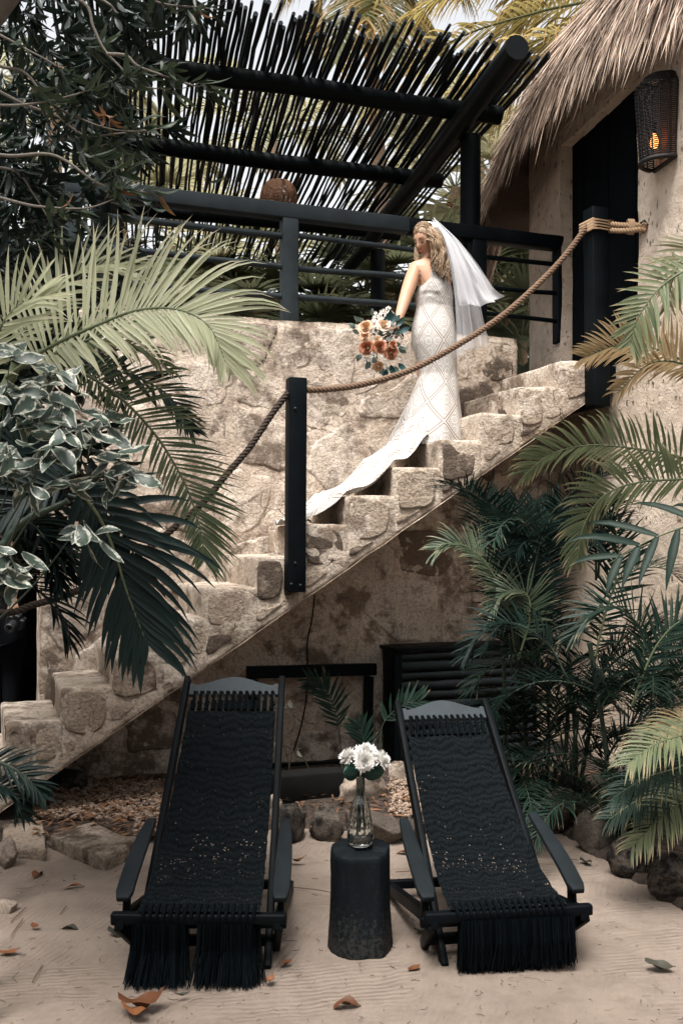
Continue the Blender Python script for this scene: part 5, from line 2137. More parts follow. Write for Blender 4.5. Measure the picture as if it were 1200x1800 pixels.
    part('veil_cap', g, plain('lace edging', (0.85, 0.83, 0.80), 0.9, var=0.1), veil)


build_bride()

# bouquet
bq = thing('bridal_bouquet', 'bouquet of orange and peach roses with grey green leaves held by the bride', 'bouquet', tuple(B(665, 612, -0.28)))
M_ROSE = [plain('burnt orange petal', (0.36, 0.15, 0.08), 0.6, var=0.18, bd=0), plain('peach petal', (0.56, 0.35, 0.22), 0.6, var=0.15, bd=0), plain('cream peach petal', (0.72, 0.55, 0.41), 0.6, var=0.12, bd=0)]
M_EUC = leaf_mat('eucalyptus leaf', (0.05, 0.085, 0.075), (0.16, 0.20, 0.175), 0.15, obj=True)
M_BLOOM = plain('cream blossom', (0.80, 0.74, 0.66), 0.7, var=0.1, bd=0)
M_BURG = plain('burgundy petal', (0.055, 0.012, 0.014), 0.6, bd=0)
BD = -0.30


def rose(c, r, up, seed):
    rnd = random.Random(seed)
    up = V(up).normalized()
    x = up.orthogonal().normalized()
    y = up.cross(x)
    g = G()
    for i in range(19):
        f = i / 18
        q0 = i * 2.4
        rr = r * (0.06 + 0.90 * f ** 0.9)
        h = r * (0.85 - 0.50 * f)
        span = 1.9 - 0.5 * f

        def pf(a, b, q0=q0, rr=rr, h=h, span=span, f=f):
            q = q0 + (a - 0.5) * span
            R_ = rr * (0.35 + 0.65 * math.sin(b * 1.57) ** 0.8) * (1 + 0.22 * f * b ** 4)
            z = -0.15 * r + (h + 0.15 * r) * b - 0.28 * r * f * max(0, b - 0.75) * 4 * 0.6
            z -= 0.25 * h * (2 * a - 1) ** 2 * b
            return c + (x * math.cos(q) + y * math.sin(q)) * R_ + up * z
        g.grid(6, 4, pf)
    return g


for i, (px, py, r, k, up) in enumerate(((641, 592, 0.044, 1, (-0.3, -0.9, 0.3)), (643, 627, 0.044, 0, (-0.35, -0.9, -0.1)), (664, 626, 0.043, 0, (0, -0.95, 0.1)), (683, 635, 0.043, 0, (0.3, -0.9, -0.1)), (671, 587, 0.044, 2, (0.1, -0.9, 0.3)), (660, 612, 0.030, 2, (0, -0.95, 0.2)), (662, 656, 0.034, 1, (0, -0.7, -0.6)), (640, 608, 0.032, 1, (-0.3, -0.9, 0)), (686, 622, 0.026, 0, (0.4, -0.9, 0.2)))):
    part('rose', rose(B(px, py, BD - 0.015 - 0.02 * math.sin(i)), r * 1.16, up, i), M_ROSE[k], bq)
rnd = random.Random(31)
for i in range(70):
    q = rnd.uniform(0, 6.3)
    rr = rnd.random() ** 0.6
    c = B(663 + 33 * rr * math.cos(q), 612 + 50 * rr * math.sin(q), BD + 0.02 + rnd.uniform(-0.03, 0.04))
    g = G()
    rad_ = rnd.uniform(0.012, 0.021)
    for k in range(6):
        a = k * 1.047 + q
        e1 = V((math.cos(a), rnd.uniform(-0.5, -0.1), math.sin(a)))
        e2 = V((-math.sin(a), 0, math.cos(a)))
        g.add([c, c + e1 * rad_ * 0.6 + e2 * rad_ * 0.4, c + e1 * rad_, c + e1 * rad_ * 0.6 - e2 * rad_ * 0.4], [(0, 1, 2), (0, 2, 3)])
    part('blossom', g, M_BLOOM if i % 7 else M_BURG, bq, smooth=False)
LEU = leafmesh('leaf', 0.062, 0.021, 0.25, M_EUC, 6, 0.2)
for i in range(64):
    q = rnd.uniform(0, 6.3)
    rr = rnd.uniform(0.1, 1.0)
    if i < 8:
        px, py = ((630, 578), (624, 590), (632, 637), (690, 580), (697, 622), (690, 655), (676, 668), (668, 655))[i]
    else:
        px, py = 664 + 36 * rr * math.cos(q), 616 + 54 * rr * math.sin(q)
    o = put('leaf', LEU, bq)
    o.location = B(px, py, BD + 0.035 + rnd.uniform(-0.02, 0.03)) - ORG[bq.name]
    d = V((px - 664, 0, -(py - 612))).normalized() + V((rnd.uniform(-.4, .4), rnd.uniform(-.6, .2), rnd.uniform(-.5, .3)))
    o.rotation_euler = d.to_track_quat('X', 'Z').to_euler()
    o.rotation_euler.rotate_axis('X', rnd.uniform(0.3, 1.8))
    s = rnd.uniform(0.7, 1.15)
    o.scale = (s, s, s)
g = G()
for i in range(9):
    a = B(694 + rnd.uniform(-3, 3), 590 + rnd.uniform(-3, 3), BD + 0.06)
    g.tube([B(665 + rnd.uniform(-16, 16), 612 + rnd.uniform(-12, 12), BD + 0.06), a, a.lerp(B(703, 603, BD + 0.09), 1.0) + V((rnd.uniform(-.02, .02), 0, rnd.uniform(-.02, .02)))], 0.0035, 5)
part('stem', g, M_FSTEM, bq)
M_TEAL = leaf_mat('dark teal leaf', (0.008, 0.030, 0.032), (0.014, 0.045, 0.045), 0.05)
g = G()
g.grid(6, 6, lambda a, b: B(670 + 14 * a + 12 * b, 578 + 13 * a - 17 * b + 3 * math.sin(a * 3) * math.sin(b * 3), BD - 0.01 + 0.02 * math.sin(a * 3) * math.sin(b * 2)))
part('dark_leaf', g, M_TEAL, bq)
LDK = leafmesh('leaf', 0.085, 0.024, 0.3, M_TEAL, 6, 0.2)
for px, py, a in ((682, 655, -1.2), (695, 652, -0.7), (675, 662, -1.7), (698, 600, 0.5), (692, 590, 0.9)):
    o = put('leaf', LDK, bq)
    o.location = B(px, py, BD + 0.01) - ORG[bq.name]
    o.rotation_euler = (1.3, -a, 0)
for i in range(12):
    g = G()
    p = B(671 + rnd.gauss(0, 7), 568 + rnd.gauss(0, 6), BD + 0.03)
    g.tube([B(668, 590, BD + 0.03), p], 0.0015, 4)
    for k in range(5):
        c = p + V((rnd.gauss(0, 0.012), rnd.gauss(0, 0.01), rnd.gauss(0, 0.014)))
        g.add([c + V((0.009, 0, 0)), c + V((0, -0.004, 0.009)), c + V((-0.009, 0, 0)), c + V((0, -0.004, -0.009))], [(0, 1, 2), (0, 2, 3)])
    part('white_sprig', g, M_BLOOM, bq, smooth=False)

# the second person, in black, in the passage at the left
KP = 7.55


def Q(px, py, dy=0.0):
    return at(px, py, KP) + V((0, dy, 0))


g = G()
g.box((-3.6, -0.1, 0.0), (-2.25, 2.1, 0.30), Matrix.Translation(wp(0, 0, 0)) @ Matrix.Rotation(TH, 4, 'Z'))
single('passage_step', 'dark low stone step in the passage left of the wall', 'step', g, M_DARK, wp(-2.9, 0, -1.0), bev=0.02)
ph = thing('person', 'person in black clothes holding a camera in the dark passage at the left edge', 'person', tuple(V((Q(6, 1200).x, KP, 0.30))))
zf = 0.33
M_BLKCLOTH = plain('black cloth', (0.006, 0.007, 0.009), 0.9, 0.1)
j = [(Q(6, 1120), (0.15, 0.11)), (Q(6, 1050), (0.13, 0.10)), (Q(5, 995), (0.15, 0.11)), (Q(5, 962), (0.08, 0.07)), (Q(5, 945), (0.052, 0.052)), (Q(5, 925, -0.01), (0.05, 0.05)),
     (Q(32, 972), (0.055, 0.055)), (Q(38, 1000, 0.0), (0.045, 0.045)), (Q(26, 1026, -0.08), (0.04, 0.04)), (Q(41, 1051, -0.22), (0.024, 0.028)),
     (Q(-22, 972), (0.055, 0.055)), (Q(-30, 1020), (0.042, 0.042)), (Q(-8, 1060, -0.2), (0.026, 0.026)),
     (Q(20, 1140), (0.085, 0.085)), (V((Q(20, 0).x, KP, 0.80)), (0.06, 0.06)), (V((Q(20, 0).x, KP + 0.02, zf + 0.05)), (0.04, 0.04)), (V((Q(20, 0).x, KP - 0.14, zf + 0.0)), (0.04, 0.03)),
     (Q(-10, 1140), (0.085, 0.085)), (V((Q(-10, 0).x, KP, 0.80)), (0.06, 0.06)), (V((Q(-10, 0).x, KP + 0.02, zf + 0.05)), (0.04, 0.04)), (V((Q(-10, 0).x, KP - 0.14, zf + 0.0)), (0.04, 0.03))]
e = [(0, 1), (1, 2), (2, 3), (3, 4), (4, 5), (3, 6), (6, 7), (7, 8), (8, 9), (3, 10), (10, 11), (11, 12), (0, 13), (13, 14), (14, 15), (15, 16), (0, 17), (17, 18), (18, 19), (19, 20)]
core_j, core_e = list(j), list(e)
hand_chain(j, e, 9, (0.25, -0.2, -0.9), (0.75, 0.3, 0.0), (-0.3, -0.2, -0.6), 0.85)
hand_chain(j, e, 12, (0.8, -0.1, -0.5), (0.1, 0.7, 0.0), (0.2, 0.0, -0.8), 0.85)
g = skin_geo(j, e)
h, Mh = head_geo(Q(5, 905, -0.03), (0.5, -0.8, -0.1), (0, 0, 1), 1.0)
g.add(h.v, h.f)
me = evaluated(g.mesh('scratch', None), [('REMESH', dict(mode='VOXEL', voxel_size=0.006, use_smooth_shade=True)), ('SMOOTH', dict(factor=0.5, iterations=2))])
me.transform(Matrix.Translation(-ORG[ph.name]))
me.materials.clear()
me.materials.append(M_SKIN)
put('body', me, ph)
cl = [0, 1, 2, 3, 6, 7, 10, 11]
jj = [(core_j[i][0] - (V((0, 0, 0.16)) if i == 0 else V((0, 0, 0))), tuple(x * 1.22 + 0.016 for x in core_j[i][1])) for i in cl]
part('shirt', skin_geo(jj, [(0, 1), (1, 2), (2, 3), (3, 4), (4, 5), (3, 6), (6, 7)]), M_BLKCLOTH, ph)
cl = [0, 13, 14, 15, 17, 18, 19]
jj = [(core_j[i][0] + (V((0, 0, 0.12)) if i == 0 else V((0, 0, 0))), tuple(x * 1.2 + 0.016 for x in core_j[i][1])) for i in cl]
part('trousers', skin_geo(jj, [(0, 1), (1, 2), (2, 3), (0, 4), (4, 5), (5, 6)]), M_BLKCLOTH, ph)
g = G()
hc = Q(5, 905, -0.03)
g.grid(20, 12, lambda a, b: hc + Mh @ V((0.088 * math.cos(-0.6 + b * 2.1) * math.sin((a - 0.5) * 4.6), -0.108 * math.cos(-0.6 + b * 2.1) * math.cos((a - 0.5) * 4.6), 0.128 * math.sin(-0.6 + b * 2.1))))
part('hair', g, plain('dark hair', (0.02, 0.014, 0.01), 0.5), ph)
g = G()
c = Q(41, 1049, -0.22)
g.tube([c + V((0.031 * math.cos(q), 0.03 * math.sin(q), 0.006 * math.cos(q))) for q in [k * math.pi / 8 for k in range(17)]], 0.004, 5, False)
part('bracelet', g, M_BLACK, ph)
g = G()
c = Q(9, 996, -0.155)
g.tube([c + V((0.028 * math.cos(q), 0.008 * math.cos(q) ** 2, 0.024 * math.sin(q))) for q in [k * math.pi / 10 for k in range(21)]], 0.0022, 5, False)
part('shirt_ring_print', g, plain('pale print', (0.6, 0.6, 0.58), 0.6), ph)
cm = thing('camera', 'black photo camera hanging from the hand of the person in black', 'camera', tuple(Q(46, 1090, -0.22)))
M_CAMB = paint_mat('camera body', (0.018, 0.02, 0.022), 0.4)
g = G()
M4 = Matrix.Translation(Q(46, 1088, -0.23)) @ Matrix.Rotation(rad(20), 4, 'Y') @ Matrix.Rotation(rad(25), 4, 'X')
g.box((-0.065, -0.03, -0.045), (0.065, 0.03, 0.045), M4)
g.box((-0.025, -0.032, 0.044), (0.03, 0.028, 0.07), M4)
part('camera_body', g, M_CAMB, cm, smooth=False, bev=0.006)
g = G().lathe([(0.03, 0), (0.034, 0.01), (0.032, 0.06), (0.036, 0.065), (0.036, 0.085), (0.028, 0.086), (0.01, 0.075)], (0, 0, 0), 20)
g.v = [M4 @ (Matrix.Rotation(rad(90), 4, 'X') @ p + V((0, -0.03, 0))) for p in g.v]
g.v = [p for p in g.v]
part('lens', g, M_CAMB, cm)
g = G()
g.box((-0.035, 0.0302, -0.03), (0.03, 0.034, 0.028), M4)
part('screen', g, plain('screen', (0.03, 0.035, 0.04), 0.2), cm, smooth=False)
g = G()
g.tube([M4 @ V((-0.06, 0, 0.045)), Q(44, 1064, -0.22), M4 @ V((0.06, 0, 0.045))], 0.005, 5)
part('strap', g, M_CORD, cm)


# ------------------------------------------------------------------ vegetation
def leaflet(base, d, nrm, L, w, droop, seg=5, fold=0.22, curl=0.0):
    vv, uv, ff = [], [], []
    p, dd = V(base), V(d).normalized()
    side = dd.cross(nrm).normalized()
    for i in range(seg + 1):
        t = i / seg
        hw = w * (0.45 + 0.55 * min(1, t * 4)) * (1 - max(0, (t - 0.35) / 0.65) ** 1.6)
        up = side.cross(dd)
        for a in (-1, 0, 1):
            vv.append(p + side * a * hw + up * abs(a) * hw * fold * 2)
            uv.append((t, 0.5 + 0.5 * a))
        p = p + dd * L / seg
        dd = (dd + V((0, 0, -1)) * droop * (0.12 + 2.6 * t * t) / seg * 2 + side * curl / seg).normalized()
        side = (side - dd * side.dot(dd)).normalized()
    for i in range(seg):
        for a in (0, 1):
            k = i * 3 + a
            ff.append((k, k + 1, k + 4, k + 3))
    return vv, ff, uv


def frond(parent, pts, n, L, w, mat, stem, up=(0, 0, 1), a0=30, a1=68, elev=0.25, droop=0.35, split=False, t0=0.12, sr=0.008, seed=0, seg=5, jit=0.10, label=None, tipL=0.45):
    """pinnate leaf: pts world points along the midrib; L = length or (length left, length right)"""
    rnd = random.Random(seed * 13 + 5)
    if not hasattr(L, '__len__'):
        L = (L, L)
    S = spline(pts, 40)
    rg = G().tube(S, [sr * (1 - 0.8 * i / 40) for i in range(41)], 6)
    rb = part('frond', rg, stem, parent, label=label)
    fol = G()
    upv = V(up).normalized()
    for i in range(n):
        t = t0 + (1 - t0) * (i + 0.3) / n
        x = t * 40
        k = min(39, int(x))
        p = S[k].lerp(S[k + 1], x - k)
        T = (S[min(40, k + 2)] - S[max(0, k - 1)]).normalized()
        sd_ = T.cross(upv).normalized()
        nn = sd_.cross(T)
        ang = rad(a0 + (a1 - a0) * t)
        pr = (0.55 + 0.45 * min(1, (t - t0) * 4)) * (1 - (1 - tipL) * max(0, (t - 0.45) / 0.55) ** 1.5)
        for s, LL in ((-1, L[0]), (1, L[1])):
            if LL <= 0 or rnd.random() < 0.035:
                continue
            d = sd_ * s * math.cos(ang) + T * math.sin(ang) + nn * elev
            d = d + V((rnd.gauss(0, jit), rnd.gauss(0, jit), rnd.gauss(0, jit)))
            le = LL * pr * rnd.uniform(0.86, 1.08) * (0.6 if rnd.random() < 0.04 else 1)
            vv, ff, uv = leaflet(p + T * rnd.uniform(-0.006, 0.006), d, nn, le, w * rnd.uniform(0.8, 1.15), droop * rnd.uniform(0.7, 1.3), seg, 0.22, rnd.gauss(0, 0.12))
            if split:
                q = G().add(vv, ff, uv)
                part('leaflet', q, mat, rb)
            else:
                fol.add(vv, ff, uv)
    if not split:
        part('foliage', fol, mat, rb, kind='stuff')
    return rb


def arc(base, az, el, L, bend, n=6):
    """midrib: starts with elevation el (deg) towards azimuth az (deg, 0 = +X), bends down"""
    p, out = V(base), [V(base)]
    e = rad(el)
    for i in range(n):
        p = p + V((math.cos(rad(az)) * math.cos(e), math.sin(rad(az)) * math.cos(e), math.sin(e))) * L / n
        out.append(p.copy())
        e -= rad(bend) / n * (0.5 + i / n)
    return out


# --- the big fronds at the left
A = lambda k, *pp_: [at(x, y, k + dk) for x, y, dk in [(q[0], q[1], q[2] if len(q) > 2 else 0) for q in pp_]]
pl = thing('palm_plant', 'feathery palm at the left with a long pale frond arching over the wall', 'palm', tuple(V((at(-60, 900, 3.7).x, 3.7, 0))))
part('stem', G().tube(spline([V((at(-60, 900, 3.7).x, 3.7, 0.0)), at(-50, 1000, 3.7), at(-20, 760, 3.7), at(30, 640, 3.7)], 60), [0.042 - 0.0004 * i + (0.004 if i % 4 == 0 else 0) for i in range(61)], 10), M_STEM, pl)
frond(pl, A(3.6, (10, 665), (80, 615), (170, 572), (245, 545), (315, 545), (368, 575), (398, 640)), 50, (0.44, 0.26), 0.0082, L_PALE_O, M_STEM, up=(0.1, -0.9, 0.35), a0=2, a1=66, elev=0.08, droop=0.62, seg=7, split=True, t0=0.10, seed=1, sr=0.009, jit=0.035, tipL=0.42)
frond(pl, A(3.75, (30, 650), (150, 600), (260, 560), (350, 575), (410, 640)), 40, (0.32, 0.20), 0.007, L_PALE, M_STEM, up=(0.0, -0.8, 0.55), a0=22, a1=60, elev=0.0, droop=0.35, t0=0.1, seed=2, jit=0.06)
frond(pl, A(3.9, (10, 640), (60, 560), (110, 500), (170, 470), (230, 480)), 30, 0.26, 0.008, L_PALE, M_STEM, up=(0.2, -0.8, 0.5), seed=3, droop=0.4)
frond(pl, A(3.5, (-40, 700), (-10, 600), (30, 540), (90, 520)), 26, 0.25, 0.008, L_PALE, M_STEM, up=(0.2, -0.8, 0.5), seed=4, droop=0.45)
frond(pl, A(3.8, (60, 620), (140, 600), (230, 605), (300, 650)), 30, 0.17, 0.007, L_ARECA_LT, M_STEM, up=(0.0, -0.7, 0.7), seed=5, droop=0.7)

pm = thing('palm_plant', 'green palm frond hanging down the wall behind the variegated shrub', 'palm', tuple(V((at(-70, 900, 3.95).x, 3.95, 0))))
part('stem', G().tube(spline([V((at(-70, 900, 3.95).x, 3.95, 0)), at(-60, 1000, 3.95), at(20, 720, 3.95), at(120, 640, 3.95)], 60), [0.02 - 0.0002 * i + (0.003 if i % 4 == 0 else 0) for i in range(61)], 8), M_STEMDK, pm)
frond(pm, A(3.9, (120, 640), (200, 690), (270, 760), (325, 850), (352, 930), (358, 985)), 58, (0.27, 0.16), 0.0062, L_MID_O, M_STEM, up=(0.1, -0.9, 0.3), a0=18, a1=58, elev=0.05, droop=0.28, split=True, t0=0.06, seed=7, jit=0.04)
frond(pm, A(4.0, (110, 640), (200, 650), (290, 690), (340, 760)), 30, 0.18, 0.007, L_ARECA, M_STEMDK, up=(0, -0.8, 0.5), seed=8, droop=0.3)

pk = thing('palm_plant', 'dark broad leaved palm frond drooping over the lower steps', 'palm', tuple(V((at(-30, 900, 3.5).x, 3.5, 0))))
part('stem', G().tube(spline([V((at(-30, 900, 3.5).x, 3.5, 0)), at(-20, 1100, 3.5), at(20, 940, 3.5), at(120, 880, 3.5)], 60), [0.022 - 0.0002 * i + (0.003 if i % 4 == 0 else 0) for i in range(61)], 8), M_STEMDK, pk)
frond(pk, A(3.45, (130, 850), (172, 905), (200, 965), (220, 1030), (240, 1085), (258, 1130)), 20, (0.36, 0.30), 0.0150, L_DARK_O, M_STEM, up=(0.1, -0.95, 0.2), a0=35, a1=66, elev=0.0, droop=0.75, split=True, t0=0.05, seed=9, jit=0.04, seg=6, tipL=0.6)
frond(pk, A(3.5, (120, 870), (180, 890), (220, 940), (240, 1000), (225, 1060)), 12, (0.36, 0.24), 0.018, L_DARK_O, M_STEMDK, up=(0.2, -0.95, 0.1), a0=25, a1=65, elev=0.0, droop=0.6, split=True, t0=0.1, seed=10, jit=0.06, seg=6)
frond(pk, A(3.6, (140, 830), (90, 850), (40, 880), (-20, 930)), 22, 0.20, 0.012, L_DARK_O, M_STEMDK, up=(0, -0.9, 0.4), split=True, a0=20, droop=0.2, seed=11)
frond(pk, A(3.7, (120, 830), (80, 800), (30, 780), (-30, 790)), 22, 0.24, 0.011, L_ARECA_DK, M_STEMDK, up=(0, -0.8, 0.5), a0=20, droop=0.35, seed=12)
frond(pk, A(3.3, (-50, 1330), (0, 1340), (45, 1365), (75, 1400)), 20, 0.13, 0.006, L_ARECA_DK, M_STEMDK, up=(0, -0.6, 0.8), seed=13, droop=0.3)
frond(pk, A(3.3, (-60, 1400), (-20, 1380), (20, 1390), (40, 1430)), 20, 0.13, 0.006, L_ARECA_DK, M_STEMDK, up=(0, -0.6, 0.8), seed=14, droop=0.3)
for i in range(10):
    frond(pk, arc(at(R.uniform(-60, 40), R.uniform(880, 1010), 3.9), R.uniform(-40, 80), R.uniform(-10, 50), 0.5, 90), 24, 0.22, 0.010, L_ARECA_DK, M_STEMDK, seed=20 + i, droop=0.5)

# --- palms at the right
pr_ = thing('palm_plant', 'palm at the right edge with arching green fronds tipped in tan', 'palm', tuple(V((at(1330, 900, 4.9).x, 4.9, 0))))
part('stem', G().tube(spline([V((at(1330, 900, 4.9).x, 4.9, 0)), at(1310, 1100, 4.9), at(1290, 860, 4.8), at(1285, 640, 4.8), at(1290, 440, 4.7)], 70), [0.045 - 0.0003 * i + (0.005 if i % 4 == 0 else 0) for i in range(71)], 10), M_STEM, pr_)
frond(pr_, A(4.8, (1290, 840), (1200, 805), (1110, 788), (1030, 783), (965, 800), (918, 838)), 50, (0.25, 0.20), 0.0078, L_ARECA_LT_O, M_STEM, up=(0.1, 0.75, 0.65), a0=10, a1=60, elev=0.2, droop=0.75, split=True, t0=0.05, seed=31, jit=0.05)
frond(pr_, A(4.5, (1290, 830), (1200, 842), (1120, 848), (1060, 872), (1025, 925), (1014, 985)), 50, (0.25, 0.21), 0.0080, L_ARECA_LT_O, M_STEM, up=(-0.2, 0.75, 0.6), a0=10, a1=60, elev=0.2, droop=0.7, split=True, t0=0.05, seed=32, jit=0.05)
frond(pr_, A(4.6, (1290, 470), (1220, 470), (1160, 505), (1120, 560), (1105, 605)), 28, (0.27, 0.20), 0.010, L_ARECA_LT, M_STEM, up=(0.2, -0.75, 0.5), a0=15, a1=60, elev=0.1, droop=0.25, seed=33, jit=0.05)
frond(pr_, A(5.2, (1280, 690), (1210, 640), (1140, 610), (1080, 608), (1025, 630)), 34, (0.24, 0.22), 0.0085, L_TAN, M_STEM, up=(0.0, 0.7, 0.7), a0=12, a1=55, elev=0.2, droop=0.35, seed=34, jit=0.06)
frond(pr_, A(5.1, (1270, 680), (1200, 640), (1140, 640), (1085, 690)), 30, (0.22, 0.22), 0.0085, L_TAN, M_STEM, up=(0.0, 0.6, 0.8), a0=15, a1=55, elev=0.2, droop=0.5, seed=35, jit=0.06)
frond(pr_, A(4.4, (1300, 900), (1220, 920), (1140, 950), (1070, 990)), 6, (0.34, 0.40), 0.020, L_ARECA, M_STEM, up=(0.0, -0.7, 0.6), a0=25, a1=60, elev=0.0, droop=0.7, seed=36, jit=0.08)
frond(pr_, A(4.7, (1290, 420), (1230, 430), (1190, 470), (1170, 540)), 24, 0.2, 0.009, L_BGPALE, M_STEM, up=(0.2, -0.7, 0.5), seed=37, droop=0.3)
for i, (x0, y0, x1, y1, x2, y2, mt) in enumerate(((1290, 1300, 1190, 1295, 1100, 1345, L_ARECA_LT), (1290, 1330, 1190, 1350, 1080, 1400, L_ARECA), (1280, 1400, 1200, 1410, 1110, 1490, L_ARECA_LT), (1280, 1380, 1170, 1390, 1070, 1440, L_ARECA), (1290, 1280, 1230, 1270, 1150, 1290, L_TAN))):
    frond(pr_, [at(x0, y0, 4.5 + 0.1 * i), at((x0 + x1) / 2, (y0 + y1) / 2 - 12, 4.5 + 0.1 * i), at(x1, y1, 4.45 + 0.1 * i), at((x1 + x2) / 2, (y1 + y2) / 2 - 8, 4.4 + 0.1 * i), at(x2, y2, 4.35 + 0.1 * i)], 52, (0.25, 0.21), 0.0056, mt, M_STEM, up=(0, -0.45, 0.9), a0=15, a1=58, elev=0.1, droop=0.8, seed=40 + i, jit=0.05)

# areca clumps in the bed
CL = [(925, 1330, 6.3, 'areca palm clump with a bright feathery frond beside the pole box', 14), (1010, 1330, 6.1, 'tall dark areca clump in the middle of the bed under the landing', 18), (1110, 1400, 5.6, 'areca palm clump with ringed stems at the right wall', 18)]
for ci, (px, py, k, lab, nf) in enumerate(CL):
    base = V((at(px, py, k).x, k, 0))
    ap = thing('areca_palm', lab, 'palm', tuple(base), 0, 'areca palms in the bed')
    rnd = random.Random(50 + ci)
    for i in range(3):
        q = base + V((rnd.uniform(-0.18, 0.18), rnd.uniform(-0.12, 0.12), 0))
        hgt = rnd.uniform(0.5, 1.5)
        q2 = q + V((rnd.uniform(-0.15, 0.15), rnd.uniform(-0.1, 0.1), hgt))
        S = spline([q, q.lerp(q2, 0.5) + V((0.02, 0, 0)), q2], 24)
        part('stem', G().tube(S, [0.013 + (0.003 if i2 % 4 == 0 else 0) for i2 in range(25)], 8), M_STEMDK, ap)
    for i in range(nf + (2, 0, -3)[ci]):
        z = rnd.uniform(0.1, (1.8, 1.55, 0.85)[ci]) if i % 2 else rnd.uniform(0.05, 0.8)
        q = base + V((rnd.uniform(-0.2, 0.2), rnd.uniform(-0.15, 0.15), z))
        az = rnd.uniform(215 if ci == 0 else 170, 400)
        Lr = rnd.uniform(0.65, 1.1)
        mt = rnd.choice((L_ARECA_DK, L_ARECA_DK, L_ARECA, L_ARECA))
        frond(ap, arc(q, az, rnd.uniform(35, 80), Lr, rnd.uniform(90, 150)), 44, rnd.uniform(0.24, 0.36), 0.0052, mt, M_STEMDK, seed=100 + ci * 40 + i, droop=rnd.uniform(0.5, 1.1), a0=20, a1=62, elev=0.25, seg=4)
    if ci == 0:
        frond(ap, A(6.0, (905, 1150), (890, 1060), (850, 985), (805, 955), (768, 968)), 52, (0.30, 0.26), 0.0072, L_ARECA_MD, M_STEM, up=(0.2, -0.5, 0.8), a0=14, a1=58, elev=0.2, droop=0.6, seed=61, jit=0.05)
        frond(ap, A(5.9, (910, 1160), (930, 1090), (925, 1045), (890, 1040), (862, 1075)), 44, (0.22, 0.22), 0.0065, L_ARECA_MD, M_STEM, up=(-0.2, -0.5, 0.8), a0=14, a1=58, elev=0.2, droop=0.45, seed=62, jit=0.05)
        frond(ap, A(6.1, (905, 1150), (905, 1060), (890, 960), (860, 880)), 40, 0.30, 0.008, L_ARECA_DK, M_STEMDK, up=(0.3, -0.8, 0.3), a0=16, a1=55, elev=0.1, droop=0.2, seed=63)
        frond(ap, A(6.1, (915, 1150), (930, 1050), (950, 950), (985, 880)), 40, 0.28, 0.008, L_ARECA_DK, M_STEMDK, up=(-0.3, -0.8, 0.3), a0=16, a1=55, elev=0.1, droop=0.2, seed=64)
        for q in range(7):  # dark fronds added in place of the black shade below the soffit
            frond(ap, A(6.3 + 0.1 * q, (900 + 8 * q, 1200), (890 + 10 * q, 1080), (860 + 18 * q, 960), (820 + 30 * q, 860 + 6 * q)), 44, 0.30, 0.006, L_ARECA_DK, M_STEMDK, up=(0.3 - 0.1 * q, -0.8, 0.3), a0=16, a1=55, elev=0.1, droop=0.35, seed=300 + q)
    if ci == 1:
        frond(ap, A(5.7, (1040, 1180), (1060, 1090), (1085, 1000), (1080, 930), (1050, 900)), 36, 0.26, 0.0085, L_ARECA, M_STEM, up=(0.2, -0.8, 0.4), a0=15, a1=58, droop=0.3, seed=65)
        frond(ap, A(5.6, (1000, 1200), (960, 1130), (900, 1095), (850, 1110), (815, 1160)), 36, 0.24, 0.008, L_ARECA_DK, M_STEMDK, up=(0, -0.4, 0.9), droop=0.4, seed=66)
    if ci == 2:
        frond(ap, A(5.3, (1120, 1200), (1130, 1120), (1090, 1070), (1040, 1080), (1005, 1120)), 36, 0.26, 0.008, L_ARECA, M_STEM, up=(0.1, -0.5, 0.8), droop=0.4, seed=67)
        frond(ap, A(5.2, (1110, 1240), (1150, 1140), (1200, 1090), (1240, 1110)), 34, 0.26, 0.008, L_ARECA, M_STEM, up=(0.1, -0.5, 0.8), droop=0.5, seed=68)

# seedlings round the empty frame
for i, (lab, pts, n, L, mt) in enumerate((
        ('pale green palm seedling growing behind the empty frame', [(600, 1330), (592, 1265), (575, 1215), (545, 1195)], 18, 0.24, L_ARECA),
        ('palm seedling with upright leaflets in front of the pole box', [(668, 1300), (680, 1262), (712, 1238), (742, 1228)], 11, 0.22, L_ARECA),
        ('short palm seedling frond just above the white flowers', [(640, 1360), (640, 1310), (634, 1286), (628, 1272)], 12, 0.17, L_ARECA))):
    k = (7.1, 6.5, 6.0)[i]
    ap = thing('palm_seedling', lab, 'palm', tuple(gnd(pts[0][0], 1400 + 10 * i)), 0)
    frond(ap, [gnd(pts[0][0], 1400 + 10 * i)] + [at(x, y, k) for x, y in pts], n, L, 0.011, mt, M_STEMDK, up=(0.1, -0.9, 0.25), a0=15, a1=60, elev=0.05, droop=0.05, t0=0.45, seed=80 + i, sr=0.005)

# strap-leaved plants low in the bed and a cordyline
def strap_plant(name, lab, base, n, L, w, mat, seed, el=(15, 80), droop=0.8):
    t_ = thing(name, lab, 'plant', tuple(base))
    rnd = random.Random(seed)
    for i in range(n):
        az, e = rnd.uniform(0, 6.283), rad(rnd.uniform(*el))
        d = V((math.cos(az) * math.cos(e), math.sin(az) * math.cos(e), math.sin(e)))
        nn = V((-math.cos(az) * math.sin(e), -math.sin(az) * math.sin(e), math.cos(e)))
        vv, ff, uv = leaflet(base + V((0, 0, 0.04)), d, nn, L * rnd.uniform(0.6, 1.1), w, droop, 7, 0.2)
        part('leaf', G().add(vv, ff, uv), mat, t_)


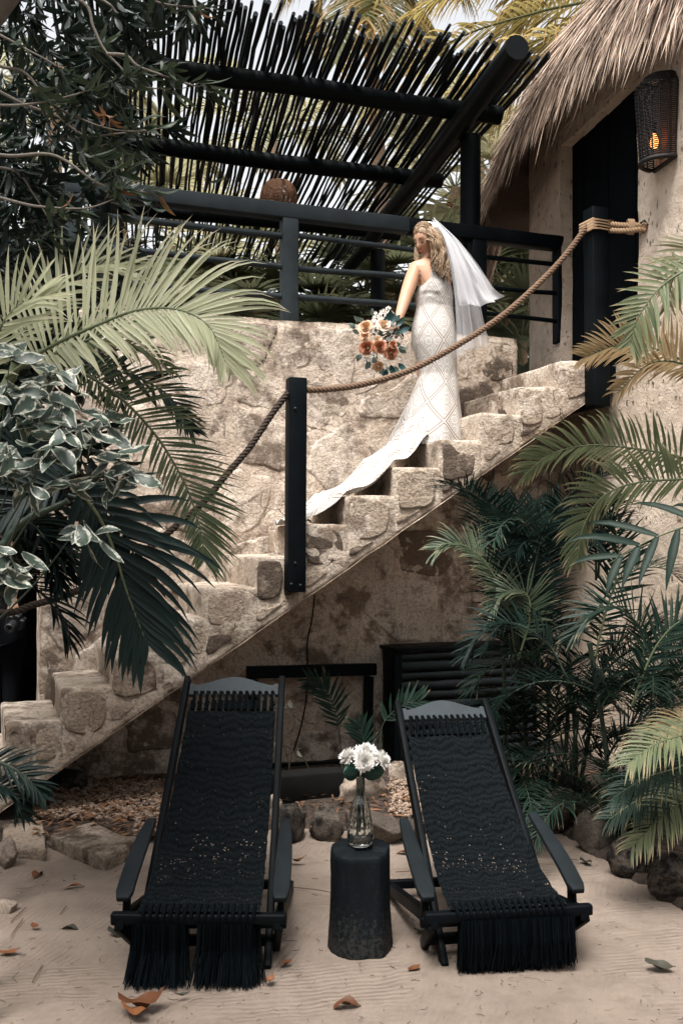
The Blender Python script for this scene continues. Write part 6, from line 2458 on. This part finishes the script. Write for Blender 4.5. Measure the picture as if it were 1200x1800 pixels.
strap_plant('grass_plant', 'strappy dark green plant at the sand edge behind the right chair', gnd(960, 1440), 60, 0.42, 0.008, L_ARECA_DK, 1)
strap_plant('grass_plant', 'strappy dark green plant beside the pole box end', gnd(905, 1410), 50, 0.42, 0.008, L_ARECA_DK, 2)
strap_plant('grass_plant', 'strappy dark plant among rocks below the arching right fronds', gnd(1090, 1480), 60, 0.45, 0.009, L_ARECA_DK, 3)
cdp = gnd(955, 1425)
co = thing('cordyline_plant', 'cordyline with broad greyish maroon leaves hanging among the palms', 'plant', tuple(cdp))
topc = at(962, 1215, cdp.y)
part('stem', G().tube([cdp, cdp.lerp(topc, 0.5) + V((0.02, 0, 0)), topc], 0.010, 7), M_STEMDK, co)
for i in range(13):
    az = i * 2.4
    e = rad(U(-10, 55))
    d = V((math.cos(az) * math.cos(e), math.sin(az) * math.cos(e), math.sin(e)))
    nn = V((-math.cos(az) * math.sin(e), -math.sin(az) * math.sin(e), math.cos(e)))
    vv, ff, uv = leaflet(topc, d, nn, U(0.28, 0.40), 0.030, 1.1, 7, 0.15)
    part('leaf', G().add(vv, ff, uv), L_CORDY, co)

# --- variegated shrub at the left
vsb = thing('variegated_shrub', 'shrub with cream edged grey green leaves in the left foreground', 'shrub', tuple(V((at(-130, 900, 3.35).x, 3.45, 0))))
VL = [leafmesh('leaf', 0.112, 0.027, c, L_VAR, 7, f, 0.06) for c, f in ((0.22, 0.3), (-0.2, 0.35), (0.4, 0.2))]
rnd = random.Random(71)
CLUS = [(110, 712, 3.25), (65, 745, 3.2), (30, 690, 3.25), (20, 620, 3.3), (150, 760, 3.25), (105, 800, 3.2), (175, 740, 3.3), (60, 850, 3.15), (130, 850, 3.2), (95, 770, 3.15),
        (205, 810, 3.3), (225, 830, 3.3), (190, 850, 3.3), (160, 945, 3.2), (90, 660, 3.3), (15, 780, 3.15), (20, 980, 3.05), (5, 830, 3.15), (25, 720, 3.2), (70, 690, 3.2), (10, 1010, 3.05)]
stems = []
for (px, py, k) in CLUS:
    c = at(px, py, k)
    for i in range(rnd.choice((6, 7, 9))):
        az = i * 2.39996 + rnd.uniform(-0.4, 0.4)
        e = rnd.uniform(-0.9, 0.3)
        d = V((math.cos(az) * math.cos(e), 0.6 * math.sin(az) * math.cos(e) - 0.25, math.sin(e)))
        o = put('leaf', rnd.choice(VL), vsb)
        o.location = c + V((rnd.uniform(-0.03, 0.03), rnd.uniform(-0.03, 0.03), rnd.uniform(-0.03, 0.03))) - ORG[vsb.name]
        o.rotation_euler = d.to_track_quat('X', 'Z').to_euler()
        o.rotation_euler.rotate_axis('X', rnd.uniform(-0.6, 0.6) + (0.7 if d.x > 0 else -0.7) * (1 if rnd.random() < 0.8 else -1))
        s = rnd.uniform(0.55, 1.15)
        o.scale = (s, s, s)
    stems.append(c)
for i, c in enumerate(stems[::3]):
    a = V((at(-130, 900, 3.35).x + rnd.uniform(-0.1, 0.1), 3.45, 1.2 + 0.5 * rnd.random()))
    part('stem', G().tube(spline([a, a.lerp(c, 0.5) + V((rnd.uniform(-.06, .06), 0.03, rnd.uniform(-.06, .02))), c], 12), [0.005 - 0.0003 * q for q in range(13)], 6), M_STEMDK, vsb)
part('trunk', G().tube([V((at(-130, 900, 3.35).x, 3.45, 0)), V((at(-130, 900, 3.35).x, 3.45, 1.5))], 0.02, 8), M_BARK, vsb)

# --- vine with cream leaves on the frame
vn = thing('vine', 'thin vine with cream leaves climbing beside the left chair and over the frame', 'vine', tuple(gnd(500, 1420)))
for pts in ([(497, 1425), (508, 1350), (492, 1280), (505, 1220)], [(500, 1330), (520, 1322), (540, 1345), (545, 1380)], [(492, 1310), (512, 1320), (504, 1370)], [(515, 1400), (522, 1412), (530, 1400), (535, 1395)]):
    part('stem', G().tube(spline([onw(x, y, 0.3) for x, y in pts], 20), 0.0035, 5), plain('vine stem', (0.2, 0.16, 0.11), 0.8), vn)
VW = leafmesh('leaf', 0.075, 0.022, 0.5, L_WHITEVINE, 6, 0.2)
for px, py in ((498, 1226), (508, 1232), (490, 1240), (505, 1245), (515, 1248), (497, 1243), (486, 1310), (490, 1303), (494, 1296), (521, 1322), (527, 1318), (528, 1386), (533, 1383), (501, 1222), (482, 1330)):
    o = put('leaf', VW, vn)
    o.location = onw(px, py, 0.32) - ORG[vn.name]
    o.rotation_euler = (U(-1, 1), U(-1, 1), U(0, 6))
    s = U(0.6, 1.0)
    o.scale = (s, s, s)

cb = thing('hanging_cable', 'thin black cable hanging down the shaded wall behind the frame', 'cable', tuple(onw(530, 1200, 0.03)))
part('cord', G().tube(spline([onw(x, y, 0.035) for x, y in ((553, 1045), (548, 1090), (540, 1130), (541, 1180), (538, 1230), (528, 1280), (516, 1320))], 30), 0.006, 6), M_CORD, cb)
rt = thing('hanging_roots', 'tangle of thin dark roots hanging under the top of the stairs', 'roots', tuple(onw(980, 850, 0.4)))
for i in range(9):
    x = R.uniform(950, 1050)
    part('root', G().tube(spline([onw(x, 800 + R.uniform(-20, 10), 0.4), onw(x + R.uniform(-20, 20), 880, 0.42), onw(x + R.uniform(-30, 30), 930 + R.uniform(-20, 60), 0.4)], 14), 0.003, 5), M_STEMDK, rt)

# --- tree hanging in at the upper left
tl_ = thing('leafy_tree', 'tree with long glossy leaves and pale bare twigs hanging in at the upper left', 'tree', tuple(V((at(-420, 900, 4.3).x, 4.3, 0))))
tb_ = V((at(-420, 900, 4.3).x, 4.3, 0))
part('trunk', G().tube(spline([tb_, tb_ + V((0.05, 0, 1.6)), tb_ + V((0.25, 0, 3.0)), at(-120, 60, 4.3)], 16), [0.13 - 0.005 * i for i in range(17)], 10), M_BARK, tl_)
BR = [[(-120, 60), (20, -30), (140, 0), (165, 45), (185, 85), (215, 120), (245, 150), (300, 158)], [(-120, 150), (0, 186), (75, 183), (165, 158)], [(-120, 80), (0, 115), (40, 125), (75, 165), (125, 200), (190, 225), (262, 229)],
      [(-60, 130), (40, 180), (100, 205), (150, 240), (215, 236), (300, 226)], [(60, -60), (180, 0), (205, 25), (250, 75), (262, 60)], [(-120, 240), (0, 270), (100, 275), (170, 318), (210, 330), (265, 340)],
      [(-100, 330), (0, 345), (75, 360), (150, 365), (210, 345)], [(-120, 20), (0, 60), (60, 95), (110, 125)], [(60, -40), (200, -20), (300, 10), (370, 18)], [(-80, 300), (20, 300), (60, 340), (100, 400)], [(190, 95), (225, 100), (250, 120), (330, 145), (352, 150)]]
whorls = []
rnd = random.Random(88)
for bi, b in enumerate(BR):
    k0 = 3.55 + 0.12 * (bi % 5)
    S = spline([at(x, y, k0) for x, y in b], 40)
    part('branch', G().tube([p + noise.noise_vector(p * 5) * 0.012 for p in S], [0.0075 - 0.00013 * i for i in range(41)], 7), M_BARK, tl_)
    whorls.append((S[-1], (S[-1] - S[-4]).normalized(), 1 if bi in (3,) else 0))
    for q in (0.55, 0.7, 0.85):
        if rnd.random() < 0.75:
            i = int(q * 40)
            whorls.append((S[i] + V((rnd.uniform(-.05, .05), rnd.uniform(-.05, .05), rnd.uniform(-.05, .05))), V((rnd.uniform(-.2, 1), rnd.uniform(-.5, .5), rnd.uniform(-.7, .3))).normalized(), 2 if (bi == 2 and q > 0.8) else 0))
REG = [((-60, 215), (-60, 270), 165, 4.0, 5.6), ((200, 350), (-50, 55), 32, 3.9, 5.2), ((-60, 110), (250, 470), 85, 3.9, 5.2), ((150, 260), (60, 290), 36, 3.8, 4.6), ((-60, 90), (300, 420), 30, 3.8, 4.8)]
for (x0, x1), (y0, y1), n, ka, kb in REG:
    for i in range(n):
        whorls.append((at(rnd.uniform(x0, x1), rnd.uniform(y0, y1), rnd.uniform(ka, kb)), V((rnd.uniform(-.4, 1), rnd.uniform(-.5, .3), rnd.uniform(-.9, .4))).normalized(), 0))
TLm = [leafmesh('leaf', 0.115, 0.0125, c, L_TREE_O, 6, 0.25) for c in (0.15, -0.25, 0.4)]
TLb = leafmesh('leaf', 0.10, 0.011, 0.4, L_TREE_BR, 6, 0.3)
leaves = []
for c, d, br in whorls:
    x = d.orthogonal().normalized()
    y = d.cross(x)
    for i in range(rnd.choice((8, 10, 11))):
        q = i * 2.4 + rnd.uniform(-0.3, 0.3)
        sp = rnd.uniform(0.5, 1.35)
        dd = (d + (x * math.cos(q) + y * math.sin(q)) * sp + V((0, 0, -0.25))).normalized()
        leaves.append((c + d * rnd.uniform(-0.05, 0.02), dd, rnd.uniform(0.65, 1.15), br or (2 if rnd.random() < 0.02 else 0), rnd.uniform(-0.9, 0.9)))
leaves.sort(key=lambda l: l[0].y)
rest = G()
LS = leafshape(0.115, 0.0125, 0.15, 4, 0.25)
for i, (c, d, s, br, tw) in enumerate(leaves):
    M4 = d.to_track_quat('X', 'Z').to_matrix().to_4x4() @ Matrix.Rotation(tw, 4, 'X')
    if i < 300:
        o = put('leaf', TLb if br else TLm[i % 3], tl_)
        o.matrix_local = Matrix.Translation(c - ORG[tl_.name]) @ M4 @ Matrix.Scale(s, 4)
    else:
        M5 = Matrix.Translation(c) @ M4 @ Matrix.Scale(s, 4)
        rest.add([M5 @ p for p in LS[0]], LS[1], LS[2])
part('crown', rest, L_TREE, tl_, kind='stuff')
# unseen canopy added to the tree to shade the sand, with its limbs
over = G()
LO = leafshape(0.26, 0.045, 0.2, 3, 0.25)
for i in range(4600):
    x, y = rnd.uniform(-4.6, 3.6), rnd.uniform(-5.0, 3.9)
    z = rnd.uniform(5.0, 6.6)
    if noise.noise(V((x * 0.9, y * 0.9, 3))) < -0.30:
        continue
    d = V((rnd.uniform(-1, 1), rnd.uniform(-1, 1), rnd.uniform(-0.7, 0.2))).normalized()
    M5 = Matrix.Translation(V((x, y, z))) @ d.to_track_quat('X', 'Z').to_matrix().to_4x4() @ Matrix.Rotation(rnd.uniform(-1, 1), 4, 'X')
    over.add([M5 @ p for p in LO[0]], LO[1], LO[2])
part('added_shade_canopy', over, L_TREE, tl_, kind='stuff')
for q in ((-1.5, 2.5, 5.2), (1.0, 0.5, 5.4), (3.0, 1.8, 5.3), (-0.5, -2.5, 5.5), (2.2, -3.0, 5.6)):
    part('limb', G().tube(spline([tb_ + V((0.25, 0, 3.0)), (tb_ + V((0.25, 0, 3.0))).lerp(V(q), 0.5) + V((0, 0, 0.9)), V(q)], 20), [0.07 - 0.0025 * i for i in range(21)], 8), M_BARK, tl_)


# --- palms behind the terrace
def fan_leaf(g, c, d, up, r, n, rnd):
    """costapalmate leaf: segments radiating round d"""
    d = V(d).normalized()
    side = d.cross(V(up)).normalized()
    nn = side.cross(d)
    for i in range(n):
        a = (i / (n - 1) - 0.5) * 4.4
        dd = d * math.cos(a) + side * math.sin(a) + nn * (0.18 + rnd.gauss(0, 0.05))
        L = r * (0.72 + 0.28 * math.cos(a * 0.6)) * rnd.uniform(0.9, 1.08)
        vv, ff, uv = leaflet(c, dd, nn, L, r * 0.042, 0.42 * rnd.uniform(0.6, 1.4), 4, 0.25)
        g.add(vv, ff, uv)


def fan_palm(lab, px, py, k, n, r, mat, seed, dead=0):
    rnd = random.Random(seed)
    top = at(px, py, k)
    t_ = thing('fan_palm', lab, 'palm', (top.x, top.y, 0), 0, 'fan palms behind the terrace')
    S = spline([V((top.x, top.y, 0)), V((top.x + 0.05, top.y, top.z * 0.5)), top], 24)
    part('trunk', G().tube(S, [0.075 + 0.012 * (i % 2) for i in range(25)], 9), M_PTRUNK, t_)
    g = G()
    st = G()
    for i in range(n):
        az = i * 2.39996
        e = rad(75 - 120 * (i + 0.5) / n + rnd.uniform(-8, 8))
        d = V((math.cos(az) * math.cos(e), math.sin(az) * math.cos(e), math.sin(e)))
        L = r * rnd.uniform(0.8, 1.1)
        tip = top + d * L + V((0, 0, -0.12 * L))
        st.tube([top, top + d * L * 0.5 + V((0, 0, 0.02)), tip], 0.010, 5)
        fan_leaf(g, tip, (d + V((0, 0, -0.45))).normalized(), V((0, 0, 1)), r * rnd.uniform(0.75, 1.0), 24, rnd)
    part('crown', g, mat, t_, kind='stuff')
    part('petioles', st, M_STEM, t_, kind='stuff')
    if dead:
        g = G()
        for i in range(dead):
            az = rnd.uniform(0, 6.3)
            d = V((math.cos(az) * 0.5, math.sin(az) * 0.5, -0.8))
            fan_leaf(g, top + d * r * 0.6, d, V((math.cos(az), math.sin(az), 0.3)), r * 0.6, 16, rnd)
        part('dead_leaf', g, L_RUST, t_, kind='stuff')


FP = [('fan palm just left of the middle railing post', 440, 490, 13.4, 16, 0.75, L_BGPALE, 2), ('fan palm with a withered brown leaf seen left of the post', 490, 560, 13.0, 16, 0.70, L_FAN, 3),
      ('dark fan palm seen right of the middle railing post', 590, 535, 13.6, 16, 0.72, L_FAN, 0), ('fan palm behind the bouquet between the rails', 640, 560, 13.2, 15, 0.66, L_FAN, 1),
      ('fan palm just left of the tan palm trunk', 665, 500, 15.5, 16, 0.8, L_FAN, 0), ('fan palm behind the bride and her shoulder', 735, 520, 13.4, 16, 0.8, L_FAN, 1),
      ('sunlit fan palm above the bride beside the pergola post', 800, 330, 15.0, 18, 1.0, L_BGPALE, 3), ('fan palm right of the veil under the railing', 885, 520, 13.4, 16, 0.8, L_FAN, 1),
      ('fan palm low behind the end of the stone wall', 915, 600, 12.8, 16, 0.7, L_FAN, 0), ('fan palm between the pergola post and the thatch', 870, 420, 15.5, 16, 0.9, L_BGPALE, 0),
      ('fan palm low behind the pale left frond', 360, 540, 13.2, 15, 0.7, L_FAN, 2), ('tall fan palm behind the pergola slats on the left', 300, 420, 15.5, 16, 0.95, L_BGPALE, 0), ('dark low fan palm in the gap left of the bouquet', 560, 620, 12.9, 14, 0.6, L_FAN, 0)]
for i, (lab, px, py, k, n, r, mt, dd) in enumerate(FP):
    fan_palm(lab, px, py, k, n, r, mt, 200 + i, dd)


def coco(lab, top, fronds, mat, seed, lean=0.3, L=2.6, trunk_base=None, ll=0.62):
    rnd = random.Random(seed)
    top = V(top)
    tb = trunk_base or V((top.x + lean, top.y + 0.4, 0))
    t_ = thing('coconut_palm', lab, 'palm', tuple(tb))
    part('trunk', G().tube(spline([tb, tb.lerp(top, 0.5) + V((0.1, 0, 0)), top], 40), [0.13 - 0.0012 * i + (0.008 if i % 2 else 0) for i in range(41)], 10), M_PTRUNK, t_)
    for i, fspec in enumerate(fronds):
        if hasattr(fspec[0], '__len__'):
            pts = [top] + [at(*q) for q in fspec]
        else:
            pts = arc(top, fspec[0], fspec[1], L * rnd.uniform(0.85, 1.1), fspec[2])
        frond(t_, pts, 70, ll, 0.019, mat, M_STEM, a0=18, a1=60, elev=0.0, droop=1.3, t0=0.16, sr=0.022, seed=seed * 10 + i, seg=5, jit=0.07)
    return t_


coco('coconut palm with backlit golden fronds hanging behind the thatch', at(1150, -90, 11.0),
     [((1060, -10, 10.8), (950, 20, 10.7), (820, 60, 10.6), (710, 125, 10.5), (650, 190, 10.4)), ((1090, 20, 11.2), (1010, 60, 11.4), (930, 120, 11.6), (870, 200, 11.8)), ((1080, -60, 11.2), (960, -70, 11.2), (830, -40, 11.2), (720, 30, 11.2)), ((1100, 30, 11.6), (1040, 90, 12), (980, 180, 12.2), (930, 280, 12.4)),
      ((1080, -90, 11.4), (980, -110, 11.6), (860, -80, 11.8), (760, -10, 12.0)), ((1090, 0, 10.6), (1000, 50, 10.4), (900, 90, 10.3), (800, 160, 10.2)), ((1100, -60, 12.2), (1000, -30, 12.6), (900, 40, 12.9), (830, 150, 13.0)), ((1110, 10, 12.6), (1050, 70, 13.0), (990, 150, 13.3), (930, 230, 13.4)), ((1080, -120, 10.6), (950, -140, 10.4), (800, -110, 10.3), (690, -40, 10.3)),
      (120, 40, 110), (60, 50, 100), (20, 40, 110), (300, 50, 110)], L_COCO, 6, ll=0.92)
coco('coconut palm with a tan ringed trunk rising behind the pergola back post', at(640, -70, 13.2),
     [((600, -40, 13), (560, 10, 12.9), (545, 70, 12.8)), ((680, -50, 13), (730, 0, 13), (760, 80, 12.8)), ((630, -10, 12.6), (610, 40, 12.2), (590, 110, 12)), ((660, -20, 12.6), (680, 30, 12.2), (690, 100, 12.0)), ((600, -90, 13), (540, -60, 12.9), (500, 0, 12.8)), ((680, -100, 13), (760, -80, 13), (820, -10, 13)), (200, 30, 120), (340, 30, 120), (150, 45, 110), (30, 45, 110), (270, 55, 100), (90, 50, 100)], L_COCO, 7, trunk_base=V((at(697, 600, 13.3).x, 13.3, 0)), ll=0.85)
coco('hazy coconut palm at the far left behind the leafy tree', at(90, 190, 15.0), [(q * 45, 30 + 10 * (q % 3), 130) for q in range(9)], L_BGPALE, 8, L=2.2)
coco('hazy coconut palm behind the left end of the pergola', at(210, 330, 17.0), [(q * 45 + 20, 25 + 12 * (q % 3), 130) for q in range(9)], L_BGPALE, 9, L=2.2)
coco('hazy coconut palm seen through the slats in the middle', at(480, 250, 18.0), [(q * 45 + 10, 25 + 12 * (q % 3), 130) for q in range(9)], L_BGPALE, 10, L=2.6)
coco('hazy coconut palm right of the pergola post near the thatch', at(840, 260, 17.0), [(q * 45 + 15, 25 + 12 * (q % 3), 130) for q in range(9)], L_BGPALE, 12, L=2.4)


def leaf_shrub(lab, c, rx, ry, rz_, n, L, w, mat, seed, zb=0.0):
    rnd = random.Random(seed)
    c = V(c)
    t_ = thing('leafy_shrub', lab, 'shrub', (c.x, c.y, zb))
    part('trunk', G().tube([V((c.x, c.y, zb)), c], 0.05, 7), M_BARK, t_)
    g = G()
    cl = [V((rnd.gauss(0, 0.5), rnd.gauss(0, 0.5), rnd.gauss(0, 0.5))) for _ in range(26)]
    for i in range(n):
        q = rnd.choice(cl) + V((rnd.gauss(0, 0.2), rnd.gauss(0, 0.2), rnd.gauss(0, 0.2)))
        p = c + V((q.x * rx, q.y * ry, q.z * rz_))
        d = (q + V((rnd.uniform(-1, 1), rnd.uniform(-1, 1), rnd.uniform(-1, 0.4)))).normalized()
        M5 = Matrix.Translation(p) @ d.to_track_quat('X', 'Z').to_matrix().to_4x4() @ Matrix.Rotation(rnd.uniform(-1, 1), 4, 'X') @ Matrix.Scale(rnd.uniform(0.7, 1.2), 4)
        vv, ff, uv = leafshape(L, w, 0.3, 3, 0.25)
        g.add([M5 @ x for x in vv], ff, uv)
    part('crown', g, mat, t_, kind='stuff')
    return t_


leaf_shrub('dense dark shrub at the left edge below the leafy tree', at(-30, 480, 5.6), 0.75, 0.5, 0.75, 2600, 0.13, 0.022, L_TREE, 1)
leaf_shrub('dark shrub filling the corner under the left railing post', at(105, 480, 7.6), 0.5, 0.25, 0.5, 1600, 0.12, 0.020, L_TREE, 2, 3.2)
leaf_shrub('dark shrub behind the variegated leaves at the left edge', at(-20, 800, 4.6), 0.45, 0.4, 0.65, 2200, 0.12, 0.024, L_TREE, 3)
leaf_shrub('dark undergrowth seen through the lower railing gaps', at(640, 610, 14.5), 1.6, 0.5, 0.5, 2600, 0.25, 0.035, L_FAN, 4)
leaf_shrub('dark undergrowth seen through the gap beside the hut pillar', at(920, 560, 13.8), 0.8, 0.5, 1.0, 1800, 0.25, 0.035, L_FAN, 5)
leaf_shrub('dark undergrowth behind the pale frond and the left railing', at(330, 560, 14.5), 1.6, 0.5, 0.6, 2200, 0.25, 0.035, L_FAN, 6)


# unseen shrubs, added round the scene to keep low side light off the sand
src = leaf_shrub('tall unseen shrub added behind the viewpoint to block low light', (0, -3.4, 1.9), 1.5, 0.7, 1.7, 4200, 0.30, 0.075, L_TREE, 9)
src['group'] = 'unseen shrubs added to block low light'
for hx, hy, rz, lab in ((-3.2, -3.0, 0.3, 'unseen shrub added at the back left to block low light'), (3.2, -3.0, -0.3, 'unseen shrub added at the back right to block low light'),
                        (-4.6, -0.6, 1.4, 'unseen shrub added left of the viewpoint to block low light'), (4.8, -0.6, 1.6, 'unseen shrub added right of the viewpoint to block low light'),
                        (-5.0, 2.2, 1.7, 'unseen shrub added beside the leafy tree to block low light'), (5.2, 2.2, 1.5, 'unseen shrub added right of the sand to block low light'),
                        (4.6, 4.4, 1.3, 'unseen shrub added beside the right edge palm to block low light'), (-4.6, 4.6, 1.9, 'unseen shrub added left of the passage to block low light')):
    c = src.copy()
    c['label'] = lab
    COL.objects.link(c)
    c.location = (hx, hy, 0)
    c.rotation_euler = (0, 0, rz)
    for ch in list(src.children):
        d = ch.copy()
        COL.objects.link(d)
        d.parent = c
